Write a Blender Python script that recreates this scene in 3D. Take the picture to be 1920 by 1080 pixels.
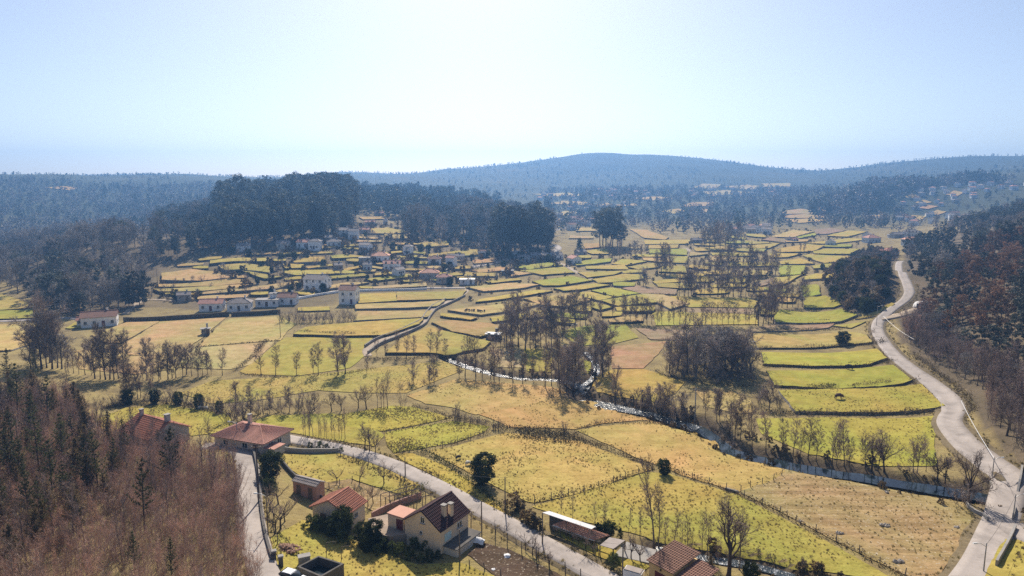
import bpy, bmesh, math, random
import numpy as np
from mathutils import Vector, Matrix, noise
from mathutils.geometry import delaunay_2d_cdt
for _o in list(bpy.data.objects): bpy.data.objects.remove(_o)
SC = bpy.context.scene
COL = SC.collection
R = math.radians
rng = np.random.default_rng(11)
random.seed(11)
# ------------------------------------------------------------------ camera
F_PX, ZC, HORIZON = 1280.0, 50.0, 350.0          # focal length in photo pixels, flying height, row of the horizon
PITCH = math.atan((540 - HORIZON) / F_PX)
cam = bpy.data.objects.new('camera', bpy.data.cameras.new('camera'))
COL.objects.link(cam)
cam.location = (0, 0, ZC)
cam.rotation_euler = (math.pi / 2 - PITCH, 0, 0)
cam.data.lens, cam.data.sensor_width = 24.0, 36.0
cam.data.clip_start, cam.data.clip_end = 1.0, 40000.0
SC.camera = cam
# ------------------------------------------------------------------ sky, sun, exposure
SUN_EL, SUN_AZ = 40.0, -3.0                       # degrees; azimuth from +Y towards +X
world = bpy.data.worlds.new('World'); SC.world = world; world.use_nodes = True
_n = world.node_tree.nodes; _l = world.node_tree.links
_n.clear()
_sky = _n.new('ShaderNodeTexSky'); _sky.sky_type = 'NISHITA'; _sky.sun_disc = False
_sky.sun_elevation = R(SUN_EL); _sky.sun_rotation = R(SUN_AZ)
_sky.altitude = 100; _sky.air_density = 0.65; _sky.dust_density = 1.0; _sky.ozone_density = 0.0
_bg = _n.new('ShaderNodeBackground'); _bg.inputs['Strength'].default_value = 0.095
_out = _n.new('ShaderNodeOutputWorld')
_wb = _n.new('ShaderNodeVectorMath'); _wb.operation = 'MULTIPLY'; _wb.inputs[1].default_value = (1.03, .995, .965)   # camera white balance
_l.new(_sky.outputs[0], _wb.inputs[0]); _l.new(_wb.outputs[0], _bg.inputs[0]); _l.new(_bg.outputs[0], _out.inputs[0])
_sd = bpy.data.lights.new('sun', 'SUN'); _sd.energy = 5.0; _sd.angle = R(0.53); _sd.color = (1.0, 0.90, 0.76)
sun = bpy.data.objects.new('sun', _sd); COL.objects.link(sun)
_dir = Vector((math.sin(R(SUN_AZ)) * math.cos(R(SUN_EL)), math.cos(R(SUN_AZ)) * math.cos(R(SUN_EL)), math.sin(R(SUN_EL))))
sun.rotation_euler = _dir.to_track_quat('Z', 'Y').to_euler()
SC.view_settings.view_transform = 'Standard'; SC.view_settings.look = 'None'
SC.view_settings.gamma = 1.0; SC.view_settings.use_curve_mapping = False
SC.view_settings.exposure = 0.48
SC.render.engine = 'CYCLES'
cy = SC.cycles
cy.max_bounces, cy.diffuse_bounces, cy.glossy_bounces, cy.transmission_bounces = 4, 2, 2, 3
cy.volume_bounces, cy.transparent_max_bounces = 0, 8
cy.use_denoising = False                        # the sampling grain passes for sensor grain
cy.caustics_reflective = cy.caustics_refractive = False
HAZE_DENSITY, HAZE_COLOR = 0.00036, (.21, .47, .95, 1)
# ------------------------------------------------------------------ the lie of the land: photo rays and the height field
CP, SP = math.cos(PITCH), math.sin(PITCH)
def ray(u, v):
    u = np.asarray(u, float); v = np.asarray(v, float)
    cx = (u - 960) / F_PX; cyy = (540 - v) / F_PX
    return cx, CP + cyy * SP, -SP + cyy * CP
def at_z(u, v, z):                                # where the ray through a pixel meets the level z
    dx, dy, dz = ray(u, v); t = (z - ZC) / dz
    return float(dx * t), float(dy * t)
def project(x, y, z):                             # world -> photo pixels
    zz = z - ZC
    d = y * CP - zz * SP; h = y * SP + zz * CP
    return 960 + F_PX * x / d, 540 - F_PX * h / d
ctrl = []
def cz(u, v, z):
    x, y = at_z(u, v, z); ctrl.append((x, y, z))
def cu(u, y, z):                                  # horizon hills pulled nearer to lessen their haze: same bearing and elevation
    if y > 900: y, z = 900 + (y - 900) * .36, ZC + (z - ZC) * (900 + (y - 900) * .36) / y
    _cu(u, y, z)
def _cu(u, y, z):                                  # column u, distance y, height z
    d = y * CP - (z - ZC) * SP
    ctrl.append(((u - 960) / F_PX * d, y, z))
for u in (560, 760, 960, 1160, 1360, 1560, 1760):
    for v in (1080, 950, 850, 760): cz(u, v, 0)
for u in (480, 640, 760, 900, 1050, 1200, 1350, 1500): cz(u, 690, 0)
for u in (300, 480, 640, 800, 960, 1120, 1280, 1440, 1560): cz(u, 630, 0.3)
for u in (820, 960, 1120, 1280, 1440, 1540): cz(u, 570, 1.0); cz(u, 525, 2.5)
for u in (900, 1050, 1200, 1350, 1500, 1600): cz(u, 490, 4.5)
for u in (1080, 1200, 1350, 1500, 1600): cz(u, 460, 6.5)
for u in (1100, 1250, 1400, 1500, 1600): cz(u, 440, 8.5)
for u in (1100, 1250, 1400, 1520): cz(u, 425, 10.5)
for u, v, z in ((200, 620, 0), (400, 600, .5), (80, 610, 0), (10, 545, 0), (-150, 600, 0), (300, 562, 1.5), (450, 575, 1.2), (560, 580, 1.0), (650, 575, 1.5),
                (330, 530, 4), (400, 525, 5), (400, 500, 9), (500, 470, 13), (470, 515, 6.5), (600, 500, 8), (600, 535, 4), (750, 545, 2), (750, 520, 4.5),
                (750, 480, 11), (680, 430, 20), (690, 412, 23), (860, 500, 5.5), (860, 470, 9), (980, 475, 7), (1040, 455, 8), (800, 456, 13), (900, 462, 10),
                (300, 485, 10), (450, 452, 17), (560, 445, 19), (220, 545, 3), (200, 485, 11), (250, 455, 15)): cz(u, v, z)
for u, y, z in ((480, 580, 32), (300, 520, 13), (640, 640, 33), (380, 560, 23), (560, 600, 33), (700, 800, 33), (800, 850, 30), (900, 900, 26), (980, 620, 12), (1060, 780, 12),
                (400, 800, 24), (50, 700, 2), (150, 520, 4), (200, 950, 12), (100, 1250, 28), (130, 1600, 48), (100, 1900, 76), (0, 1800, 72), (300, 2200, 78), (-300, 1900, 90), (-300, 900, 20), (-500, 400, 8),
                (450, 3000, 90), (500, 4500, 84), (400, 4500, 112), (200, 4500, 120), (640, 4500, 148), (760, 4500, 128), (830, 4700, 150), (900, 4800, 185), (960, 4900, 205), (1030, 5000, 236), (1080, 5000, 275), (1130, 5000, 299), (1230, 5000, 276),
                (1310, 5000, 245), (1400, 5000, 206), (1500, 5000, 132), (1570, 4800, 142), (1650, 4500, 200), (1760, 4300, 222), (1850, 4200, 231), (1950, 4200, 225), (2400, 4000, 230), (2800, 3000, 200),
                (1130, 3700, 105), (1000, 2600, 42), (1130, 2200, 34), (800, 2500, 55), (1300, 1600, 20), (1350, 2500, 50), (1060, 950, 13), (1200, 1000, 11), (1400, 950, 12), (1230, 1250, 24), (1450, 1700, 25), (1600, 2500, 55), (1800, 2800, 100),
                (1500, 780, 10.5), (1560, 850, 16), (1500, 1000, 19), (1600, 1150, 32), (1550, 1400, 36), (1700, 1600, 62), (1850, 1700, 81), (1950, 1700, 82), (1830, 1400, 60), (1720, 1150, 36), (1740, 900, 16), (1800, 700, 16), (1700, 560, 10.5), (2300, 1200, 70),
                (1680, 460, 8), (1900, 180, 11), (1900, 128, 4.5), (1800, 200, 7.5), (1800, 300, 11), (1920, 350, 24), (1850, 450, 19), (1900, 550, 26), (1920, 850, 33), (2300, 130, 24), (2300, 260, 42), (2300, 500, 55), (1900, 250, 16),
                (960, 30, 0), (400, 30, 4), (1500, 30, 0), (-300, 40, 14), (2200, 40, 6),
                (0, 3000, 85), (-300, 3000, 95), (200, 3200, 85),
                (-200, 90, 10), (-200, 140, 6), (-400, 220, 3)): cu(u, y, z)
for u in (-600, 0, 300, 600, 900, 1130, 1400, 1650, 1900, 2500): cu(u, 6600, 90); cu(u, 5700, 120)
for u, v, z in ((1640, 610, 3.5), (1715, 572, 6), (1700, 540, 7), (1690, 500, 8), (1680, 670, 2.2), (1790, 770, .8), (1620, 592, 1.5), (1620, 530, 12), (1560, 560, 2.5), (1570, 500, 5), (1640, 480, 7),
                (0, 1080, 6), (0, 900, 5), (200, 1000, 4), (350, 950, 3.5), (430, 900, 2.6), (100, 780, 3), (200, 765, 1), (300, 825, .6), (470, 830, 1.2), (500, 1060, 2.6), (400, 760, 0), (1900, 950, 0)): cz(u, v, z)
ctrl = np.array(ctrl)
def st(x, y):
    yy = np.maximum(y, -40) + 60.0
    return 2.2 * x / yy, np.log(yy)
def tps(r2): return np.where(r2 > 1e-12, r2 * np.log(np.maximum(r2, 1e-12)), 0.0)
_s, _t = st(ctrl[:, 0], ctrl[:, 1]); _N = len(_s)
_K = tps((_s[:, None] - _s) ** 2 + (_t[:, None] - _t) ** 2) + np.eye(_N) * 0.012
_P = np.stack([np.ones(_N), _s, _t], 1)
_A = np.block([[_K, _P], [_P.T, np.zeros((3, 3))]])
_w = np.linalg.solve(_A, np.concatenate([ctrl[:, 2] / (ctrl[:, 1] + 60.0), np.zeros(3)]))
NS, NT = 420, 640
S0, S1, T0, T1 = -3.0, 3.0, math.log(60.0 + 5), math.log(60.0 + 2680)
gs = np.linspace(S0, S1, NS); gt = np.linspace(T0, T1, NT)
GS, GT = np.meshgrid(gs, gt)
def _eval(s, t):
    o = np.empty(len(s))
    for i in range(0, len(s), 20000):
        a, b = s[i:i + 20000], t[i:i + 20000]
        o[i:i + 20000] = tps((a[:, None] - _s) ** 2 + (b[:, None] - _t) ** 2) @ _w[:_N] + _w[_N] + _w[_N + 1] * a + _w[_N + 2] * b
    return o
# solve on a coarser lattice, then refine by cubic-free bilinear resampling twice (fast)
_cs = np.linspace(S0, S1, 140); _ct = np.linspace(T0, T1, 200)
_CS, _CT = np.meshgrid(_cs, _ct)
_CZ = _eval(_CS.ravel(), _CT.ravel()).reshape(_CS.shape)
def _cub(arr, pos):                                # Catmull-Rom along axis 0
    n = arr.shape[0]; i = np.clip(np.floor(pos).astype(int), 0, n - 2); f = (pos - i)[:, None]
    p0 = arr[np.clip(i - 1, 0, n - 1)]; p1 = arr[i]; p2 = arr[i + 1]; p3 = arr[np.clip(i + 2, 0, n - 1)]
    return p1 + .5 * f * (p2 - p0 + f * (2 * p0 - 5 * p1 + 4 * p2 - p3 + f * (3 * (p1 - p2) + p3 - p0)))
_Z = _cub(_cub(_CZ, np.linspace(0, 199, NT)).T, np.linspace(0, 139, NS)).T
GYY = np.exp(GT); GX = GS * GYY / 2.2; GY = GYY - 60.0
GZ = _Z * GYY
# broad natural undulation that grows with distance and dies out on the flat valley floor
def vnoise(x, y, seed):                            # cheap value noise
    xi = np.floor(x).astype(np.int64); yi = np.floor(y).astype(np.int64); fx = x - xi; fy = y - yi
    fx = fx * fx * (3 - 2 * fx); fy = fy * fy * (3 - 2 * fy)
    def h(a, b):
        n = (a * 374761393 + b * 668265263 + seed * 974711) & 0x7fffffff
        n = ((n ^ (n >> 13)) * 1274126177) & 0x7fffffff
        return ((n ^ (n >> 16)) & 0xffff) / 65535.0
    return (h(xi, yi) * (1 - fx) + h(xi + 1, yi) * fx) * (1 - fy) + (h(xi, yi + 1) * (1 - fx) + h(xi + 1, yi + 1) * fx) * fy
def fbm(x, y, seed, o=4):
    a = 0; amp = .5
    for k in range(o): a = a + amp * (vnoise(x * 2 ** k, y * 2 ** k, seed + k) - .5); amp *= .5
    return a
_rough = np.clip((GZ - 18) / 60, 0, 1) * np.clip((GY - 800) / 700, 0, 1)
GZ = GZ + fbm(GX / 220, GY / 220, 5) * 17 * _rough + fbm(GX / 40, GY / 40, 9, 3) * 0.7 * np.clip((GY - 60) / 200, .15, 1)
def _bump(u, v, z, h, rx, ry):                     # a local knoll
    global GZ
    x, y = at_z(u, v, z); q = ((GX - x) / rx) ** 2 + ((GY - y) / ry) ** 2
    GZ = GZ + h * np.exp(-q * q)
_bump(1622, 548, 5, 7.0, 26, 62)
_bump(235, 470, 13, 5.0, 45, 40)
def gz(x, y):
    x = np.asarray(x, float); y = np.asarray(y, float)
    s, t = st(x, y)
    a = np.clip((s - S0) / (S1 - S0) * (NS - 1), 0, NS - 1.001); b = np.clip((t - T0) / (T1 - T0) * (NT - 1), 0, NT - 1.001)
    i = a.astype(int); j = b.astype(int); fa = a - i; fb = b - j
    return (GZ[j, i] * (1 - fa) + GZ[j, i + 1] * fa) * (1 - fb) + (GZ[j + 1, i] * (1 - fa) + GZ[j + 1, i + 1] * fa) * fb
_ts = np.exp(np.linspace(math.log(45), math.log(7000), 1400))
def hit(u, v, off=0.0):                            # the ray through a photo pixel meets the land (raised by off)
    u = np.atleast_1d(np.asarray(u, float)); v = np.atleast_1d(np.asarray(v, float))
    out = np.empty((len(u), 3))
    for k in range(len(u)):
        dx, dy, dz = ray(u[k], v[k])
        X = dx * _ts; Y = dy * _ts; Z = ZC + dz * _ts
        d = Z - gz(X, Y) - off
        q = np.nonzero(d < 0)[0]
        if len(q) and q[0] > 0:
            i = q[0]; f = d[i - 1] / (d[i - 1] - d[i]); t = _ts[i - 1] + f * (_ts[i] - _ts[i - 1])
        else: t = _ts[0] if len(q) else _ts[-1]
        out[k] = (dx * t, dy * t, float(gz(dx * t, dy * t)))
    return out
def P(u, v, off=0.0): return hit(u, v, off)[0]
def path(pts, step=None, off=0.0):                 # photo polyline -> ground polyline, resampled and smoothed
    p = hit([a for a, b in pts], [b for a, b in pts], off)
    return resample(p, step) if step else p
def resample(p, step, smooth=True):
    p = np.asarray(p, float)[:, :2]
    if smooth and len(p) > 2:
        q = []; n = len(p)
        for i in range(n - 1):
            p0, p1, p2, p3 = p[max(i - 1, 0)], p[i], p[i + 1], p[min(i + 2, n - 1)]
            for f in np.linspace(0, 1, 12, endpoint=False):
                q.append(p1 + .5 * f * (p2 - p0 + f * (2 * p0 - 5 * p1 + 4 * p2 - p3 + f * (3 * (p1 - p2) + p3 - p0))))
        q.append(p[-1]); p = np.array(q)
    d = np.concatenate([[0], np.cumsum(np.linalg.norm(np.diff(p, axis=0), axis=1))])
    n = max(2, int(d[-1] / step) + 1)
    s = np.linspace(0, d[-1], n)
    xy = np.stack([np.interp(s, d, p[:, 0]), np.interp(s, d, p[:, 1])], 1)
    return np.column_stack([xy, gz(xy[:, 0], xy[:, 1])])
def inside(u, v, poly):
    poly = np.asarray(poly, float); r = np.zeros(np.shape(u), bool); n = len(poly); j = n - 1
    for i in range(n):
        a, b = poly[i], poly[j]
        c = ((a[1] > v) != (b[1] > v)) & (u < (b[0] - a[0]) * (v - a[1]) / (b[1] - a[1] + 1e-12) + a[0])
        r ^= c; j = i
    return r
# ------------------------------------------------------------------ materials
def nt(name):
    m = bpy.data.materials.new(name); m.use_nodes = True
    t = m.node_tree; b = t.nodes['Principled BSDF']
    b.inputs['Specular IOR Level'].default_value = 0.25
    return m, t, b
def N(t, kind, **kw):
    n = t.nodes.new('ShaderNode' + kind)
    for k, v in kw.items():
        if k in n.inputs.keys(): n.inputs[k].default_value = v
        else: setattr(n, k, v)
    return n
def L(t, a, b): t.links.new(a, b)
def noise_n(t, scale, detail=4, rough=.6, vec=None, dist=0):
    n = N(t, 'TexNoise'); n.inputs['Scale'].default_value = scale; n.inputs['Detail'].default_value = detail; n.inputs['Roughness'].default_value = rough; n.inputs['Distortion'].default_value = dist
    if vec is not None: L(t, vec, n.inputs['Vector'])
    return n.outputs['Fac']
def ramp(t, fac, stops, interp='LINEAR'):
    r = N(t, 'ValToRGB'); e = r.color_ramp.elements; r.color_ramp.interpolation = interp
    while len(e) < len(stops): e.new(.5)
    for q, (p, c) in zip(e, stops): q.position = p; q.color = tuple(c) + (1,) if len(c) == 3 else c
    L(t, fac, r.inputs[0]); return r.outputs[0]
def mix(t, fac, a, b, mode='MIX'):
    n = N(t, 'Mix', data_type='RGBA', blend_type=mode); n.clamp_factor = True
    for s, q in ((0, fac), (6, a), (7, b)):
        if hasattr(q, 'is_linked') or isinstance(q, bpy.types.NodeSocket): L(t, q, n.inputs[s])
        elif s == 0: n.inputs[s].default_value = q
        else: n.inputs[s].default_value = tuple(q) + (1,)
    return n.outputs[2]
def mth(t, op, a, b=0.0, clamp=False):
    n = N(t, 'Math', operation=op); n.use_clamp = clamp
    for s, q in ((0, a), (1, b)):
        if isinstance(q, bpy.types.NodeSocket): L(t, q, n.inputs[s])
        else: n.inputs[s].default_value = q
    return n.outputs[0]
def bump(t, b, h, strength=.5, dist=.1):
    n = N(t, 'Bump'); n.inputs['Strength'].default_value = strength; n.inputs['Distance'].default_value = dist
    L(t, h, n.inputs['Height']); L(t, n.outputs[0], b.inputs['Normal'])
def pos(t): return N(t, 'NewGeometry').outputs['Position']
def simple(name, col, rough=.8, var=.25, scale=3.0, bmp=0.0, metal=0.0, spec=.25):
    m, t, b = nt(name)
    c = N(t, 'TexCoord').outputs['Object']
    f = noise_n(t, scale, 5, .65, c)
    f2 = noise_n(t, scale * .13, 3, .6, c)
    f = mth(t, 'ADD', mth(t, 'MULTIPLY', f, .55), mth(t, 'MULTIPLY', f2, .45))
    lo = [x * (1 - var) for x in col]; hi = [min(1, x * (1 + var)) for x in col]
    L(t, ramp(t, f, [(.3, lo), (.7, hi)]), b.inputs['Base Color'])
    b.inputs['Roughness'].default_value = rough; b.inputs['Metallic'].default_value = metal; b.inputs['Specular IOR Level'].default_value = spec
    if bmp: bump(t, b, noise_n(t, scale * 4, 4, .7, c), .6, bmp)
    return m
def leaf(name, col, var=.5, trans=.3, scale=.6, hue=(1, 1, 1)):
    m, t, b = nt(name)
    inf = N(t, 'ObjectInfo')
    f = noise_n(t, scale, 3, .6, pos(t))
    f = mth(t, 'ADD', f, mth(t, 'MULTIPLY', mth(t, 'SUBTRACT', inf.outputs['Random'], .5), .35))
    lo = [x * (1 - var) for x in col]; hi = [x * (1 + var) * h for x, h in zip(col, hue)]
    c = ramp(t, f, [(.3, lo), (.72, hi)])
    L(t, c, b.inputs['Base Color']); b.inputs['Roughness'].default_value = .7; b.inputs['Specular IOR Level'].default_value = .15
    if trans:
        tr = N(t, 'BsdfTranslucent'); L(t, c, tr.inputs[0]); ms = N(t, 'MixShader'); ms.inputs[0].default_value = trans
        L(t, b.outputs[0], ms.inputs[1]); L(t, tr.outputs[0], ms.inputs[2]); L(t, ms.outputs[0], t.nodes['Material Output'].inputs[0])
    return m
M = {}
M['bark'] = simple('bark', (.13, .095, .08), .9, .35, 2.0)
M['bark_grey'] = simple('bark_grey', (.19, .16, .135), .9, .35, 2.0)
M['bark_dark'] = simple('bark_dark', (.085, .062, .05), .9, .35, 2.0)
M['twig'] = leaf('twig', (.30, .225, .19), .35, 0, .3)
M['twig_grey'] = leaf('twig_grey', (.36, .325, .295), .35, 0, .3)
M['twig_red'] = leaf('twig_red', (.40, .25, .19), .55, .15, .25)
M['twig_dark'] = leaf('twig_dark', (.33, .265, .225), .4, 0, .3)
M['sapling_bark'] = simple('sapling_bark', (.46, .36, .31), .9, .3, 2.0)
M['needle'] = leaf('needle', (.085, .10, .05), .5, .2, .5, (1.2, 1.05, .8))
M['needle_dry'] = leaf('needle_dry', (.19, .155, .09), .45, .2, .5, (1.15, 1, .8))
M['gum_far'] = leaf('gum_far', (.105, .122, .092), .5, .15, .03)
M['gum'] = leaf('gum', (.11, .12, .095), .55, .15, .14)
M['russet'] = leaf('russet', (.20, .14, .095), .6, .2, .16, (1.25, 1, .8))
M['evergreen'] = leaf('evergreen', (.048, .066, .024), .5, .25, .8, (1.3, 1.1, .7))
M['glossy'] = leaf('glossy', (.06, .085, .03), .55, .25, .9, (1.5, 1.25, .8))
M['bramble'] = leaf('bramble', (.15, .122, .068), .55, .15, .5, (1.2, 1.0, .8))
M['bramble_dark'] = leaf('bramble_dark', (.10, .09, .056), .55, .15, .4, (1.2, 1.0, .8))
M['tuft'] = leaf('tuft', (.21, .175, .065), .4, .25, .7)
M['tuft_dry'] = leaf('tuft_dry', (.36, .29, .13), .3, .3, .5)
# --- ground
m, t, b = nt('terrain_ground'); p = pos(t)
at = N(t, 'Attribute', attribute_name='zone'); sep = N(t, 'SeparateColor'); L(t, at.outputs['Color'], sep.inputs[0])
rough_grass = ramp(t, noise_n(t, .11, 6, .68, p), [(.28, (.13, .10, .05)), (.42, (.23, .175, .08)), (.58, (.34, .265, .11)), (.74, (.29, .255, .08))])
wood = ramp(t, noise_n(t, .05, 6, .7, p), [(.3, (.075, .06, .036)), (.5, (.13, .10, .064)), (.7, (.20, .15, .10))])
heath = ramp(t, noise_n(t, .006, 7, .68, p), [(.30, (.04, .05, .033)), (.48, (.052, .062, .038)), (.60, (.068, .073, .044)), (.70, (.11, .098, .06)), (.82, (.055, .063, .038))])
c = mix(t, sep.outputs[0], rough_grass, wood); c = mix(t, sep.outputs[1], c, heath)
mud = ramp(t, noise_n(t, .5, 5, .7, p), [(.3, (.07, .05, .034)), (.7, (.15, .115, .08))])
c = mix(t, sep.outputs[2], c, mud)
L(t, c, b.inputs['Base Color']); b.inputs['Roughness'].default_value = .95; b.inputs['Specular IOR Level'].default_value = .1
bump(t, b, noise_n(t, .9, 6, .75, p), 1.0, .35)
M['terrain'] = m
def field_mat(name, plough=False):
    m, t, b = nt(name); p = pos(t); inf = N(t, 'ObjectInfo'); col = inf.outputs['Color']; al = inf.outputs['Alpha']
    off = N(t, 'VectorMath', operation='ADD'); L(t, p, off.inputs[0]); L(t, mth(t, 'MULTIPLY', inf.outputs['Random'], 300.0), off.inputs[1])
    p = off.outputs[0]
    big = noise_n(t, .045, 5, .62, p, .4); midn = noise_n(t, .32, 5, .66, p); fine = noise_n(t, 1.7, 4, .7, p)
    green = mix(t, 1.0, col, (.89, 1.0, .76), 'MULTIPLY'); dry = mix(t, 1.0, col, (1.15, 1.0, .98), 'MULTIPLY')
    c = mix(t, ramp(t, big, [(.36, (0, 0, 0)), (.64, (1, 1, 1))]), green, dry)
    c = mix(t, ramp(t, midn, [(.40, (.75,) * 3), (.60, (0, 0, 0))]), c, mix(t, 1.0, c, (.72, .70, .62), 'MULTIPLY'))
    sp = ramp(t, fine, [(.36, (1, 1, 1)), (.47, (0, 0, 0))])
    c = mix(t, mth(t, 'MULTIPLY', sp, al), c, mix(t, 1.0, c, (.42, .38, .36), 'MULTIPLY'))
    li = ramp(t, noise_n(t, 3.1, 3, .7, p), [(.58, (0, 0, 0)), (.72, (.55,) * 3)])
    c = mix(t, mth(t, 'MULTIPLY', li, .6), c, mix(t, 1.0, c, (1.5, 1.42, 1.45), 'MULTIPLY'))
    h = mth(t, 'ADD', mth(t, 'MULTIPLY', midn, .8), fine)
    # faint mowing or drill rows: long thin streaks
    mp = N(t, 'Mapping'); mp.inputs['Rotation'].default_value = (0, 0, .35 if not plough else -.25); mp.inputs['Scale'].default_value = (.05, 1.0, 1.0); L(t, p, mp.inputs[0])
    rows = noise_n(t, 1.1 if not plough else .8, 4, .6, mp.outputs[0])
    k = .35 if not plough else .6
    c = mix(t, mth(t, 'MULTIPLY', ramp(t, rows, [(.42, (1, 1, 1)), (.55, (0, 0, 0))]), k), c, mix(t, 1.0, c, (.66, .62, .6) if plough else (.8, .8, .76), 'MULTIPLY'))
    if plough:
        c = mix(t, ramp(t, noise_n(t, 2.6, 3, .6, p), [(.60, (0, 0, 0)), (.68, (.8,) * 3)]), c, (.50, .43, .33))
        h = mth(t, 'ADD', h, mth(t, 'MULTIPLY', rows, 1.6))
    L(t, c, b.inputs['Base Color']); b.inputs['Roughness'].default_value = .95; b.inputs['Specular IOR Level'].default_value = .08
    bump(t, b, h, .8, .16)
    return m
M['grass'] = field_mat('pasture'); M['plough'] = field_mat('stubble', True)
def wall_mat(name, lo, hi, scale=1.6):
    m, t, b = nt(name); p = pos(t)
    v = N(t, 'TexVoronoi'); v.inputs['Scale'].default_value = scale; L(t, p, v.inputs['Vector'])
    f = mth(t, 'ADD', mth(t, 'MULTIPLY', v.outputs['Distance'], .5), mth(t, 'MULTIPLY', noise_n(t, scale * .6, 5, .7, p), .7))
    L(t, ramp(t, f, [(.3, lo), (.75, hi)]), b.inputs['Base Color']); b.inputs['Roughness'].default_value = .95
    bump(t, b, f, .9, .25); return m
M['bank'] = wall_mat('earth_bank', (.045, .036, .024), (.13, .105, .062))
M['drystone'] = wall_mat('granite_wall', (.11, .10, .085), (.30, .275, .24), 2.2)
# --- roads
def road_mat(name, col, dirt):
    m, t, b = nt(name); p = pos(t)
    f = noise_n(t, .25, 6, .7, p); g = noise_n(t, 6, 3, .6, p)
    c = ramp(t, f, [(.30, [x * .62 for x in col]), (.52, col), (.75, [x * 1.25 for x in col])])
    c = mix(t, mth(t, 'MULTIPLY', ramp(t, g, [(.4, (0, 0, 0)), (.65, (1, 1, 1))]), .22), c, dirt)
    c = mix(t, ramp(t, noise_n(t, .9, 4, .7, p, .8), [(.60, (0, 0, 0)), (.66, (.5,) * 3)]), c, [x * .6 for x in col])
    L(t, c, b.inputs['Base Color']); b.inputs['Roughness'].default_value = .85
    bump(t, b, g, .35, .03); return m
M['asphalt'] = road_mat('worn_asphalt', (.37, .325, .295), (.36, .31, .25))
M['dirt'] = road_mat('dirt_track', (.36, .28, .20), (.42, .35, .26))
M['verge'] = simple('verge', (.17, .13, .07), .95, .45, 1.2, .2)
M['concrete'] = simple('concrete', (.33, .31, .285), .9, .25, 1.2, .02)
M['concrete_dark'] = simple('concrete_dark', (.12, .11, .10), .9, .35, 1.2, .02)
M['yard'] = simple('yard_ground', (.33, .26, .20), .95, .3, .8, .05)
# --- water
def water_mat(name, strength, scale, foam):
    m, t, b = nt(name); p = pos(t)
    mp = N(t, 'Mapping'); mp.inputs['Scale'].default_value = (1, 1, 1); L(t, p, mp.inputs[0])
    b.inputs['Base Color'].default_value = (.02, .03, .035, 1); b.inputs['Roughness'].default_value = .09; b.inputs['Specular IOR Level'].default_value = .5; b.inputs['IOR'].default_value = 1.33
    h = noise_n(t, scale, 4, .6, p)
    if foam:
        b.inputs['Roughness'].default_value = .24
        f = ramp(t, noise_n(t, scale * 1.4, 5, .7, p, .6), [(.54, (.02, .03, .035)), (.66, (.45, .47, .5))])
        L(t, f, b.inputs['Base Color'])
    bump(t, b, h, 1.0, strength); return m
M['rapids'] = water_mat('rippling_water', .22, 1.0, True)
M['calm'] = water_mat('calm_water', .012, .8, False)
# --- buildings
def render_mat(name, col): return simple(name, col, .85, .18, .9, .008)
M['white'] = render_mat('white_render', (.88, .88, .86)); M['cream'] = render_mat('cream_render', (.74, .59, .42)); M['ochre'] = render_mat('ochre_render', (.66, .46, .22))
M['stone'] = wall_mat('granite_masonry', (.20, .18, .155), (.38, .35, .31), 1.3); M['greywall'] = render_mat('grey_render', (.42, .41, .39)); M['pinkwall'] = render_mat('pink_render', (.42, .25, .20))
M['bluewall'] = render_mat('pale_blue_render', (.56, .62, .68)); M['beige'] = render_mat('beige_render', (.60, .53, .43))
def tile_mat(name, col, var=.35):
    m, t, b = nt(name); c0 = N(t, 'TexCoord').outputs['Object']
    f = noise_n(t, 5.0, 3, .7, c0); g = noise_n(t, .5, 5, .7, c0)
    c = ramp(t, f, [(.3, [x * (1 - var) for x in col]), (.7, [min(1, x * (1 + var)) for x in col])])
    c = mix(t, ramp(t, g, [(.45, (0, 0, 0)), (.7, (.6,) * 3)]), c, [x * .45 + .02 for x in col])
    L(t, c, b.inputs['Base Color']); b.inputs['Roughness'].default_value = .85; return m
M['tile_red'] = tile_mat('clay_tiles', (.40, .16, .10)); M['tile_orange'] = tile_mat('orange_tiles', (.68, .36, .24), .25); M['tile_pink'] = tile_mat('faded_pink_tiles', (.50, .26, .20), .25)
M['tile_dark'] = tile_mat('dark_tiles', (.062, .026, .027), .3); M['tile_brown'] = tile_mat('brown_tiles', (.27, .145, .105)); M['tile_grey'] = tile_mat('grey_tiles', (.27, .235, .22))
M['rust'] = tile_mat('rusty_sheet', (.24, .13, .09), .4); M['tin'] = simple('tin_sheet', (.55, .55, .56), .6, .2, .7, 0, 0, .4); M['cement_sheet'] = simple('cement_sheet', (.36, .31, .28), .85, .25, 1.0)
M['flatpink'] = simple('pink_roof_coat', (.60, .33, .24), .85, .12, .8)
M['glass'] = simple('window_glass', (.03, .035, .04), .12, .2, 2, 0, 0, .5); M['frame'] = simple('white_frame', (.78, .77, .74), .6, .06, 3); M['shutter_blue'] = simple('pale_shutter', (.52, .70, .72), .6, .08, 2)
M['wood'] = simple('weathered_wood', (.16, .115, .08), .9, .35, 3, .01); M['maroon'] = simple('maroon_door', (.13, .025, .028), .6, .15, 2); M['post'] = simple('fence_post', (.17, .14, .115), .95, .35, 5)
M['wire'] = simple('wire', (.12, .115, .11), .5, .1, 5, 0, .6); M['cable_pale'] = simple('pale_cable', (.5, .5, .5), .5, .1, 5)
M['steel'] = simple('lamp_steel', (.45, .46, .47), .45, .1, 3, 0, .5, .5); M['lamp'] = simple('lamp_head', (.62, .63, .63), .4, .08, 3)
M['carwhite'] = simple('car_paint', (.80, .81, .82), .25, .03, 2, 0, 0, .5); M['rubber'] = simple('rubber', (.02, .02, .02), .8, .2, 4); M['plastic_white'] = simple('white_sheet', (.82, .81, .80), .6, .08, 1.5, .03)
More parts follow.
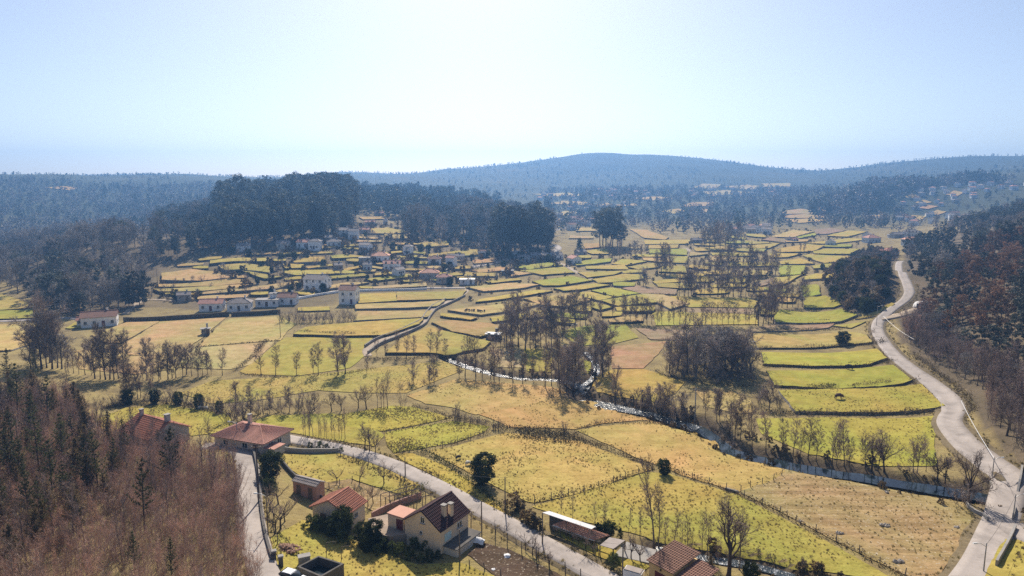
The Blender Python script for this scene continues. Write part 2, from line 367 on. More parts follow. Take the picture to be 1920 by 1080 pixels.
M['hide_brown'] = simple('brown_hide', (.10, .05, .03), .8, .3, 3); M['hide_black'] = simple('black_hide', (.035, .03, .028), .8, .3, 3); M['wool'] = simple('white_wool', (.68, .65, .58), .95, .12, 5)
M['log'] = simple('cut_logs', (.36, .22, .15), .9, .45, 2); M['rock'] = simple('pale_rock', (.42, .37, .31), .9, .3, 2, .05)
# ------------------------------------------------------------------ mesh building
class MB:
    def __init__(s): s.v = []; s.f = []; s.n = 0
    def add(s, v, f, m=0):
        v = np.asarray(v, float).reshape(-1, 3); f = np.asarray(f, int)
        if not len(f): return
        s.f.append((f + s.n, m)); s.v.append(v); s.n += len(v)
    def box(s, c, d, rz=0, m=0, taper=1.0):            # c = centre of the base, d = full sizes
        x, y, z = d[0] / 2, d[1] / 2, d[2]; q = taper
        v = np.array([(-x, -y, 0), (x, -y, 0), (x, y, 0), (-x, y, 0), (-x * q, -y * q, z), (x * q, -y * q, z), (x * q, y * q, z), (-x * q, y * q, z)])
        ca, sa = math.cos(rz), math.sin(rz)
        v = np.column_stack([v[:, 0] * ca - v[:, 1] * sa, v[:, 0] * sa + v[:, 1] * ca, v[:, 2]]) + np.asarray(c, float)
        s.add(v, [(3, 2, 1, 0), (4, 5, 6, 7), (0, 1, 5, 4), (1, 2, 6, 5), (2, 3, 7, 6), (3, 0, 4, 7)], m)
    def tube(s, pts, rad, k=5, m=0, cap=True):
        pts = np.asarray(pts, float); n = len(pts); rad = np.broadcast_to(np.asarray(rad, float), (n,))
        d = np.gradient(pts, axis=0); d /= np.linalg.norm(d, axis=1)[:, None] + 1e-9
        up = np.where(np.abs(d[:, 2:3]) > .9, [[1., 0, 0]], [[0, 0, 1.]])
        a = np.cross(d, up); a /= np.linalg.norm(a, axis=1)[:, None] + 1e-9; b = np.cross(d, a)
        an = np.arange(k) * 2 * math.pi / k
        v = pts[:, None] + rad[:, None, None] * (a[:, None] * np.cos(an)[None, :, None] + b[:, None] * np.sin(an)[None, :, None])
        i = np.arange(n - 1)[:, None] * k; j = np.arange(k)[None]; j2 = (j + 1) % k
        f = np.stack([i + j, i + j2, i + k + j2, i + k + j], -1).reshape(-1, 4)
        s.add(v.reshape(-1, 3), f, m)
        if cap and k in (3, 4): s.f.append((np.array([[s.n - k + q for q in range(k)]]), m))
        if cap and k > 4:
            base = s.n - k
            s.v.append(pts[-1:]); s.n += 1
            s.f.append((np.array([(base + q, base + (q + 1) % k, s.n - 1) for q in range(k)]), m))
    def tris(s, p0, p1, p2, m=0):
        n = len(p0); s.add(np.stack([p0, p1, p2], 1).reshape(-1, 3), np.arange(3 * n).reshape(n, 3), m)
    def leaves(s, c, size, m=0, r=None, flat=0.0):     # kite-shaped leaf faces with random orientation
        r = r or rng; n = len(c); size = np.broadcast_to(np.asarray(size, float), (n,))[:, None]
        a = r.normal(size=(n, 3)); a[:, 2] *= 1 - flat; a /= np.linalg.norm(a, axis=1)[:, None]
        b = np.cross(a, r.normal(size=(n, 3))); b /= np.linalg.norm(b, axis=1)[:, None] + 1e-9
        v = np.stack([c - a * size * .6, c + b * size * .36, c + a * size * .6, c - b * size * .36], 1).reshape(-1, 3)
        s.add(v, np.arange(4 * n).reshape(n, 4), m)
    def mesh(s, name, mats, smooth=False):
        me = bpy.data.meshes.new(name)
        if not s.v: return me
        V = np.concatenate(s.v); tot = [len(f) * f.shape[1] for f, m in s.f]
        li = np.concatenate([f.ravel() for f, m in s.f]); cnt = np.concatenate([np.full(len(f), f.shape[1]) for f, m in s.f]); mi = np.concatenate([np.full(len(f), m) for f, m in s.f])
        me.vertices.add(len(V)); me.vertices.foreach_set('co', V.ravel())
        me.loops.add(len(li)); me.loops.foreach_set('vertex_index', li.astype(np.int32))
        me.polygons.add(len(cnt)); st_ = np.concatenate([[0], np.cumsum(cnt)[:-1]]).astype(np.int32)
        me.polygons.foreach_set('loop_start', st_); me.polygons.foreach_set('loop_total', cnt.astype(np.int32)); me.polygons.foreach_set('material_index', mi.astype(np.int32))
        me.polygons.foreach_set('use_smooth', np.full(len(cnt), smooth))
        for q in (mats if isinstance(mats, (list, tuple)) else [mats]): me.materials.append(M[q] if isinstance(q, str) else q)
        me.update(calc_edges=True); me.validate(); return me
def link(name, data, parent=None, loc=None, rz=0.0):
    o = bpy.data.objects.new(name, data); COL.objects.link(o)
    if loc is not None: o.location = [float(q) for q in loc]
    if rz: o.rotation_euler = (0, 0, float(rz))
    if parent is not None: o.parent = parent
    return o
def tag(o, label=None, cat=None, group=None, kind=None):
    if label: o['label'] = label
    if cat: o['category'] = cat
    if group: o['group'] = group
    if kind: o['kind'] = kind
    return o
def thing(name, label, cat, loc, rz=0.0, group=None): return tag(link(name, None, None, loc, rz), label, cat, group)
ORD = 'first second third fourth fifth sixth seventh eighth ninth tenth eleventh twelfth thirteenth fourteenth fifteenth sixteenth seventeenth eighteenth nineteenth twentieth'.split()
# scattered mass: one object, geometry nodes place the templates of a collection on its points
def scatter(name, pts, rot, scl, templates, label, cat, var=None):
    pts = np.asarray(pts, float); n = len(pts)
    if n == 0: return
    coll = bpy.data.collections.new(name + '_templates')
    for i, me in enumerate(templates):
        coll.objects.link(bpy.data.objects.new('%s_template_%02d' % (name, i), me))
    me = bpy.data.meshes.new(name); me.vertices.add(n); me.vertices.foreach_set('co', pts.ravel())
    for nm, ty, val in (('rot', 'FLOAT', rot), ('scl', 'FLOAT', scl), ('var', 'INT', var if var is not None else rng.integers(0, len(templates), n))):
        a = me.attributes.new(nm, ty, 'POINT'); a.data.foreach_set('value', np.asarray(val, np.float32 if ty == 'FLOAT' else np.int32))
    o = link(name, me); tag(o, label, cat, kind='stuff')
    g = bpy.data.node_groups.new(name + '_nodes', 'GeometryNodeTree')
    g.interface.new_socket('Geometry', in_out='INPUT', socket_type='NodeSocketGeometry'); g.interface.new_socket('Geometry', in_out='OUTPUT', socket_type='NodeSocketGeometry')
    gi = g.nodes.new('NodeGroupInput'); go = g.nodes.new('NodeGroupOutput')
    ci = g.nodes.new('GeometryNodeCollectionInfo'); ci.inputs[0].default_value = coll; ci.inputs[1].default_value = True; ci.inputs[2].default_value = True
    ip = g.nodes.new('GeometryNodeInstanceOnPoints'); ip.inputs['Pick Instance'].default_value = True
    def attr(nm, ty):
        q = g.nodes.new('GeometryNodeInputNamedAttribute'); q.data_type = ty; q.inputs[0].default_value = nm; return q.outputs[0]
    cb = g.nodes.new('ShaderNodeCombineXYZ'); g.links.new(attr('rot', 'FLOAT'), cb.inputs[2])
    g.links.new(gi.outputs[0], ip.inputs['Points']); g.links.new(ci.outputs[0], ip.inputs['Instance']); g.links.new(attr('var', 'INT'), ip.inputs['Instance Index'])
    g.links.new(cb.outputs[0], ip.inputs['Rotation']); g.links.new(attr('scl', 'FLOAT'), ip.inputs['Scale']); g.links.new(ip.outputs[0], go.inputs[0])
    md = o.modifiers.new('scatter', 'NODES'); md.node_group = g
    return o
# ------------------------------------------------------------------ river bed, terrain
RIVER_UP = [(838, 668), (870, 680), (905, 691), (945, 700), (985, 706), (1030, 707), (1070, 712), (1092, 721)]
RIVER_SIDE = [(1098, 655), (1112, 670), (1119, 688), (1110, 703), (1094, 719)]
RIVER_MID = [(1092, 719), (1086, 731), (1108, 744), (1160, 757), (1220, 771), (1265, 785), (1308, 797)]
RIVER_LOW = [(1308, 797), (1340, 812), (1362, 831), (1400, 845), (1450, 855), (1500, 867), (1560, 878), (1620, 888), (1690, 902), (1760, 914), (1830, 924), (1890, 930), (1930, 934)]
DITCH = [(1230, 1022), (1290, 1034), (1350, 1044), (1420, 1056), (1500, 1078), (1580, 1105)]
def carve(line, w, depth):
    global GZ
    p = path(line, 1.5)
    x0, x1, y0, y1 = p[:, 0].min() - 3 * w, p[:, 0].max() + 3 * w, p[:, 1].min() - 3 * w, p[:, 1].max() + 3 * w
    q = np.nonzero((GX > x0) & (GX < x1) & (GY > y0) & (GY < y1))
    gx, gy = GX[q], GY[q]; d = np.full(len(gx), 1e9)
    for a in p: d = np.minimum(d, (gx - a[0]) ** 2 + (gy - a[1]) ** 2)
    d = np.sqrt(d); f = np.clip((w * 1.0 - d) / (w * .62), 0, 1); f = f * f * (3 - 2 * f)
    GZ[q] -= depth * f; MUD[q] = np.maximum(MUD[q], np.clip((w * 1.15 - d) / (w * .5), 0, 1))
    return p
MUD = np.zeros_like(GZ)
river_paths = [carve(RIVER_UP, 3.6, 1.3), carve(RIVER_SIDE, 3.2, 1.2), carve(RIVER_MID, 5.6, 1.4), carve(RIVER_LOW, 5.0, 1.5), carve(DITCH, 2.4, .9)]
def pxpoly_mask(poly, x, y, z):
    u, v = project(x, y, z); return inside(u, v, poly)
V = np.column_stack([GX.ravel(), GY.ravel(), GZ.ravel()])
i = (np.arange(NT - 1)[:, None] * NS + np.arange(NS - 1)[None]).ravel()
mb = MB(); mb.add(V, np.stack([i, i + 1, i + NS + 1, i + NS], 1))
me = mb.mesh('terrain', 'terrain', True)
WOODS = {
 'thicket': [(-400, 1300), (-400, 800), (0, 745), (60, 735), (130, 745), (190, 800), (240, 828), (330, 842), (400, 856), (438, 872), (452, 930), (456, 990), (466, 1040), (482, 1110), (480, 1300)],
 'hill_left': [(-200, 560), (-200, 320), (300, 320), (640, 335), (670, 395), (655, 425), (600, 452), (520, 455), (430, 462), (380, 470), (310, 500), (275, 540), (270, 575), (225, 588), (140, 598), (60, 560), (30, 530), (-20, 520)],
 'ridge_mid': [(745, 330), (1030, 330), (1040, 478), (930, 472), (880, 462), (830, 448), (770, 440), (745, 410)],
 'right_slope': [(1680, 600), (1700, 545), (1690, 500), (1700, 455), (1780, 440), (1840, 400), (1960, 360), (2600, 360), (2600, 900), (1960, 905), (1905, 872), (1850, 800), (1800, 730), (1740, 690), (1690, 640)],
 'knoll': [(1545, 520), (1590, 488), (1640, 470), (1682, 480), (1690, 545), (1690, 575), (1640, 590), (1590, 582), (1555, 560)],
}
z0 = np.zeros(len(V)); u_, v_ = project(V[:, 0], V[:, 1], V[:, 2])
for k_, poly in WOODS.items(): z0 = np.maximum(z0, (.45 if k_ == 'thicket' else 1.0) * (inside(u_, v_, poly) & (V[:, 1] > 62) & (V[:, 1] < 1100)))
_vil = inside(u_, v_, [(260, 575), (290, 500), (420, 465), (690, 400), (780, 440), (1040, 470), (1060, 490), (900, 500), (870, 540), (640, 560), (540, 590)])
z0 = np.maximum(z0, np.where(_vil, .7, .22 * np.clip((V[:, 1] - 215) / 70, 0, 1)))
zz = np.column_stack([z0 * .95, np.clip((V[:, 1] - 620) / 260, 0, 1) + np.clip((V[:, 2] - 24) / 10, 0, 1) * (V[:, 1] > 350), MUD.ravel(), np.ones(len(V))]).clip(0, 1)
ca = me.color_attributes.new('zone', 'FLOAT_COLOR', 'POINT'); ca.data.foreach_set('color', zz.astype(np.float32).ravel())
tag(link('terrain', me), 'valley floor and surrounding hills', None, kind='structure')
# ------------------------------------------------------------------ ribbons: roads, lanes, water
def ribbon(name, p, w, mat, off, label, skirt=.5, wob=0.0, level=None, flat=.6):
    p = np.asarray(p, float); n = len(p)
    d = np.gradient(p[:, :2], axis=0); d /= np.linalg.norm(d, axis=1)[:, None] + 1e-9
    nx = np.column_stack([d[:, 1], -d[:, 0]])
    ww = np.broadcast_to(np.asarray(w, float), (n,)) * (1 + (wob * (np.convolve(rng.normal(size=n + 8), np.ones(9) / 3, 'valid')) if wob else 0))
    K = 5; fr = np.linspace(-.5, .5, K); v = []
    for k in fr:
        xy = p[:, :2] + nx * (ww * k)[:, None]
        z = (p[:, 2] * flat + gz(xy[:, 0], xy[:, 1]) * (1 - flat) + off) if level is None else p[:, 2] + level
        v.append(np.column_stack([xy, np.maximum(z, gz(xy[:, 0], xy[:, 1]) + off * .6) if level is None else z]))
    for e in (0, K - 1):
        q = v[e].copy(); q[:, :2] += nx * (.25 * np.sign(fr[e])); q[:, 2] -= skirt; v.append(q)
    v = [v[K]] + v[:K] + [v[K + 1]]
    if skirt == 0: v = v[1:-1]
    A = np.stack(v, 1); k = A.shape[1]
    i = (np.arange(n - 1)[:, None] * k + np.arange(k - 1)[None]).ravel()
    mb = MB(); mb.add(A.reshape(-1, 3), np.stack([i, i + k, i + k + 1, i + 1], 1))
    return tag(link(name, mb.mesh(name, mat, True)), label, None, kind='structure')
def smooth_z(p, k=9):
    q = p.copy(); e = np.pad(q[:, 2], k // 2, mode='edge'); q[:, 2] = np.convolve(e, np.ones(k) / k, 'valid'); return q
ROAD_MAIN = [(470, 816), (520, 820), (565, 828), (620, 838), (680, 853), (735, 872), (790, 897), (840, 922), (890, 950), (940, 977), (1000, 1010), (1060, 1044), (1120, 1078), (1190, 1120)]
LANE = [(380, 838), (420, 836), (447, 844), (462, 868), (466, 900), (466, 940), (470, 980), (478, 1020), (490, 1060), (508, 1110), (520, 1150)]
ROAD_RIGHT = [(1760, 1190), (1805, 1110), (1838, 1060), (1862, 1010), (1880, 965), (1890, 930), (1893, 905), (1880, 888), (1850, 866), (1815, 838), (1788, 808), (1780, 790), (1788, 770), (1775, 745), (1740, 715), (1705, 690), (1675, 665), (1655, 640), (1645, 620), (1648, 605), (1665, 588), (1680, 575), (1697, 562), (1705, 548), (1700, 530), (1692, 512), (1685, 498), (1690, 490)]
pm = smooth_z(path(ROAD_MAIN, 1.5)); pl = smooth_z(path(LANE, 1.5)); pr = smooth_z(path(ROAD_RIGHT, 1.5), 15)
_dd = np.array([np.min(np.hypot(river_paths[3][:, 0] - a[0], river_paths[3][:, 1] - a[1])) for a in pr]); _k = np.nonzero(_dd < 9)[0]; pr[_k, 2] = np.interp(_k, [_k[0] - 1, _k[-1] + 1], pr[[_k[0] - 1, _k[-1] + 1], 2]) + .25; BRIDGE = pr[_k].copy()
ribbon('road_verge', pm, 5.4, 'verge', .05, 'earth verge either side of the valley road', .3, .10)
ribbon('road', pm, 3.7, 'asphalt', .13, 'grey asphalt road running diagonally past the houses')
ribbon('lane', pl, 3.6, 'asphalt', .13, 'pale lane climbing beside the thicket')
prv = pr.copy(); prv[_k, 2] = gz(prv[_k, 0], prv[_k, 1])
ribbon('road_verge', prv, np.interp(np.arange(len(pr)), [0, 40, 70, 100, len(pr)], [6.4, 6.8, 6.2, 5.6, 5.0]), 'verge', .05, 'grassy verge beside the winding road', .4, .08, flat=.5)
ribbon('road', pr, np.interp(np.arange(len(pr)), [0, 28, 44, 60, 80, 110, len(pr)], [4.2, 4.6, 5.0, 4.5, 4.0, 3.6, 3.2]), 'asphalt', .14, 'pale asphalt road winding up the right side of the valley', 1.2, flat=1.0)
mb = MB()
for a, b in ((BRIDGE[0], BRIDGE[len(BRIDGE) // 3]), (BRIDGE[-1], BRIDGE[-1 - len(BRIDGE) // 3])):
    m_ = (a + b) / 2; mb.box((m_[0], m_[1], m_[2] - 2.4), (4.6, np.linalg.norm((b - a)[:2]), 2.4), math.atan2(b[1] - a[1], b[0] - a[0]) - math.pi / 2)
tag(link('bridge_abutment', mb.mesh('bridge_abutment', 'drystone')), 'stone abutments of the small road bridge', None, kind='structure')
for nm, pts, w, mat, lab in (('side_road', [(1893, 985), (1915, 1000), (1960, 1018)], 3.4, 'asphalt', 'short side road forking off at the bridge'),
        ('track', [(690, 668), (688, 655), (712, 640), (745, 628), (775, 615), (795, 605), (803, 592), (815, 578), (840, 566), (868, 552), (876, 543)], 2.4, 'dirt', 'walled farm track climbing from the stream to the village'),
        ('village_lane', [(560, 558), (600, 553), (632, 546), (690, 543), (760, 541), (800, 540), (872, 540)], 2.6, 'asphalt', 'pale walled lane in front of the white houses'),
        ('village_road', [(820, 506), (870, 503), (900, 498), (930, 492), (965, 485), (1000, 480), (1022, 476), (1040, 471), (1047, 465), (1040, 459)], 4.6, 'asphalt', 'bright road through the village below the tall trees'),
        ('track', [(1040, 490), (1060, 498), (1080, 510), (1110, 525)], 2.4, 'dirt', 'dirt track between the terraced fields'),
        ('track', [(1284, 465), (1291, 470), (1288, 478), (1293, 484)], 3.2, 'dirt', 'short pale track among the far fields'),
        ('village_road', [(1035, 433), (1060, 428), (1085, 425)], 4.0, 'asphalt', 'far pale road behind the tall tree clump'),
        ('lane', [(-60, 604), (20, 602), (80, 599), (125, 596), (160, 600)], 3.0, 'asphalt', 'pale lane at the foot of the left hill'),
        ('track', [(232, 590), (262, 566), (300, 562), (345, 568)], 2.2, 'dirt', 'narrow track to the stone cottage'),
        ('track', [(1650, 600), (1690, 590), (1722, 580), (1738, 572)], 4.5, 'dirt', 'sandy yard entrance beside the winding road')):
    ribbon(nm, smooth_z(path(pts, 2.0)), w, mat, .22 if pts[0][1] < 560 else .14, lab)
for nm, p, w, mat, lab in (('stream', river_paths[0], 1.7, 'rapids', 'glittering stream flowing in from the left'), ('stream', river_paths[1], 1.2, 'rapids', 'side stream looping round a small meadow'),
        ('river', river_paths[2], 3.0, 'rapids', 'sparkling rapids below the confluence'), ('river', river_paths[3], 2.7, 'calm', 'calm lower reach of the river reflecting the sky'), ('ditch_stream', river_paths[4], 1.3, 'rapids', 'small bright brook at the bottom edge')):
    q = smooth_z(p, 31); q[:, 2] -= .85 if mat != 'calm' else .95
    if nm == 'ditch_stream': q[:, 2] += .25
    if mat == 'calm': q[:, 2] = np.minimum(q[:, 2], -.8)
    ribbon(nm, q, w * 1.35, mat, 0, lab, 0, .12, level=0.0)
# ------------------------------------------------------------------ fields
TAN, DRY, YEL, GRN, OLV, ORG, PLO, PAL = (.49, .36, .18), (.465, .345, .165), (.44, .35, .105), (.34, .335, .07), (.385, .328, .092), (.47, .32, .15), (.34, .245, .175), (.46, .37, .20)
FIELDS = []
def F(pts, col, bank=0.0, spk=.2, plough=False, hedge=None, label=None): FIELDS.append((pts, col, bank, spk, plough, bank > .3 if hedge is None else hedge, label))
# left meadows and terraces
F([(-80, 548), (0, 552), (27, 560), (54, 567), (49, 576), (0, 580), (-80, 580)], YEL, .5)
F([(-80, 583), (60, 581), (62, 595), (-80, 598)], GRN, .5)
F([(-80, 611), (60, 607), (100, 614), (64, 640), (20, 655), (-80, 662)], TAN, .4)
F([(126, 614), (140, 605), (150, 606), (150, 613), (133, 615)], YEL, .3)
F([(240, 603), (297, 603), (226, 642), (195, 640), (172, 627)], TAN, .3, hedge=True)
F([(304, 602), (422, 596), (398, 615), (378, 632), (332, 664), (245, 665), (231, 645)], TAN, .15, hedge=True)
F([(436, 598), (525, 594), (553, 608), (538, 620), (524, 637), (400, 647), (374, 649), (396, 626), (420, 605)], DRY, .15, hedge=True)
F([(367, 652), (400, 650), (518, 641), (495, 661), (468, 682), (430, 691), (335, 687)], PAL, .05)
F([(200, 646), (330, 669), (322, 690), (250, 700), (150, 690), (140, 660)], DRY, .05)
F([(540, 634), (700, 632), (683, 648), (686, 664), (655, 688), (560, 703), (462, 700), (452, 695), (500, 662), (525, 642)], OLV, .05)
F([(552, 625), (575, 613), (665, 605), (792, 597), (783, 608), (720, 627), (640, 628)], YEL, .8)
F([(671, 584), (810, 583), (800, 593), (667, 600)], DRY, .8)
F([(672, 552), (740, 549), (742, 563), (674, 567)], YEL, .7); F([(746, 548), (872, 545), (860, 558), (747, 562)], YEL, .7)
F([(668, 570), (800, 566), (832, 563), (818, 573), (668, 578)], DRY, .8); F([(700, 537), (797, 530), (798, 536), (702, 540)], PAL, .8); F([(560, 577), (615, 575), (615, 581), (560, 582)], YEL, .5)
F([(306, 512), (360, 505), (400, 510), (432, 519), (375, 525), (305, 523)], TAN, 1.3); F([(300, 532), (370, 530), (425, 523), (462, 525), (472, 530), (400, 535), (300, 536)], DRY, 1.2)
F([(290, 541), (360, 539), (470, 533), (440, 540), (380, 544), (300, 545)], TAN, 1.2); F([(370, 548), (400, 545), (535, 536), (520, 541), (400, 549), (370, 551)], DRY, 1.1); F([(370, 556), (400, 554), (465, 552), (460, 557), (372, 560)], DRY, 1.0)
F([(395, 488), (450, 484), (505, 484), (506, 489), (440, 489), (395, 493)], YEL, 1.3); F([(412, 498), (460, 494), (502, 500), (504, 510), (455, 504), (425, 505)], YEL, 1.4); F([(455, 507), (525, 518), (492, 521), (460, 510)], YEL, 1.0)
F([(533, 495), (568, 496), (568, 501), (534, 502)], YEL, 1.1); F([(553, 489), (580, 482), (608, 482), (608, 489), (552, 491)], YEL, 1.2); F([(622, 479), (650, 477), (688, 481), (625, 483)], YEL, 1.2)
F([(535, 507), (620, 506), (626, 512), (555, 515), (535, 511)], YEL, 1.2); F([(572, 500), (625, 495), (623, 498), (580, 502)], YEL, 1.0); F([(645, 504), (678, 497), (679, 500), (650, 507)], YEL, 1.0)
F([(462, 474), (522, 472), (520, 475), (462, 477)], DRY, .8); F([(675, 430), (725, 427), (765, 434), (738, 437), (695, 436)], YEL, 1.0); F([(722, 440), (770, 441), (770, 446), (725, 446)], DRY, 1.0); F([(785, 456), (840, 452), (840, 459), (790, 462)], YEL, 1.0)
F([(797, 476), (875, 468), (920, 468), (918, 473), (805, 479)], YEL, 1.0); F([(740, 463), (770, 462), (768, 467), (742, 467)], DRY, .8); F([(675, 407), (735, 405), (735, 409), (680, 410)], ORG, .8); F([(560, 545), (640, 531), (690, 530), (640, 538)], DRY, .8)
F([(590, 520), (680, 513), (690, 517), (600, 524)], OLV, .8); F([(690, 522), (760, 514), (790, 517), (700, 526)], OLV, .8); F([(888, 487), (928, 484), (926, 490), (890, 493)], ORG, .8); F([(450, 541), (560, 527), (560, 531), (470, 544)], DRY, .9)
# middle terraces
for pts, col in (([(885, 506), (940, 500), (962, 504), (935, 507), (902, 510)], ORG), ([(875, 511), (930, 512), (928, 517), (872, 516)], YEL), ([(962, 500), (1030, 492), (1053, 497), (995, 504)], GRN), ([(995, 506), (1055, 501), (1076, 510), (1018, 514), (975, 507)], OLV),
        ([(960, 508), (998, 512), (960, 517)], DRY), ([(1000, 527), (1070, 518), (1110, 526), (1050, 534), (1020, 534)], GRN), ([(912, 527), (970, 522), (975, 525), (920, 530)], YEL), ([(877, 538), (955, 531), (1010, 534), (970, 540), (910, 545)], TAN),
        ([(900, 560), (1005, 544), (1035, 546), (950, 559), (895, 565)], YEL), ([(1042, 540), (1115, 532), (1142, 535), (1095, 541), (1060, 544)], YEL), ([(842, 580), (975, 566), (1012, 570), (975, 579), (905, 589)], TAN), ([(985, 560), (1070, 551), (1105, 562), (1060, 574), (1015, 570)], DRY),
        ([(828, 587), (892, 595), (880, 598), (828, 592)], YEL), ([(922, 595), (985, 588), (975, 597), (925, 602)], OLV), ([(812, 605), (850, 601), (920, 607), (935, 612), (925, 622), (900, 630), (850, 620)], ORG), ([(807, 614), (917, 641), (905, 652), (850, 663), (724, 660), (762, 631)], YEL),
        ([(1110, 545), (1150, 540), (1198, 549), (1155, 555)], GRN), ([(1072, 550), (1108, 548), (1148, 556), (1122, 562), (1095, 556)], YEL), ([(1128, 563), (1200, 552), (1243, 565), (1160, 572)], OLV), ([(1203, 551), (1245, 553), (1290, 568), (1255, 578), (1235, 566)], TAN),
        ([(1110, 566), (1148, 575), (1125, 580), (1110, 575)], GRN), ([(1225, 527), (1270, 522), (1275, 528), (1230, 530)], YEL), ([(1112, 523), (1170, 514), (1200, 515), (1205, 522), (1150, 528), (1125, 529)], YEL), ([(1085, 511), (1170, 508), (1150, 514), (1105, 519)], YEL),
        ([(1100, 499), (1170, 497), (1176, 504), (1100, 503)], YEL), ([(1170, 486), (1210, 490), (1175, 496), (1150, 494)], YEL), ([(1178, 500), (1222, 494), (1235, 500), (1200, 504)], YEL), ([(1100, 471), (1122, 467), (1140, 467), (1140, 475), (1112, 475)], YEL),
        ([(1210, 451), (1290, 450), (1290, 456), (1212, 457)], YEL), ([(1215, 460), (1270, 459), (1268, 464), (1217, 465)], YEL), ([(1220, 468), (1285, 467), (1287, 477), (1220, 474)], GRN), ([(1258, 482), (1288, 481), (1286, 492), (1262, 491)], OLV),
        ([(1182, 430), (1215, 432), (1250, 444), (1245, 448), (1210, 445)], DRY), ([(1080, 428), (1112, 426), (1115, 432), (1083, 432)], DRY), ([(1070, 442), (1110, 443), (1110, 446), (1070, 446)], DRY), ([(1095, 457), (1122, 456), (1125, 462), (1100, 465)], ORG),
        ([(1302, 465), (1362, 463), (1368, 467), (1308, 470)], YEL), ([(1328, 457), (1362, 462), (1350, 464)], DRY), ([(1398, 451), (1445, 455), (1408, 457)], YEL), ([(1405, 460), (1462, 456), (1440, 464), (1405, 465)], YEL), ([(1447, 443), (1487, 432), (1525, 435), (1485, 444)], TAN),
        ([(1489, 445), (1527, 437), (1527, 441), (1490, 447)], GRN), ([(1552, 441), (1590, 433), (1625, 435), (1590, 443)], YEL), ([(1512, 455), (1590, 447), (1625, 449), (1557, 456)], YEL), ([(1430, 449), (1450, 445), (1472, 450), (1470, 454)], PLO),
        ([(1452, 467), (1512, 458), (1545, 461), (1522, 470), (1462, 472)], YEL), ([(1445, 475), (1500, 476), (1475, 481), (1445, 482)], YEL), ([(1525, 471), (1550, 467), (1610, 467), (1590, 475), (1530, 474)], OLV), ([(1507, 480), (1517, 477), (1592, 481), (1575, 489), (1545, 492)], YEL),
        ([(1460, 490), (1500, 485), (1525, 493), (1465, 494)], YEL), ([(1462, 498), (1507, 498), (1507, 512), (1465, 516)], GRN), ([(1445, 530), (1455, 521), (1500, 516), (1473, 530), (1450, 534)], YEL), ([(1500, 536), (1530, 533), (1537, 550), (1510, 555)], GRN),
        ([(1302, 510), (1322, 515), (1308, 520)], YEL), ([(1295, 472), (1325, 476), (1295, 479)], DRY), ([(1340, 480), (1420, 484), (1400, 490), (1330, 488)], DRY), ([(1370, 492), (1455, 492), (1455, 497), (1370, 498)], OLV), ([(1245, 498), (1290, 500), (1285, 510), (1240, 508)], OLV)):
    F(pts, col, .75)
F([(1530, 431), (1555, 428), (1585, 432), (1550, 438), (1530, 438)], PLO, .6, plough=True); F([(1412, 530), (1445, 522), (1447, 530), (1417, 536)], PLO, .4, plough=True); F([(1168, 541), (1195, 536), (1268, 543), (1265, 551), (1203, 549)], PLO, .4, plough=True)
F([(1292, 578), (1412, 579), (1412, 588), (1290, 585)], PLO, .2, plough=True); F([(1194, 616), (1298, 620), (1292, 637), (1222, 635)], PLO, .2, plough=True)
F([(1510, 557), (1545, 555), (1577, 569), (1560, 575), (1510, 575)], GRN, .6); F([(1452, 595), (1465, 581), (1575, 580), (1605, 590), (1575, 601), (1457, 602)], GRN, .7); F([(1257, 556), (1400, 560), (1418, 565), (1412, 576), (1295, 575)], YEL, .5)
F([(1225, 584), (1415, 591), (1418, 607), (1232, 609)], OLV, .2); F([(1410, 616), (1450, 608), (1562, 607), (1550, 614), (1412, 621)], PLO, .3, plough=True); F([(1564, 610), (1622, 603), (1595, 614)], OLV, .3)
F([(1412, 627), (1585, 621), (1622, 628), (1635, 640), (1575, 646), (1422, 651)], (.40, .33, .12), .5); F([(1607, 597), (1670, 568), (1677, 570), (1645, 591)], OLV, .3)
F([(1050, 622), (1100, 611), (1172, 609), (1180, 620), (1197, 632), (1147, 644), (1085, 647)], GRN, .1); F([(1147, 651), (1248, 641), (1232, 664), (1204, 689), (1150, 689)], ORG, .1); F([(1110, 712), (1153, 694), (1204, 693), (1282, 717), (1262, 736), (1225, 752), (1160, 744), (1122, 733)], YEL, .08)
F([(1092, 674), (1106, 680), (1104, 698), (1094, 700), (1084, 690)], GRN, .06); F([(985, 655), (1035, 655), (1030, 697), (990, 694)], OLV, .06); F([(920, 655), (975, 653), (975, 688), (935, 688)], PAL, .06)
# right-hand pastures
F([(1430, 661), (1642, 655), (1660, 671), (1625, 681), (1525, 684), (1435, 680)], (.40, .365, .075), .6, label='green'); F([(1440, 696), (1672, 685), (1708, 711), (1690, 717), (1562, 727), (1455, 720)], (.375, .35, .08), .5)
F([(1462, 733), (1590, 730), (1725, 721), (1768, 758), (1670, 770), (1600, 771), (1495, 769)], (.41, .36, .08), .6); F([(1420, 786), (1768, 777), (1752, 812), (1748, 830), (1756, 872), (1640, 872), (1520, 850), (1430, 815)], (.36, .345, .075), .06)
F([(1300, 726), (1365, 733), (1405, 750), (1410, 772), (1385, 774), (1330, 762)], TAN, .06, .6)
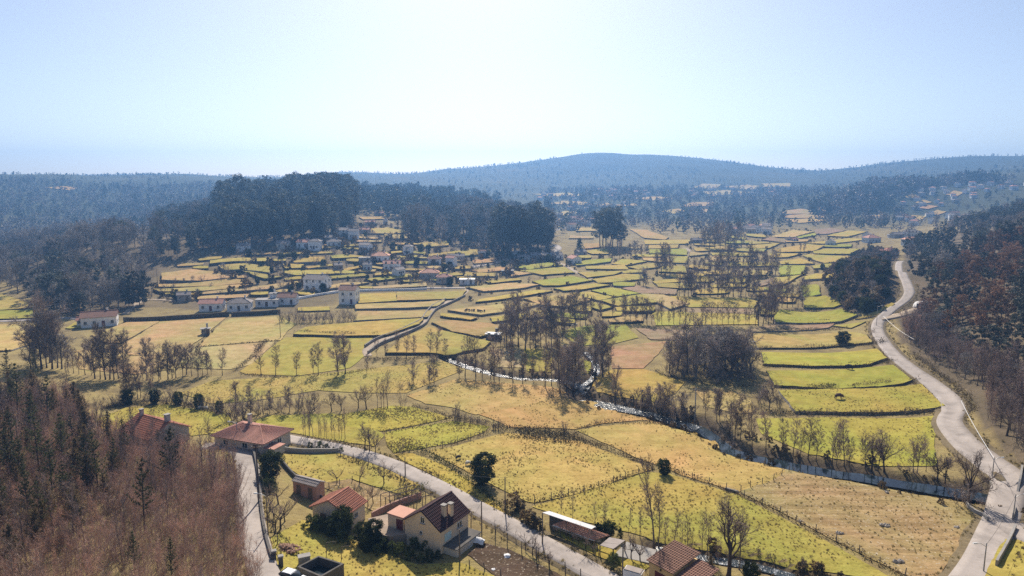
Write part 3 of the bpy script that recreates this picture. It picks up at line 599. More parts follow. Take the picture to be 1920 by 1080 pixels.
# foreground
F([(952, 812), (1085, 829), (1222, 878), (1080, 924), (1000, 941), (985, 939), (940, 914), (870, 879), (805, 846), (850, 839), (905, 824)], (.50, .36, .15), .06, .6); F([(1083, 808), (1125, 801), (1298, 802), (1325, 818), (1350, 845), (1400, 860), (1490, 880), (1450, 898), (1380, 920), (1275, 888), (1262, 879), (1212, 864), (1150, 838)], (.49, .36, .155), .06, .3)
F([(900, 778), (1040, 749), (1100, 752), (1190, 776), (1255, 793), (1130, 792), (1075, 803), (1010, 800), (955, 800), (940, 790)], (.51, .36, .14), .06, .25); F([(765, 742), (860, 712), (1000, 724), (1060, 738), (1040, 747), (895, 776), (850, 762), (800, 755)], (.47, .345, .14), .06, .3)
F([(340, 735), (400, 715), (560, 707), (700, 691), (830, 679), (868, 695), (800, 720), (760, 735), (680, 735), (600, 730), (480, 750), (400, 755)], (.40, .31, .115), .05, .7)
F([(625, 780), (735, 762), (772, 764), (840, 783), (810, 789), (720, 807), (640, 795)], (.40, .37, .08), .06, .6); F([(724, 812), (848, 791), (916, 801), (905, 812), (855, 827), (790, 840), (740, 847), (727, 830)], (.39, .365, .08), .06, .65)
F([(742, 853), (775, 851), (835, 873), (885, 906), (930, 946), (963, 974), (940, 968), (880, 930), (820, 895), (762, 867)], YEL, .06, .4); F([(185, 786), (240, 765), (310, 760), (425, 776), (435, 795), (425, 808), (360, 815), (250, 812), (190, 804)], (.43, .36, .09), .06, .5)
F([(478, 790), (510, 780), (620, 776), (700, 803), (720, 815), (700, 835), (640, 826), (560, 812), (490, 802)], (.385, .345, .08), .06, .5); F([(522, 853), (640, 849), (690, 865), (752, 888), (785, 905), (760, 928), (700, 910), (660, 896), (590, 904), (545, 880)], YEL, .06, .3)
F([(590, 907), (655, 898), (735, 927), (742, 945), (700, 958), (660, 935), (625, 922)], (.38, .27, .17), .05, .3, True); F([(512, 1008), (570, 975), (640, 1004), (720, 1040), (780, 1060), (860, 1056), (925, 1078), (960, 1140), (540, 1180), (512, 1100)], (.44, .35, .10), .06, .4)
F([(878, 1040), (905, 1018), (960, 1032), (1040, 1072), (1100, 1110), (980, 1120), (920, 1070)], (.115, .078, .058), .05, .3, True); F([(1000, 951), (1080, 929), (1217, 886), (1255, 889), (1380, 929), (1470, 975), (1560, 1020), (1690, 1092), (1500, 1068), (1430, 1050), (1340, 1034), (1230, 1014), (1130, 985), (1060, 972)], (.415, .33, .092), .06, .5)
F([(1390, 924), (1500, 882), (1560, 890), (1690, 916), (1790, 938), (1830, 965), (1800, 1020), (1745, 1095), (1690, 1074), (1560, 1008), (1470, 963)], (.365, .265, .15), .06, .35, True); F([(1872, 1032), (1888, 1012), (1960, 1012), (2050, 1180), (1800, 1180)], OLV, .06, .4)
F([(1048, 992), (1150, 1032), (1215, 1060), (1200, 1075), (1120, 1040), (1050, 1005)], (.38, .345, .08), .06, .4)
# far terraces and clearings, then thin filler strips between the mapped fields
for pts, col in (([(1028, 381), (1060, 377), (1100, 379), (1095, 383)], DRY), ([(1000, 364), (1060, 362), (1105, 365), (1060, 368)], DRY), ([(1103, 386), (1135, 381), (1152, 383), (1120, 387)], ORG), ([(1156, 384), (1190, 382), (1193, 385), (1165, 386)], DRY), ([(1278, 387), (1300, 380), (1335, 379), (1330, 385)], ORG), ([(1310, 396), (1318, 392), (1328, 393), (1322, 398)], ORG), ([(1028, 416), (1040, 410), (1056, 412), (1050, 418)], ORG), ([(1035, 400), (1060, 396), (1085, 398), (1060, 403)], DRY),
        ([(1290, 352), (1320, 345), (1350, 346), (1340, 353)], PAL), ([(1355, 350), (1400, 347), (1440, 350), (1400, 355)], PAL), ([(1300, 360), (1360, 357), (1420, 361), (1350, 365)], PAL), ([(1430, 345), (1480, 344), (1480, 349), (1440, 350)], PAL), ([(1467, 396), (1500, 392), (1525, 396), (1520, 400), (1470, 400)], DRY), ([(1470, 404), (1510, 402), (1545, 405), (1540, 408), (1475, 408)], DRY), ([(1472, 412), (1520, 410), (1548, 413), (1500, 417)], ORG), ([(1525, 392), (1545, 389), (1556, 393), (1540, 397)], ORG),
        ([(1637, 404), (1650, 400), (1662, 404), (1650, 408)], ORG), ([(1690, 411), (1712, 404), (1735, 406), (1725, 411)], ORG), ([(1697, 369), (1710, 364), (1724, 367), (1715, 371)], ORG), ([(1722, 389), (1740, 385), (1757, 387), (1740, 391)], ORG), ([(1744, 399), (1758, 394), (1772, 397), (1758, 402)], ORG), ([(1775, 364), (1790, 358), (1806, 361), (1795, 366)], ORG), ([(1716, 379), (1732, 375), (1746, 379), (1730, 382)], DRY), ([(88, 352), (120, 349), (146, 352), (130, 356)], ORG), ([(60, 442), (90, 432), (122, 434), (115, 444)], ORG), ([(1190, 372), (1230, 369), (1262, 372), (1225, 375)], DRY), ([(1240, 396), (1270, 392), (1290, 396), (1262, 400)], DRY)):
    F(pts, col, .7, hedge=False)
def strips(n, region, wlo, whi, hk, cols, bank):
    region = np.array(region, float); lo, hi = region.min(0), region.max(0); k = 0
    for _ in range(n * 40):
        u, v = lo + rng.random(2) * (hi - lo); w = rng.uniform(wlo, whi); h = (v - 350) * hk * rng.uniform(.7, 1.3); s = rng.normal() * .05
        q = [(u - w / 2, v + s * w * .5 - h * .3), (u - w * .1, v - h * .6), (u + w / 2, v - s * w * .5 - h * .4), (u + w * .45, v - s * w * .4 + h * .4), (u, v + h * .5), (u - w * .45, v + s * w * .5 + h * .35)]
        chk = np.array(q + [(u, v), (u - w * .3, v), (u + w * .3, v)])
        if not inside(chk[:, 0], chk[:, 1], region).all(): continue
        m = chk + 0.0
        if any(inside(np.concatenate([m[:, 0], m[:, 0]]), np.concatenate([m[:, 1] - 2.2, m[:, 1] + 2.2]), f[0]).any() or inside(np.array([a for a, b in f[0]]), np.array([b for a, b in f[0]]), q).any() for f in FIELDS): continue
        F(q, cols[rng.integers(len(cols))], bank * rng.uniform(.7, 1.3)); k += 1
        if k >= n: break
strips(46, [(300, 562), (300, 505), (420, 468), (560, 470), (700, 430), (880, 478), (900, 530), (640, 545), (560, 560)], 22, 62, .022, [YEL, DRY, OLV, YEL, TAN], .9)
strips(60, [(870, 600), (880, 520), (1090, 478), (1200, 452), (1500, 430), (1640, 436), (1610, 490), (1500, 560), (1440, 602), (1100, 606)], 26, 84, .034, [YEL, OLV, DRY, GRN, YEL], .8)
def drape(pts_px, raise_, step_k=.012):
    ex = np.array(pts_px, float); cc = ex.mean(0); dd = ex - cc; ex = ex + np.sign(dd) * np.minimum(np.abs(dd) * .3, (2.2, .9) if cc[1] < 645 else (2.5, 1.5))
    q = hit(ex[:, 0], ex[:, 1], raise_)[:, :2]
    cy_ = max(q[:, 1].mean(), 60); step = max(1.0, cy_ * step_k)
    ring = []
    for k in range(len(q)):
        a, b = q[k], q[(k + 1) % len(q)]; d = np.linalg.norm(b - a); n = max(1, int(d / step))
        for f in np.arange(n) / n: ring.append(a + (b - a) * f)
    ring = np.array(ring)
    ring = ring + rng.normal(size=ring.shape) * step * .05
    lo, hi = ring.min(0), ring.max(0)
    gx, gy = np.meshgrid(np.arange(lo[0], hi[0], step * 1.15), np.arange(lo[1], hi[1], step * 1.15))
    gx = gx.ravel() + rng.uniform(-.2, .2, gx.size) * step; gy = gy.ravel() + rng.uniform(-.2, .2, gy.size) * step
    k = inside(gx, gy, ring); pts = np.concatenate([ring, np.column_stack([gx, gy])[k]])
    n = len(ring)
    vs, es, fs, *_ = delaunay_2d_cdt([Vector(p) for p in pts], [], [list(range(n))], 1, 1e-4)
    vs = np.array([(a.x, a.y) for a in vs]); fs = [f for f in fs if len(f) == 3]
    return ring, vs, np.array(fs)
BANKS = ['bank', 'bank', 'drystone']
field_polys = []
for k, (pts, col, bank, spk, plough, hedge, lab) in enumerate(FIELDS):
    ycen = P(np.mean([a for a, b in pts]), np.mean([b for a, b in pts]))[1]
    up = bank + .02 + .0003 * ycen
    ring, vs, fs = drape(pts, up)
    z = gz(vs[:, 0], vs[:, 1]) + up
    if not len(fs): continue
    a, b_, c_ = vs[fs[:, 0]], vs[fs[:, 1]], vs[fs[:, 2]]
    flip = ((b_ - a)[:, 0] * (c_ - a)[:, 1] - (b_ - a)[:, 1] * (c_ - a)[:, 0]) < 0
    fs[flip] = fs[flip][:, ::-1]
    mb = MB(); mb.add(np.column_stack([vs, z]), fs)
    o = link('field', mb.mesh('field', 'plough' if plough else 'grass', True)); tag(o, None, None, kind='structure')
    j = rng.normal(1, .05, 3); o.color = (col[0] * j[0], col[1] * j[0] * (1 + (j[1] - 1) * .5), col[2] * j[2], spk)
    field_polys.append((pts, ring, o, up))
    n = len(ring); zr = gz(ring[:, 0], ring[:, 1])
    area = .5 * np.sum(ring[:, 0] * np.roll(ring[:, 1], -1) - ring[:, 1] * np.roll(ring[:, 0], -1))
    if area < 0: ring = ring[::-1]; zr = zr[::-1]
    if bank > .28:
        out = np.roll(ring, -1, 0) - np.roll(ring, 1, 0); out = np.column_stack([out[:, 1], -out[:, 0]]); out /= np.linalg.norm(out, axis=1)[:, None] + 1e-9
        top = np.column_stack([ring, zr + up]); bot = np.column_stack([ring + out * .35, zr - .8]); i = np.arange(n)
        mb = MB(); mb.add(np.concatenate([top, bot]), np.stack([i, i + n, (i + 1) % n + n, (i + 1) % n], 1))
        link('retaining_bank', mb.mesh('retaining_bank', BANKS[k % 3]), o)
    if hedge:                                           # brambles and low growth along the edges that face down the valley
        e0 = ring; e1 = np.roll(ring, -1, 0); d = e1 - e0; ln = np.linalg.norm(d, axis=1); on = np.column_stack([d[:, 1], -d[:, 0]]) / (ln[:, None] + 1e-9)
        keep = on[:, 1] < -.25
        if keep.sum() == 0: continue
        dens = 9 if ycen < 420 else 5; cs = []; sz = []
        for a, b_, q in zip(e0[keep], e1[keep], on[keep]):
            m_ = max(2, int(np.linalg.norm(b_ - a) * dens)); f = rng.random((m_, 1))
            xy = a + (b_ - a) * f + q * rng.uniform(-.2, .45, (m_, 1))
            lump = np.clip(.35 + 3.0 * fbm(xy[:, 0] / 11 + k * 7, xy[:, 1] / 11, 31, 3), 0, 1.5)
            cs.append(np.column_stack([xy, gz(xy[:, 0], xy[:, 1]) + rng.random(m_) ** .8 * (up * .6 + .6 * lump)])); sz.append(rng.uniform(.22, .5, m_) * (1 if ycen < 420 else 1.5))
        mb = MB(); mb.leaves(np.concatenate(cs), np.concatenate(sz)); link('hedge', mb.mesh('hedge', 'bramble_dark' if k % 2 else 'bramble'), o)
# ------------------------------------------------------------------ haze: the air of the valley
mh, th, bh = nt('valley_haze'); th.nodes.remove(bh)
pv = N(th, 'VolumePrincipled'); pv.inputs['Color'].default_value = HAZE_COLOR; pv.inputs['Density'].default_value = HAZE_DENSITY; pv.inputs['Anisotropy'].default_value = .5
L(th, pv.outputs[0], th.nodes['Material Output'].inputs['Volume'])
mb = MB(); zlo = float(GZ.min()) - 1.5; mb.box((0, 1200, zlo), (9000, 3000, float(GZ.max()) + 24 - zlo)); bx = link('haze', mb.mesh('haze', mh)); tag(bx, 'blue haze filling the valley air', 'haze', kind='stuff')
# ------------------------------------------------------------------ tree templates: (trunk mesh, crown mesh) per variant
def unit(a): return a / (np.linalg.norm(a) + 1e-9)
def bent(r, p, d, ln, seg, wob, up):
    pts = [p]; q = p.copy(); d = d.copy()
    for k in range(seg):
        d = unit(d + r.normal(size=3) * wob + np.array([0, 0, up])); q = q + d * ln / seg; pts.append(q.copy())
    return np.array(pts)
def branching(seed, H, spec, tk=6, r0=None, fork=0.0, lean=.03):
    """spec: one dict per level (n, ln, a0, a1, up, wob, start, r); the last level is drawn as flat twigs"""
    r = np.random.default_rng(seed); wood = MB(); tw = MB(); r0 = r0 or H * .016
    trunk = bent(r, np.zeros(3), unit(np.array([r.normal() * lean, r.normal() * lean, 1.])), H * (1 - fork), 7, .035, .05)
    tr = r0 * np.linspace(1, .22 if not fork else .6, 8); tr[0] *= 1.35; wood.tube(trunk, tr, tk)
    cur = [(trunk, tr, H)]
    for lv, s in enumerate(spec):
        nxt = []; last = lv == len(spec) - 1; P0 = []; P1 = []; W = []
        for pts, rr, ln0 in cur:
            n = max(1, int(round(s['n'] * r.uniform(.75, 1.25))))
            for k in range(n):
                f = s['start'] + (1 - s['start']) * ((k + r.random()) / n if not s.get('tip') else 1 - r.random() ** 2 * .5)
                f = min(f, .995); x = f * (len(pts) - 1); i = int(x); b = pts[i] + (pts[i + 1] - pts[i]) * (x - i); d0 = unit(pts[i + 1] - pts[i])
                ang = math.radians(r.uniform(s['a0'], s['a1'])); az = r.random() * 6.283 if lv else k * 2.4 + r.normal() * .4
                a = unit(np.cross(d0, [math.cos(az), math.sin(az), .12])); d = d0 * math.cos(ang) + a * math.sin(ang)
                prof = s.get('prof'); ln = s['ln'] * r.uniform(.7, 1.25) * (prof(f) if prof else 1 - .35 * f)
                if last: P0.append(b); P1.append(b + unit(d + np.array([0, 0, s['up']])) * ln); W.append(s['r'])
                else:
                    q = bent(r, b, d, ln, 3, s['wob'], s['up']); rb = min(s['r'], rr[i] * .75 if hasattr(rr, '__len__') else rr) * np.linspace(1, .35, 4)
                    (wood if lv < 2 and s['r'] > .03 else tw).tube(q, rb, 3, cap=False); nxt.append((q, rb, ln))
        if last:
            P0 = np.array(P0); P1 = np.array(P1); W = np.array(W)[:, None]
            sd = np.cross(P1 - P0, r.normal(size=P0.shape)); sd /= np.linalg.norm(sd, axis=1)[:, None] + 1e-9
            tw.tris(P0 - sd * W, P0 + sd * W, P1)
            mid = P0 + (P1 - P0) * r.uniform(.3, .7, (len(P0), 1)); t2 = mid + (P1 - P0) * .45 + r.normal(size=P0.shape) * .18 * np.linalg.norm(P1 - P0, axis=1)[:, None]
            tw.tris(mid - sd * W * .7, mid + sd * W * .7, t2)
        cur = nxt
    return wood, tw
oval = lambda f: math.sqrt(max(.08, 1 - ((f - .58) / .52) ** 2))
TPL = {}                                            # kind -> list of (trunk mesh, crown mesh, joined mesh)
def reg(kind, wood, crown, mw, mc):
    j = MB(); j.v = list(wood.v); j.f = list(wood.f); j.n = wood.n
    for f, m_ in crown.f: j.f.append((f + wood.n, m_ + 1))
    j.v += crown.v; j.n += crown.n
    mcs = mc if isinstance(mc, list) else [mc]
    TPL.setdefault(kind, []).append((wood.mesh(kind + '_trunk', mw, True) if wood.v else None, crown.mesh(kind + '_crown', mcs), j.mesh(kind, [mw] + mcs)))
for s in range(6): reg('alder', *branching(100 + s, 10, [dict(n=26, ln=2.1, a0=35, a1=62, up=.16, wob=.12, start=.22, r=.05, prof=oval), dict(n=7, ln=.95, a0=25, a1=60, up=.1, wob=.15, start=.2, r=.02), dict(n=13, ln=.66, a0=20, a1=60, up=.12, start=.15, r=.017)], r0=.115), 'bark_dark', 'twig')
for s in range(5): reg('birch', *branching(130 + s, 9, [dict(n=15, ln=1.7, a0=22, a1=45, up=.2, wob=.1, start=.3, r=.035, prof=oval), dict(n=6, ln=.8, a0=20, a1=50, up=.15, wob=.12, start=.2, r=.016), dict(n=9, ln=.55, a0=20, a1=55, up=.1, start=.1, r=.012)], r0=.10), 'bark_grey', 'twig')
for s in range(5): reg('oak', *branching(160 + s, 9, [dict(n=7, ln=4.6, a0=25, a1=58, up=.12, wob=.22, start=.55, r=.13, prof=lambda f: 1), dict(n=7, ln=2.3, a0=25, a1=60, up=.12, wob=.22, start=.25, r=.05), dict(n=7, ln=1.1, a0=25, a1=60, up=.1, wob=.2, start=.15, r=.022), dict(n=5, ln=.6, a0=20, a1=60, up=.1, start=.1, r=.014)], r0=.24, fork=.55), 'bark_dark', 'twig')
for s in range(5): reg('dense', *branching(190 + s, 9, [dict(n=16, ln=3.2, a0=22, a1=55, up=.14, wob=.16, start=.12, r=.06, prof=oval), dict(n=8, ln=1.5, a0=25, a1=60, up=.1, wob=.18, start=.15, r=.028), dict(n=22, ln=.85, a0=20, a1=65, up=.1, start=.1, r=.024)], r0=.13), 'bark_dark', 'twig_dark')
for s in range(5): reg('greyoak', *branching(220 + s, 10, [dict(n=11, ln=4.2, a0=25, a1=62, up=.14, wob=.18, start=.18, r=.08, prof=oval), dict(n=8, ln=1.9, a0=25, a1=60, up=.1, wob=.18, start=.15, r=.035), dict(n=20, ln=1.0, a0=20, a1=65, up=.1, start=.1, r=.035)], r0=.18, fork=.2), 'bark_grey', 'twig_grey')
for s in range(3): reg('fruit', *branching(250 + s, 3.2, [dict(n=5, ln=1.9, a0=35, a1=65, up=.2, wob=.25, start=.6, r=.06, prof=lambda f: 1), dict(n=6, ln=1.0, a0=25, a1=60, up=.25, wob=.2, start=.3, r=.025), dict(n=6, ln=.55, a0=15, a1=50, up=.3, start=.1, r=.012)], r0=.10, fork=.55), 'bark_dark', 'twig')
def scrub(seed, H, mat_w, mat_t, kind, nst=8, spread=.35, w=.013):
    r = np.random.default_rng(seed); wood = MB(); tw = MB()
    for k in range(nst):
        b = np.array([r.normal() * .35, r.normal() * .35, -.1]); d = unit(np.array([r.normal() * spread, r.normal() * spread, 1]))
        h = H * r.uniform(.6, 1.1); q = bent(r, b, d, h, 4, .08, .06); wood.tube(q, .03 * np.linspace(1, .3, 5), 3, cap=False)
        n = 20; f = r.uniform(.25, 1, n); x = f * 3.999; i = x.astype(int); p0 = q[i] + (q[i + 1] - q[i]) * (x - i)[:, None]
        dd = np.column_stack([r.normal(size=n) * .55, r.normal(size=n) * .55, np.full(n, .8)]); p1 = p0 + dd / np.linalg.norm(dd, axis=1)[:, None] * (r.uniform(.5, 1.2, n) * H * .2)[:, None]
        sd = np.cross(p1 - p0, r.normal(size=p0.shape)); sd /= np.linalg.norm(sd, axis=1)[:, None]
        tw.tris(p0 - sd * w, p0 + sd * w, p1)
        p0 = p0[:, None] + (p1 - p0)[:, None] * r.uniform(.2, .9, (n, 3, 1)); p0 = p0.reshape(-1, 3); p1 = p0 + np.column_stack([r.normal(size=3 * n) * .5, r.normal(size=3 * n) * .5, np.abs(r.normal(size=3 * n)) * .6]) * H * .09
        sd = np.cross(p1 - p0, r.normal(size=p0.shape)); sd /= np.linalg.norm(sd, axis=1)[:, None]
        tw.tris(p0 - sd * w * .7, p0 + sd * w * .7, p1)
    reg(kind, wood, tw, mat_w, mat_t)
for s in range(5): scrub(300 + s, 4.2, 'sapling_bark', 'twig_red', 'scrub', 9, .2)
for s in range(4): scrub(320 + s, 3.2, 'bark_dark', 'twig_dark', 'bushbare', 14, .5, .02)
for s in range(3): scrub(340 + s, 5.5, 'bark_grey', 'twig', 'coppice', 11, .35, .016)
def pine(seed, H, kind, mats, sparse=1.0):
    r = np.random.default_rng(seed); wood = MB(); cr = MB()
    tr = bent(r, np.zeros(3), np.array([r.normal() * .03, r.normal() * .03, 1.]), H, 8, .02, .05); wood.tube(tr, H * .013 * np.linspace(1, .15, 9), 6)
    h = H * r.uniform(.22, .34); C = []
    while h < H * .99:
        f = h / H; x = f * 8; i = min(int(x), 7); b = tr[i] + (tr[i + 1] - tr[i]) * (x - i); nb = r.integers(4, 7); L0 = H * .30 * (1 - f) ** .75 + .22
        for k in range(nb):
            if r.random() > (.8 if kind == 'pine' else .88) * sparse: continue
            az = k * 6.283 / nb + r.normal() * .35; ln = L0 * r.uniform(.55, 1.1); q = bent(r, b, unit(np.array([math.cos(az), math.sin(az), .25 + .5 * f])), ln, 3, .08, .12)
            wood.tube(q, .03 * np.linspace(1, .4, 4), 3, cap=False)
            for t_ in np.arange(.3, 1.02, .42 / max(ln, .42)):
                xx = min(t_, .999) * 3; ii = int(xx); C.append(q[ii] + (q[ii + 1] - q[ii]) * (xx - ii))
        h += H * r.uniform(.045, .075)
    C = np.array(C + [tr[-1]]); n = 13; c = np.repeat(C, n, 0); d = r.normal(size=c.shape) + [0, 0, .7]; d /= np.linalg.norm(d, axis=1)[:, None]
    p1 = c + d * r.uniform(.22, .42, (len(c), 1)); sd = np.cross(d, r.normal(size=c.shape)); sd /= np.linalg.norm(sd, axis=1)[:, None]
    cr.tris(c - sd * .045, c + sd * .045, p1)
    reg(kind, wood, cr, *mats)
for s in range(5): pine(400 + s, 9.5, 'pine', ('bark_dark', 'needle'))
for s in range(4): pine(420 + s, 5.0, 'youngpine', ('bark_dark', 'needle_dry'), .9)
def clumps(seed, H, kind, mats, base=.3, rx=.18, nl=26, per=60, ls=.5, shape=None, limbs=True, crk=.055, r0=None):
    r = np.random.default_rng(seed); wood = MB(); cr = MB()
    tr = bent(r, np.zeros(3), np.array([r.normal() * .05, r.normal() * .05, 1.]), H * .93, 7, .03, .05); wood.tube(tr, (r0 or H * .011) * np.linspace(1.2, .2, 8), 5)
    C = []; S = []
    for k in range(nl):
        f = base + (1 - base) * (k + r.random()) / nl; x = min(f, .999) * 7; i = int(x); b = tr[i] + (tr[i + 1] - tr[i]) * (x - i)
        w = H * rx * (shape(f) if shape else oval(f)) * r.uniform(.5, 1.15); az = k * 2.4 + r.normal() * .5
        e = b + np.array([math.cos(az) * w, math.sin(az) * w, H * .05 * r.uniform(.2, 1.3)])
        if limbs: wood.tube(bent(r, b, unit(e - b), np.linalg.norm(e - b) * .95, 3, .08, .05), H * .004 * np.linspace(1, .4, 4), 3, cap=False)
        R0 = H * crk * r.uniform(.6, 1.4) + .15; m_ = int(per * r.uniform(.6, 1.3)); q = r.normal(size=(m_, 3)); q /= np.linalg.norm(q, axis=1)[:, None]; q *= R0 * r.random((m_, 1)) ** .45 * [1.15, 1.15, .85]
        C.append(e + q); S.append(r.uniform(.6, 1.3, m_) * ls)
    cr.leaves(np.concatenate(C), np.concatenate(S), 0, r); reg(kind, wood, cr, *mats)
for s in range(6): clumps(500 + s, 24, 'gum', ('bark_grey', 'gum'), .28, .17, 34, 46, .85)
for s in range(5): clumps(520 + s, 12, 'russet', ('bark', 'russet'), .2, .26, 34, 60, .42)
for s in range(4): clumps(540 + s, 10, 'holm', ('bark', 'gum'), .12, .33, 40, 60, .45)
for s in range(3): clumps(560 + s, 5.0, 'laurel', ('bark_dark', 'evergreen'), .06, .34, 60, 130, .22, crk=.085)
for s in range(3): clumps(580 + s, 2.6, 'bush', ('bark_dark', 'glossy'), .02, .45, 30, 80, .15, lambda f: 1.1 - .6 * f, False)
for s in range(2): clumps(600 + s, 3.4, 'cypress', ('bark_dark', 'evergreen'), .02, .22, 40, 40, .16, lambda f: 1.25 * (1 - f) + .05, False)
for s in range(3): clumps(620 + s, 1.8, 'brake', ('bark_dark', 'bramble'), .02, .55, 20, 34, .22, lambda f: 1.1 - .6 * f, False)
for s in range(4): clumps(640 + s, 14, 'fargum', ('bark_grey', 'gum_far'), .12, .26, 16, 8, 2.2, None, False)
for s in range(3): clumps(660 + s, 9, 'farbare', ('bark_grey', 'twig_grey'), .1, .36, 16, 8, 1.5, None, False)
for s in range(3):                                  # grass tussocks
    r = np.random.default_rng(700 + s); 
    for kind, mat, hh in (('tussock', 'tuft', .34), ('strawtuft', 'tuft_dry', .26)):
        n = 26; a = r.random(n) * 6.283; p0 = np.column_stack([np.cos(a), np.sin(a), np.zeros(n)]) * r.uniform(0, .16, (n, 1)); p1 = p0 * r.uniform(1.4, 2.6, (n, 1)) + np.column_stack([np.zeros(n), np.zeros(n), r.uniform(.5, 1, n) * hh]); sd = np.column_stack([-np.sin(a), np.cos(a), np.zeros(n)]) * .04
        tw = MB(); tw.tris(p0 - sd, p0 + sd, p1); reg(kind, MB(), tw, mat, mat)
NATURAL = dict(alder=10, birch=9, oak=9, dense=9, greyoak=10, fruit=3.2, scrub=4.2, bushbare=3.2, coppice=5.5, pine=9.5, youngpine=5.0, gum=24, russet=12, holm=10, laurel=5.0, bush=2.6, cypress=3.4, brake=1.8)
TREENAME = dict(alder='bare_tree', birch='bare_tree', oak='bare_tree', dense='bare_tree', greyoak='bare_tree', fruit='fruit_tree', scrub='shrub', bushbare='shrub', coppice='bare_tree', pine='pine_tree', youngpine='pine_tree', gum='eucalyptus_tree', russet='leafy_tree', holm='evergreen_tree', laurel='evergreen_tree', bush='shrub', cypress='conifer', brake='shrub')
tree_spots = []
def tree(kind, x, y, h, label, group=None, var=None, cat=None, sink=.1, wide=1.0):
    t_, c_, j_ = TPL[kind][int(rng.integers(len(TPL[kind]))) if var is None else var % len(TPL[kind])]
    k = h / NATURAL[kind]
    o = thing(TREENAME[kind], label, cat or ('shrub' if TREENAME[kind] == 'shrub' else 'tree'), (x, y, float(gz(x, y)) - sink), rng.random() * 6.283, group)
    o.scale = (k * wide, k * wide, k)
    if t_ is not None: link('trunk', t_, o)
    link('crown', c_, o); tree_spots.append((x, y)); return o
def px_h(u, v, hpx):                                # metres for a height in photo pixels at a ground pixel
    p = P(u, v); d = p[1] * CP - (p[2] - ZC) * SP
    return hpx * d / F_PX / CP
def row(kind, pts, desc, group, shared=False, jit=.24, cat=None, wide=1.0):
    """pts: (u, v, height px) in photo order from the left; each tree gets its own ordinal label"""
    pts = sorted(pts)
    for i, (u, v, hp) in enumerate(pts):
        p = P(u, v); kd = kind if isinstance(kind, str) else kind[i % len(kind)]
        if shared or len(pts) > 20: lab = desc[0].upper() * 0 + desc
        elif len(pts) == 1: lab = desc
        else: lab = ORD[i] + ' from the left, ' + desc
        tree(kd, p[0], p[1], px_h(u, v, hp) * rng.uniform(1 - jit, 1 + jit), lab, group, cat=cat, wide=wide * rng.uniform(.9, 1.15))
def poisson(poly, n, dmin, ylim=(62, 6000), keep=None):
    """world-uniform points whose ground lies inside a photo polygon"""
    poly = np.array(poly, float); ylim = [900 + ((1500 + (q_ - 1500) / .55 if q_ > 1500 else q_) - 900) * .36 if q_ > 900 else q_ for q_ in ylim]
    q = np.array([P(a, max(b, 352)) for a, b in poly if b > 300]); out = []; grid = {}
    lo = q[:, :2].min(0) - 5; hi = q[:, :2].max(0) + 5; lo[1] = max(lo[1], ylim[0]); hi[1] = min(hi[1], ylim[1])
    for _ in range(60):
        xy = lo + rng.random((4000, 2)) * (hi - lo); z = gz(xy[:, 0], xy[:, 1]); u, v = project(xy[:, 0], xy[:, 1], z); k = inside(u, v, poly)
        if keep is not None: k &= keep(xy[:, 0], xy[:, 1], z, u, v)
        for a, zz_ in zip(xy[k], z[k]):
            c = (int(a[0] // dmin), int(a[1] // dmin)); ok = True
            for i in (-1, 0, 1):
                for j in (-1, 0, 1):
                    for b in grid.get((c[0] + i, c[1] + j), ()):
                        if (a[0] - b[0]) ** 2 + (a[1] - b[1]) ** 2 < dmin * dmin: ok = False
            if ok:
                grid.setdefault(c, []).append(a); out.append((a[0], a[1], zz_))
                if len(out) >= n: return np.array(out)
    return np.array(out).reshape(-1, 3)
def mass(name, kinds, pts, hlo, hhi, label, cat, weights=None, sink=.15):
    n = len(pts)
    if not n: return
    tm = []; nat = []
    w = weights or [1] * len(kinds); pr_ = []
    for k, wt in zip(kinds, w):
        for t_ in TPL[k]: tm.append(t_[2]); nat.append(NATURAL.get(k, {'fargum': 14, 'farbare': 9, 'tussock': .34, 'strawtuft': .26}.get(k, 5))); pr_.append(wt / len(TPL[k]))
    pr_ = np.array(pr_) / sum(pr_); var = rng.choice(len(tm), n, p=pr_); h = rng.uniform(hlo, hhi, n) * (.72 + .56 * vnoise(pts[:, 0] / 30, pts[:, 1] / 30, 5)) if hhi > 6 else rng.uniform(hlo, hhi, n)
    p = pts.copy(); p[:, 2] -= sink
    return scatter(name, p, rng.random(n) * 6.283, h / np.array(nat)[var], tm, label, cat, var)
def off_road(x, y, *_):
    ok = np.ones(len(x), bool)
    for a, r_ in ROADS:
        lo, hi = a.min(0) - 12, a.max(0) + 12; k = np.nonzero((x > lo[0]) & (x < hi[0]) & (y > lo[1]) & (y < hi[1]))[0]
        if len(k): ok[k] &= ((x[k][:, None] - a[None, ::2, 0]) ** 2 + (y[k][:, None] - a[None, ::2, 1]) ** 2).min(1) > r_ * r_
    return ok
RINGS = [(r_, r_.min(0), r_.max(0)) for _, r_, _, _ in field_polys]
ROADS = [(pr, 6.5), (pl, 4.0), (pm, 4.0)]
def free(x, y, z, u, v):                            # keep trees off fields, roads and house plots
    ok = np.ones(len(x), bool)
    for ring, lo, hi in RINGS:
        k = np.nonzero(ok & (x > lo[0]) & (x < hi[0]) & (y > lo[1]) & (y < hi[1]))[0]
        if len(k): ok[k] = ~inside(x[k], y[k], ring)
    return ok & off_road(x, y)
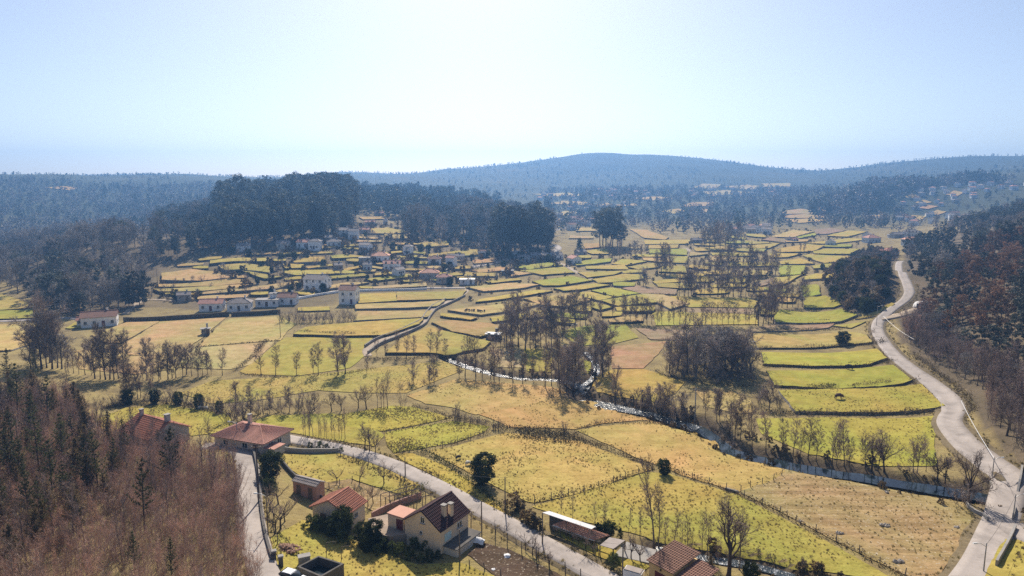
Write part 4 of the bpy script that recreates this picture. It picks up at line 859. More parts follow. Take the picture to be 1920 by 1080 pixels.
# ------------------------------------------------------------------ trees that can be told apart
row('alder', [(417, 704, 48), (490, 706, 62), (517, 704, 52), (556, 704, 52), (587, 702, 54), (597, 702, 50)], 'bare tree in the row below the olive field', 'bare trees below the olive field')
row('dense', [(634, 703, 64), (648, 701, 50)], 'dense dark bare tree by the stream bend', 'dense trees by the stream bend')
row('alder', [(707, 670, 34), (724, 671, 36), (744, 671, 40), (762, 671, 38), (777, 671, 40), (806, 670, 40), (819, 671, 44), (835, 669, 32), (688, 700, 40)], 'bare alder along the dry channel', 'bare alders along the dry channel')
row('alder', [(872, 704, 66), (892, 706, 62), (904, 707, 55), (920, 710, 58), (926, 711, 62), (936, 713, 58), (962, 717, 68), (980, 720, 64), (999, 714, 58), (1022, 725, 70), (1034, 722, 64), (1046, 724, 58)], 'tall bare alder beside the glittering stream', 'bare alders beside the glittering stream')
row('dense', [(1050, 738, 74), (1062, 735, 78), (1075, 742, 84), (1086, 730, 72), (1058, 716, 66), (1072, 714, 70)], 'dark bare tree in the clump at the stream junction', 'clump at the stream junction')
row(['dense', 'alder'], [(1118, 700, 74), (1130, 706, 84), (1142, 703, 78), (1128, 690, 70)], 'bare tree east of the stream junction', 'trees east of the junction')
row('alder', [(1093, 662, 38)], 'lone bare tree north of the side stream loop', None)
row(['dense', 'alder', 'dense'], [(938, 652, 44), (950, 655, 56), (962, 652, 60), (972, 650, 66), (985, 656, 70), (994, 652, 64), (1004, 655, 60), (1014, 650, 74), (1024, 645, 58), (1034, 648, 50), (945, 644, 50), (958, 640, 56), (1000, 640, 52), (1044, 642, 44), (1055, 640, 40)], 'bare tree in the dark belt right of the white-roofed hut', 'dark belt of bare trees behind the stream')
row(['dense', 'alder'], [(1048, 615, 50), (1058, 618, 56), (1068, 614, 48), (1078, 617, 54), (1088, 612, 50), (1098, 610, 46), (1108, 606, 46), (1040, 622, 44), (1125, 600, 34), (1148, 598, 34), (1030, 612, 52), (1020, 606, 48)], 'bare tree behind the bright green meadow', 'bare trees behind the green meadow')
row(['dense', 'alder'], [(1172, 602, 46), (1182, 605, 50), (1192, 603, 52), (1203, 606, 54), (1213, 608, 52), (1222, 608, 40)], 'dark bare tree left of the ploughed strip', 'dark trees left of the ploughed strip')
row('alder', [(1232 + i * 10.2 + rng.normal() * 2, 610 + rng.normal() * .8, 38 + rng.normal() * 4) for i in range(19)], 'thin bare tree in the long row before the pale ploughed strip', 'long row of thin bare trees')
row(['dense', 'alder'], [(1422, 611, 54), (1430, 613, 60), (1440, 612, 66), (1450, 608, 62), (1436, 602, 56), (1446, 600, 56)], 'bare tree in the tall dark clump at the row end', 'tall dark clump at the row end')
row(['dense', 'alder'], [(1458, 578, 40), (1466, 577, 42), (1476, 577, 44), (1486, 576, 42), (1496, 576, 42), (1504, 575, 38), (1452, 580, 44)], 'bare tree along the edge of the bright green pasture', 'trees by the bright green pasture')
row(['alder', 'dense'], [(1275 + i * 7.6 + rng.normal() * 2, 556 - abs(i - 9) * .1 + rng.normal() * .8, 42 + rng.normal() * 5) for i in range(20)], 'bare tree in the dark belt across the middle fields', 'dark belt across the middle fields')
row(['dense', 'alder'], [(1292 + i * 9 + rng.normal() * 2, 519 - i * .2 + rng.normal() * 1.0, 36 + rng.normal() * 4) for i in range(19)], 'bare tree in the far belt behind the middle fields', 'far belt behind the middle fields')
row('dense', [(1232, 512, 30), (1240, 514, 40), (1248, 515, 42), (1256, 514, 36)], 'bushy bare tree between the middle terraces', 'bushy trees between the middle terraces')
row('greyoak', [(1206, 536, 30), (1210, 538, 28)], 'isolated bushy tree beside the small ploughed patch', None)
row('alder', [(1500, 474, 22), (1507, 476, 24), (1443, 520, 26), (1480, 533, 26)], 'small bare tree among the far right fields', 'small trees among the far right fields')
row('laurel', [(1542, 506, 14)], 'small round evergreen at the field corner below the knoll', None)
row('bushbare', [(1512, 512, 14), (1508, 534, 10)], 'grey shrub at the foot of the knoll', 'grey shrubs at the foot of the knoll')
row('laurel', [(1578, 647, 26)], 'small dark evergreen on the hedge bank of the right pastures', None)
row(['alder', 'dense'], [(1322, 783, 54), (1350, 793, 62), (1344, 790, 44), (1368, 818, 66), (1378, 824, 74), (1388, 826, 56)], 'bare tree on the river bank by the tall pole', 'river bank trees by the pole')
row('alder', [(1410, 842, 76), (1436, 848, 64), (1465, 850, 58), (1487, 853, 68), (1500, 858, 54), (1515, 860, 68), (1530, 864, 60), (1560, 872, 66), (1568, 872, 58), (1583, 874, 74), (1592, 872, 52)], 'bare alder on the far bank of the calm river', 'alders on the far bank of the calm river')
row(['alder', 'oak'], [(1622, 878, 58), (1634, 882, 72), (1646, 882, 62), (1658, 884, 66)], 'bare tree in the cluster right of the alders', 'cluster right of the alders')
row('alder', [(1712, 886, 72), (1720, 887, 76), (1736, 884, 54)], 'slim bare tree beyond the river near the road bend', 'slim trees near the road bend')
row('oak', [(1757, 902, 62), (1772, 908, 70)], 'leaning tangled bare tree by the road bend', 'leaning trees by the road bend')
row('oak', [(1815, 944, 104)], 'spreading bare tree at the bridge over the river', None)
row('bushbare', [(1808, 950, 40), (1796, 938, 34), (1822, 932, 36)], 'tangled shrub beside the bridge', 'tangled shrubs beside the bridge')
row('alder', [(1153, 760, 62), (1192, 775, 58)], 'lone bare tree on the near bank of the rapids', 'trees on the near bank of the rapids')
row(['dense', 'bushbare'], [(1205, 772, 44), (1216, 776, 46), (1228, 778, 48), (1240, 782, 46), (1252, 786, 50), (1264, 790, 48), (1276, 792, 44), (1212, 768, 40), (1246, 776, 44), (1285, 788, 36)], 'dense shrubby tree along the rapids', 'shrubby trees along the rapids')
thick = [(1255, 700, 62), (1270, 694, 66), (1288, 702, 74), (1305, 706, 70), (1320, 696, 74), (1338, 708, 82), (1352, 700, 84), (1368, 710, 84), (1382, 704, 82), (1396, 708, 76), (1408, 698, 62), (1278, 684, 62), (1310, 680, 66), (1342, 684, 72), (1376, 686, 70), (1400, 684, 52), (1300, 690, 70), (1330, 692, 74), (1360, 692, 78), (1390, 694, 70)]
gv = poisson([(1245, 704), (1262, 672), (1300, 655), (1380, 660), (1418, 690), (1412, 716), (1340, 722)], 75, 2.4)
mass('grove_undergrowth', ['bushbare'], gv, 2.0, 4.2, 'brown undergrowth filling the dense grove', 'undergrowth')
row(['dense', 'oak', 'greyoak'], [(a, b, c * .9) for a, b, c in thick], 'dark bare tree in the big dense grove right of the river', 'big dense grove right of the river', shared=True, wide=1.35)
row('oak', [(1442, 768, 44), (1450, 742, 34)], 'round bare tree at the hedge corner right of the grove', 'round trees right of the grove')
row('bushbare', [(1425, 756, 30), (1432, 745, 30), (1462, 764, 28)], 'purple shrub at the hedge corner', 'purple shrubs at the hedge corner')
row(['bushbare', 'oak'], [(581, 772, 40), (590, 770, 30)], 'rounded bare shrub behind the pink-roofed house', 'rounded shrubs behind the pink-roofed house')
row('oak', [(622, 771, 36), (640, 770, 34), (672, 765, 42), (687, 767, 48)], 'broad bare tree on the meadow hedge', 'broad bare trees on the meadow hedge')
row('birch', [(715, 765, 56), (720, 767, 60), (727, 766, 58), (708, 766, 48)], 'slim bare tree in the tight group on the meadow hedge', 'tight group on the meadow hedge')
row('coppice', [(754, 765, 44)], 'many-stemmed bare tree right of the slim group', None)
row('dense', [(775, 719, 28), (806, 720, 32), (814, 719, 36), (861, 708, 32)], 'narrow dark bushy tree in the tan meadow', 'narrow bushy trees in the tan meadow')
row('bushbare', [(752, 730, 16), (768, 724, 14), (795, 718, 14)], 'small dark shrub in the tan meadow', 'small dark shrubs in the tan meadow')
row('birch', [(566 + i * 6.2 + rng.normal() * 1.5, 816 + i * .9 + rng.normal() * 2.5, 42 + rng.normal() * 5) for i in range(14)], 'thin sapling in the plantation behind the road', 'sapling plantation behind the road')
row('oak', [(684, 842, 48), (704, 850, 44), (693, 846, 40)], 'spreading bare tree beside the road', 'spreading trees beside the road')
row('coppice', [(754, 850, 28)], 'upright dark shrub where the hedge meets the road', None)
row('laurel', [(905, 908, 52)], 'bushy evergreen tree standing alone in the dry field', None)
row('laurel', [(1245, 890, 36)], 'round dark bush on the fence corner of the dry fields', None)
row('bushbare', [(936, 806, 26), (928, 806, 20), (1060, 810, 22), (1120, 794, 10)], 'purple bare shrub on the hedge between dry fields', 'purple shrubs between the dry fields')
row('bushbare', [(853, 786, 26), (862, 788, 20), (872, 790, 18), (884, 792, 18), (896, 796, 16), (906, 800, 18)], 'bare shrub along the hedge above the dry field', 'shrubs along the hedge above the dry field')
row('brake', [(964, 953, 26), (975, 958, 24), (985, 975, 26), (995, 984, 24), (1005, 990, 20)], 'grey bramble bush beside the road', 'grey brambles beside the road')
row('birch', [(1052, 972, 56), (1074, 980, 52), (1115, 993, 56), (1133, 996, 48), (1178, 1002, 58), (1200, 1008, 50)], 'thin bare sapling behind the long shed', 'saplings behind the long shed')
row('birch', [(1226, 1028, 132), (1234, 1028, 122)], 'tall thin bare tree towering over the yellow field', 'tall thin pair over the yellow field')
row('birch', [(1247, 1030, 70), (1262, 1035, 84), (1276, 1038, 62), (1288, 1040, 88), (1296, 1044, 54), (1316, 1044, 92), (1326, 1050, 74)], 'thin bare sapling along the bright brook', 'saplings along the bright brook')
row('oak', [(1366, 1082, 136)], 'large gnarled bare tree at the bottom of the yellow field', None)
row('birch', [(1386, 1068, 96), (1346, 1068, 72)], 'slim bare tree beside the gnarled one', 'slim trees beside the gnarled tree')
row('fruit', [(1050, 1006, 26), (1062, 1010, 28), (1074, 1016, 30), (1085, 1022, 28), (1098, 1030, 40), (1112, 1036, 34), (1122, 1040, 28)], 'low bare fruit tree on the strip between shed and road', 'low fruit trees by the shed')
row('fruit', [(1183, 1048, 34), (1200, 1052, 36)], 'small bare tree on the paved strip', 'small trees on the paved strip')
row('bush', [(1150, 1062, 26)], 'small leafy shrub in the green strip by the road', None)
row('cypress', [(1163, 1013, 30)], 'small dark conical evergreen behind the long shed', None)
row('laurel', [(1122, 1005, 30), (1140, 1008, 26)], 'dark rounded bush behind the long shed', 'dark bushes behind the long shed')
row('laurel', [(1406, 1088, 34)], 'dark mossy bush at the bottom edge', None); row('youngpine', [(1330, 1098, 58)], 'small conifer in front of the rusty roof', None)
row('fruit', [(632, 906, 34), (674, 907, 36), (720, 908, 34), (640, 925, 22), (700, 945, 30), (690, 950, 36)], 'gnarled bare fruit tree in the dug garden', 'fruit trees in the dug garden')
row('fruit', [(516, 1000, 52), (526, 992, 56), (534, 978, 44), (505, 960, 38), (522, 945, 40)], 'tangled bare fruit tree beside the lane wall', 'tangled fruit trees by the lane wall')
row('laurel', [(507, 900, 48)], 'big glossy dark evergreen bush by the lane pole', None); row('bush', [(504, 918, 22), (496, 905, 20)], 'low evergreen shrub below the big dark bush', 'low shrubs below the dark bush')
row('bush', [(584, 992, 36), (596, 995, 30)], 'leafy evergreen bush in front of the tiled barn', 'bushes in front of the tiled barn')
row('laurel', [(626, 1000, 40), (642, 1004, 44), (620, 1004, 36)], 'dark tree against the barn wall', 'dark trees against the barn wall')
row('laurel', [(682, 1022, 54), (700, 1026, 48), (690, 1034, 36)], 'dark leafy tree between barn and brick house', 'dark leafy trees between barn and house')
row('bush', [(718, 1030, 22), (736, 1036, 20), (752, 1042, 22), (770, 1048, 22), (790, 1052, 20), (806, 1050, 22), (822, 1046, 20), (775, 1030, 20), (800, 1030, 22), (640, 1014, 20), (660, 1022, 24), (708, 1038, 22)], 'scruffy shrub on the bank below the brick house', 'scruffy shrubs below the brick house')
row('bushbare', [(757, 925, 30), (746, 932, 16), (666, 920, 14)], 'reddish round bare shrub at the garden edge', 'reddish shrubs at the garden edge')
row('bush', [(612, 843, 12), (626, 846, 12), (600, 842, 14), (640, 847, 10), (582, 842, 12)], 'clipped garden shrub beside the pink-roofed house', 'garden shrubs by the pink-roofed house')
row('fruit', [(968, 1018, 26), (985, 1030, 30), (998, 1040, 28), (945, 1006, 22), (1010, 1052, 30), (1030, 1062, 26), (930, 998, 22)], 'spindly bare vine bush along the near side of the road', 'spindly vine bushes along the road')
# left river-side woods
row(['dense', 'alder', 'greyoak'], [(58, 692, 74), (68, 690, 84), (78, 692, 90), (88, 690, 92), (98, 692, 88), (108, 690, 80), (116, 692, 66), (64, 680, 76), (94, 680, 84)], 'tall dark bare tree in the clump at the left river bend', 'dark clump at the left river bend')
row('alder', [(128, 698, 54), (138, 700, 56), (148, 702, 52), (160, 703, 56), (172, 704, 50)], 'reddish bare tree left of the multi-stemmed clump', 'reddish trees on the left')
row(['dense', 'alder'], [(178, 710, 62), (188, 711, 68), (198, 712, 72), (206, 711, 74), (214, 712, 70), (222, 710, 64), (232, 708, 58)], 'multi-stemmed dark bare tree above the red-roofed house', 'multi-stemmed dark clump')
row('alder', [(232, 748, 58), (240, 750, 62), (248, 749, 56), (258, 748, 54), (264, 746, 66), (282, 742, 50)], 'thin bare tree behind the bright yard field', 'thin trees behind the yard field')
row(['alder', 'dense'], [(266 + i * 9.5 + rng.normal() * 2, 716 - i * 1.0 + rng.normal() * 1.5, 48 + rng.normal() * 6) for i in range(15)], 'bare tree in the belt below the tan fields', 'belt of bare trees below the tan fields')
row('oak', [(443, 745, 42)], 'bare spreading tree in the rough tan meadow', None)
row(['bushbare', 'dense'], [(432, 790, 46), (445, 795, 54), (455, 790, 44), (470, 780, 42), (488, 778, 40), (506, 775, 36), (524, 774, 34), (543, 772, 36), (560, 770, 34)], 'dark shrubby tree in the hedge behind the houses', 'shrubby hedge trees behind the houses')
row(['bushbare', 'bushbare', 'laurel'], [(212, 762, 24), (226, 760, 26), (240, 758, 24), (256, 757, 20), (272, 757, 20), (290, 757, 22), (308, 757, 22), (322, 757, 30), (335, 758, 26), (350, 761, 26), (364, 763, 24), (374, 765, 28), (386, 766, 24), (400, 770, 22), (412, 773, 22)], 'dark shrub in the hedge above the bright yard field', 'hedge shrubs above the yard field')
row('bushbare', [(530 + i * 13, 604 + rng.normal() * 1.5, 24 + rng.normal() * 3) for i in range(11)], 'dark bramble thicket below the white houses', 'bramble thicket below the white houses')
# pines of the foreground slope
pn = [(15, 722, 84), (66, 730, 72), (52, 742, 56), (82, 1010, 92), (272, 1000, 140), (187, 934, 138), (165, 934, 98), (237, 862, 80), (323, 916, 110), (323, 1100, 86), (253, 1078, 84), (118, 880, 90), (40, 920, 110), (140, 850, 84), (8, 1000, 120), (60, 830, 90), (150, 1010, 84), (20, 1095, 70), (300, 850, 60), (215, 905, 84), (-6, 860, 120), (30, 880, 130), (76, 900, 118), (100, 950, 130), (4, 930, 140), (55, 990, 120), (128, 965, 110), (-10, 780, 100), (34, 790, 96), (90, 800, 88)]
row('pine', [q for q in pn if q[0] > 110], 'dark pine rising out of the red thicket', 'pines in the red thicket')
row('pine', [q for q in pn if q[0] <= 110], 'tall dark pine along the left edge of the thicket', 'pines at the left edge')
yp = poisson([(-60, 1100), (-60, 770), (110, 745), (200, 820), (240, 850), (240, 940), (150, 1020), (60, 1080)], 62, 3.0)
for p in yp: tree('youngpine', p[0], p[1], rng.uniform(4.2, 8.5), 'young brownish pine on the thicket slope', 'young pines on the thicket slope')
sp = poisson(WOODS['thicket'], 1550, 1.36)
bt = poisson(WOODS['thicket'], 130, 3.0); mass('thicket_saplings', ['birch', 'coppice'], bt, 4.5, 7.5, 'thin grey trees standing in the red thicket', 'saplings', [3, 1])
mass('red_thicket', ['scrub'], sp, 2.0, 5.0, 'dense thicket of reddish bare saplings on the left slope', 'thicket')
# forest on the left hill: the nearest tall trees singly, the rest as one wood
gumedge = [(300, 490), (330, 486), (360, 480), (385, 474), (400, 470), (425, 466), (450, 463), (470, 461), (490, 460), (510, 460), (530, 459), (550, 457), (570, 455), (590, 454), (605, 450), (622, 444), (640, 436), (655, 428), (668, 418)]
for r_ in range(4):
    for i, (u, v) in enumerate(gumedge):
        p = P(u + rng.normal() * 4, v - 1.5 - r_ * 3.2 + rng.normal()); tree('gum', p[0], p[1], rng.uniform(13, 25) * min(1, max(.5, (u - 250) / 170)), 'tall dark eucalyptus at the front edge of the hill forest', 'front eucalyptus of the hill forest')
HOLM_P = [(275, 545), (310, 505), (330, 490), (300, 470), (240, 440), (150, 430), (110, 470), (120, 520), (160, 560), (180, 590), (225, 586), (265, 575)]
gp = poisson([(292, 492), (330, 470), (440, 452), (540, 447), (600, 440), (660, 410), (668, 380), (650, 352), (330, 352), (300, 400), (285, 450)], 760, 5.2, (300, 820), lambda x, y, z, u, v: z > 9)
gu = project(gp[:, 0], gp[:, 1], gp[:, 2])[0]
mass('eucalyptus_wood', ['gum', 'greyoak', 'holm'], gp[gu < 400], 8, 17, 'lower eucalyptus wood at the left end of the forest hill', 'wood', [3, 1, 1])
mass('eucalyptus_forest', ['gum'], gp[gu >= 400], 11, 27, 'dark eucalyptus forest covering the left hill', 'forest')
for u, v, h, k in ((262, 572, 66, 'holm'), (250, 576, 60, 'holm'), (242, 574, 50, 'holm'), (270, 570, 52, 'gum'), (205, 578, 50, 'greyoak'), (222, 578, 52, 'greyoak'), (235, 572, 44, 'greyoak'), (190, 582, 44, 'greyoak'), (170, 585, 40, 'greyoak'), (150, 590, 44, 'holm'), (130, 592, 40, 'greyoak'), (118, 590, 36, 'greyoak'), (95, 592, 46, 'holm'), (82, 586, 40, 'greyoak'), (66, 576, 36, 'greyoak'), (140, 570, 56, 'gum'), (110, 560, 50, 'holm')):
    p = P(u, v); tree(k, p[0], p[1], px_h(u, v, h), {'holm': 'dark leafy tree at the foot of the left hill', 'greyoak': 'grey bare tree at the foot of the left hill', 'gum': 'tall evergreen at the foot of the left hill'}[k], 'trees at the foot of the left hill')
hp = poisson([(60, 565), (130, 590), (225, 582), (268, 560), (300, 500), (300, 470), (240, 445), (120, 440), (-60, 470), (-200, 500), (-200, 545), (0, 535)], 420, 5.5, (240, 760), free)
mass('mixed_wood', ['greyoak', 'holm', 'gum'], hp, 8, 15, 'mixed winter woodland on the lower left slope', 'wood', [6, 2, 1])
lp = poisson([(-300, 480), (-300, 318), (320, 318), (640, 330), (640, 352), (440, 356), (350, 400), (300, 445), (120, 445)], 1900, 9, (560, 2160), free)
mass('far_left_wood', ['fargum', 'farbare'], lp, 5, 11, 'hazy woodland over the far left hillside', 'wood', [1, 2])
# middle ridge and tall clump
clump = [(930, 476), (942, 478), (954, 477), (966, 479), (978, 478), (990, 479), (1002, 477), (1014, 476), (1022, 474), (936, 472), (950, 472), (964, 474), (980, 473), (996, 473), (1010, 472), (1026, 470), (958, 468), (986, 469), (1008, 468)]
for u, v in clump: p = P(u, v); tree('gum', p[0], p[1], px_h(u, v, 84) * rng.uniform(.82, 1.12), 'tall eucalyptus in the big clump above the village road', 'big clump above the village road')
mp_ = poisson([(775, 452), (850, 456), (930, 472), (1030, 474), (1035, 440), (1000, 400), (930, 385), (870, 400), (800, 410), (745, 420), (740, 436)], 300, 6.0, (380, 760), free)
mass('ridge_front_wood', ['gum', 'greyoak'], mp_, 11, 21, 'dark wood on the front of the middle ridge', 'wood', [3, 1])
mp2 = poisson([(660, 398), (640, 352), (1000, 352), (1030, 410), (1030, 380), (930, 384), (800, 408), (745, 415)], 500, 7.5, (560, 1150), lambda x, y, z, u, v: z > 12)
mass('ridge_wood', ['gum', 'fargum'], mp2, 9, 19, 'dark forest along the crest of the middle ridge', 'forest')
for u, v, h in ((1125, 464, 70), (1136, 466, 76), (1148, 466, 72), (1158, 465, 56), (1130, 460, 72), (1144, 460, 74), (1166, 464, 44)): p = P(u, v); tree('gum', p[0], p[1], px_h(u, v, h), 'tall eucalyptus in the separate clump beyond the terraces', 'separate clump beyond the terraces', wide=1.25)
row('cypress', [(1087, 477, 26)], 'slim dark conifer beside the village road', None)
row(['dense', 'greyoak'], [(1142, 482, 22), (1152, 484, 24), (1162, 484, 26), (1172, 484, 24), (1182, 484, 26), (1192, 482, 24), (1202, 480, 22), (1212, 478, 20)], 'dark bare tree below the separate clump', 'dark trees below the separate clump')
row(['dense', 'greyoak'], [(1320, 466, 30), (1330, 468, 36), (1340, 468, 40), (1350, 468, 38), (1360, 466, 36), (1370, 465, 34), (1380, 462, 32), (1390, 464, 30), (1345, 460, 36), (1366, 460, 34)], 'dark bare tree in the grove among the far fields', 'grove among the far fields')
# far plain and hills
fw = poisson([(1030, 440), (1180, 428), (1260, 446), (1400, 436), (1470, 428), (1640, 430), (1700, 410), (1650, 360), (1300, 350), (1030, 352)], 1200, 8.5, (600, 2000), free)
mass('far_valley_wood', ['fargum', 'farbare'], fw, 5, 12, 'hazy trees scattered over the far valley', 'wood', [2, 3])
rw = poisson([(1480, 420), (1560, 380), (1640, 340), (1700, 320), (1960, 310), (1960, 345), (1850, 345), (1750, 352), (1680, 375), (1640, 400), (1560, 420)], 1300, 8.5, (850, 1950), free)
mass('right_hill_wood', ['fargum', 'farbare'], rw, 9, 17, 'forest over the hazy right hill', 'wood', [3, 2])
vw = poisson([(1640, 410), (1700, 365), (1800, 345), (2100, 345), (2100, 420), (1830, 420), (1780, 440), (1660, 450)], 170, 14, (450, 1500), free)
mass('village_trees', ['fargum', 'farbare', 'greyoak'], vw, 4, 9, 'trees scattered among the right hillside houses', 'wood', [2, 2, 1])
nh = 3800; a_ = rng.uniform(-.95, .95, nh * 3); y_ = np.sqrt(rng.uniform(1120 ** 2, 2600 ** 2, nh * 3)); x_ = a_ * y_; z_ = gz(x_, y_)
k_ = (fbm(x_ / 300, y_ / 300, 77, 4) > -.11); q_ = np.column_stack([x_, y_, z_])[k_][:nh]
mass('distant_forest', ['fargum', 'farbare'], q_, 3.5, 7, 'distant forest over the blue hills on the horizon', 'forest', [2, 1])
# right slope and knoll
RUS = [(1730, 600), (1750, 540), (1790, 500), (1850, 470), (1930, 450), (2100, 440), (2100, 720), (1930, 720), (1860, 690), (1790, 650)]
rp = poisson(RUS, 190, 4.2, (110, 420), off_road)
order = np.argsort(rp[:, 1]) if len(rp) else []
for i in order[:90]:
    k = 'russet' if rng.random() < .5 else 'holm'; tree(k, *rp[i, :2], rng.uniform(6, 11), 'russet-brown leafy tree on the steep right slope' if k == 'russet' else 'dark green leafy tree on the steep right slope', 'leafy trees on the right slope')
mass('russet_wood', ['russet', 'holm'], rp[order[90:]], 6, 11, 'russet and dark green wood higher on the right slope', 'wood', [3, 1])
bp = poisson([(1690, 590), (1700, 470), (1760, 445), (1850, 410), (1960, 370), (2100, 360), (2100, 450), (1930, 455), (1800, 500), (1740, 560)], 430, 5.5, (230, 760), free)
mass('blue_slope_wood', ['holm', 'gum', 'greyoak'], bp, 6, 12, 'bluish dark wood behind the right slope', 'wood', [3, 2, 2])
sp2 = poisson([(1688, 640), (1720, 612), (1790, 640), (1860, 690), (1930, 720), (2100, 730), (2100, 890), (1960, 890), (1915, 868), (1860, 802), (1812, 738), (1750, 690)], 520, 2.0, (95, 240), off_road)
mass('right_bare_wood', ['coppice', 'scrub', 'alder', 'oak', 'greyoak'], sp2, 3.5, 8.5, 'leafless brownish wood above the winding road', 'wood', [3, 1, 3, 1, 1])
kp = poisson(WOODS['knoll'], 430, 2.1, (200, 460), off_road)
mass('knoll_scrub', ['bushbare', 'brake', 'laurel', 'greyoak'], kp, 2.5, 5.5, 'grey-green scrub covering the knoll by the road', 'scrub', [4, 3, 2, 1])
row('laurel', [(1632, 585, 26), (1622, 586, 24), (1643, 584, 20)], 'dark green bush at the foot of the knoll', 'dark bushes at the foot of the knoll')
# scattered village shrubs and garden trees among the terraces
vs_ = poisson([(420, 470), (700, 420), (1030, 470), (1080, 500), (870, 540), (700, 535), (560, 555), (280, 565), (290, 535), (460, 500)], 720, 3.8, (240, 700), free)
mass('terrace_scrub', ['bushbare', 'brake', 'laurel', 'greyoak'], vs_, 1.6, 5.0, 'bushes and small trees on the banks between terraces and houses', 'scrub', [4, 4, 2, 2])
vl = poisson([(880, 520), (1060, 480), (1500, 430), (1640, 450), (1600, 500), (1540, 540), (1440, 560), (1100, 600), (880, 600)], 420, 5.0, (200, 760), free)
mass('valley_scrub', ['bushbare', 'brake'], vl, .9, 2.6, 'low bramble scrub on the banks of the valley terraces', 'scrub', [2, 3])
rb = []
for pth, w in ((river_paths[0], 3.2), (river_paths[1], 3.0), (river_paths[2], 4.6), (river_paths[3], 5.4), (river_paths[4], 2.2)):
    for p in pth:
        for _ in range(2):
            s_ = rng.choice([-1, 1]); k = rng.uniform(.8, 1.5) * w * s_; a = rng.uniform(0, 6.28); x, y = p[0] + k * .35 * math.cos(a), p[1] + abs(k) * .9 * s_
            if s_ < 0 and rng.random() < .6: continue
            rb.append((x, y, gz(x, y)))
rb = np.array(rb); mass('bank_scrub', ['bushbare', 'brake'], rb, .5, 1.7, 'brambles and dead growth along the river banks', 'scrub', [1, 2])
# tussocks
def tuft_field(i, n, kinds, lo, hi, name, label, dmin=.5):
    pts, ring, o, up = field_polys[i]; lo_, hi_ = ring.min(0), ring.max(0); xy = lo_ + rng.random((n * 3, 2)) * (hi_ - lo_); xy = xy[inside(xy[:, 0], xy[:, 1], ring)]
    d = fbm(xy[:, 0] / 7, xy[:, 1] / 7, 50 + i, 3); xy = xy[d > -.05 + rng.normal(size=len(d)) * .08][:n]
    return np.column_stack([xy, gz(xy[:, 0], xy[:, 1]) + up])
NF = len(field_polys)
def find(u, v):
    for i in range(NF - 1, -1, -1):
        if inside(np.array([u]), np.array([v]), field_polys[i][0])[0]: return i
near = [((1050, 880), 900, .25, .55), ((1250, 950), 900, .2, .45), ((660, 720), 700, .3, .7), ((800, 815), 900, .2, .5), ((740, 785), 800, .2, .5), ((310, 785), 500, .2, .45), ((700, 1060), 450, .15, .4), ((1600, 960), 500, .15, .35), ((1600, 820), 500, .2, .5), ((1600, 750), 350, .2, .5), ((1370, 755), 260, .4, .9), ((1000, 775), 300, .15, .35), ((900, 745), 300, .15, .35), ((1250, 840), 350, .12, .35), ((640, 870), 250, .15, .3), ((860, 910), 300, .15, .35)]
tp = np.concatenate([tuft_field(find(*c_), n_, 0, lo, hi, '', '') for c_, n_, lo, hi in near]); mass('grass_tussocks', ['tussock'], tp[::4], .10, .26, 'dark grass tussocks dotted over the near pastures', 'grass', sink=.03)
tp = np.concatenate([tuft_field(find(*c_), int(n_ * 1.3), 0, lo, hi, '', '') for c_, n_, lo, hi in near]); mass('straw_tufts', ['strawtuft'], tp, .10, .25, 'pale dry grass tufts over the near pastures', 'grass', sink=.03)
# ------------------------------------------------------------------ buildings
def unit_window():
    a = MB()
    for x, z, w, h in ((-.5, 0, .09, 1), (.5, 0, .09, 1), (0, 0, .06, 1)): a.box((x, 0, z), (w, .07, h))
    for z in (0, .93): a.box((0, 0, z), (1.09, .072, .07))
    b = MB(); b.box((0, .01, .02), (.98, .04, .94)); s = MB(); s.box((0, -.05, -.07), (1.25, .2, .06))
    return a.mesh('window', 'frame'), b.mesh('pane', 'glass'), s.mesh('sill', 'concrete')
WIN, PANE, SILL = unit_window()
dm = MB(); dm.box((0, 0, 0), (1, .06, 1)); DOOR = {k: dm.mesh('door_' + k, k) for k in ('wood', 'maroon', 'glass', 'shutter_blue')}
hm = MB(); hm.box((.36, -.06, .47), (.06, .08, .06)); HANDLE = hm.mesh('handle', 'steel')
def roof_sheet(mb, p00, p10, p11, p01, tile=0.0, thick=.12, m=0):
    """slope from eave p00-p10 up to ridge p01-p11, ribbed when tile > 0"""
    p00, p10, p11, p01 = [np.asarray(q, float) for q in (p00, p10, p11, p01)]
    n = unit(np.cross(p10 - p00, p01 - p00)); W = np.linalg.norm(p10 - p00); H = np.linalg.norm(p01 - p00)
    cols = max(1, int(W / tile)) * 4 if tile else 1; rows_ = max(1, int(H / .42)) if tile else 1
    def pt(a, b): return (p00 * (1 - a) + p10 * a) * (1 - b) + (p01 * (1 - a) + p11 * a) * b
    V_ = []; F_ = []
    for r_ in range(rows_):
        for e, lift in ((r_ / rows_, .045 if tile else 0), ((r_ + 1) / rows_, 0.0)):
            for c_ in range(cols + 1): V_.append(pt(c_ / cols, e) + n * ((.055 * (1 if c_ % 4 in (1, 2) else 0) if tile else 0) + lift + thick))
        b = r_ * 2 * (cols + 1)
        for c_ in range(cols): F_.append((b + c_, b + c_ + 1, b + cols + 1 + c_ + 1, b + cols + 1 + c_))
    mb.add(V_, F_, m)
    q = [p00, p10, p11, p01]; qt = [x + n * (thick - .01) for x in q]
    mb.add(q + qt, [(3, 2, 1, 0), (0, 1, 5, 4), (1, 2, 6, 5), (2, 3, 7, 6), (3, 0, 4, 7)] + ([] if tile else [(4, 5, 6, 7)]), m)
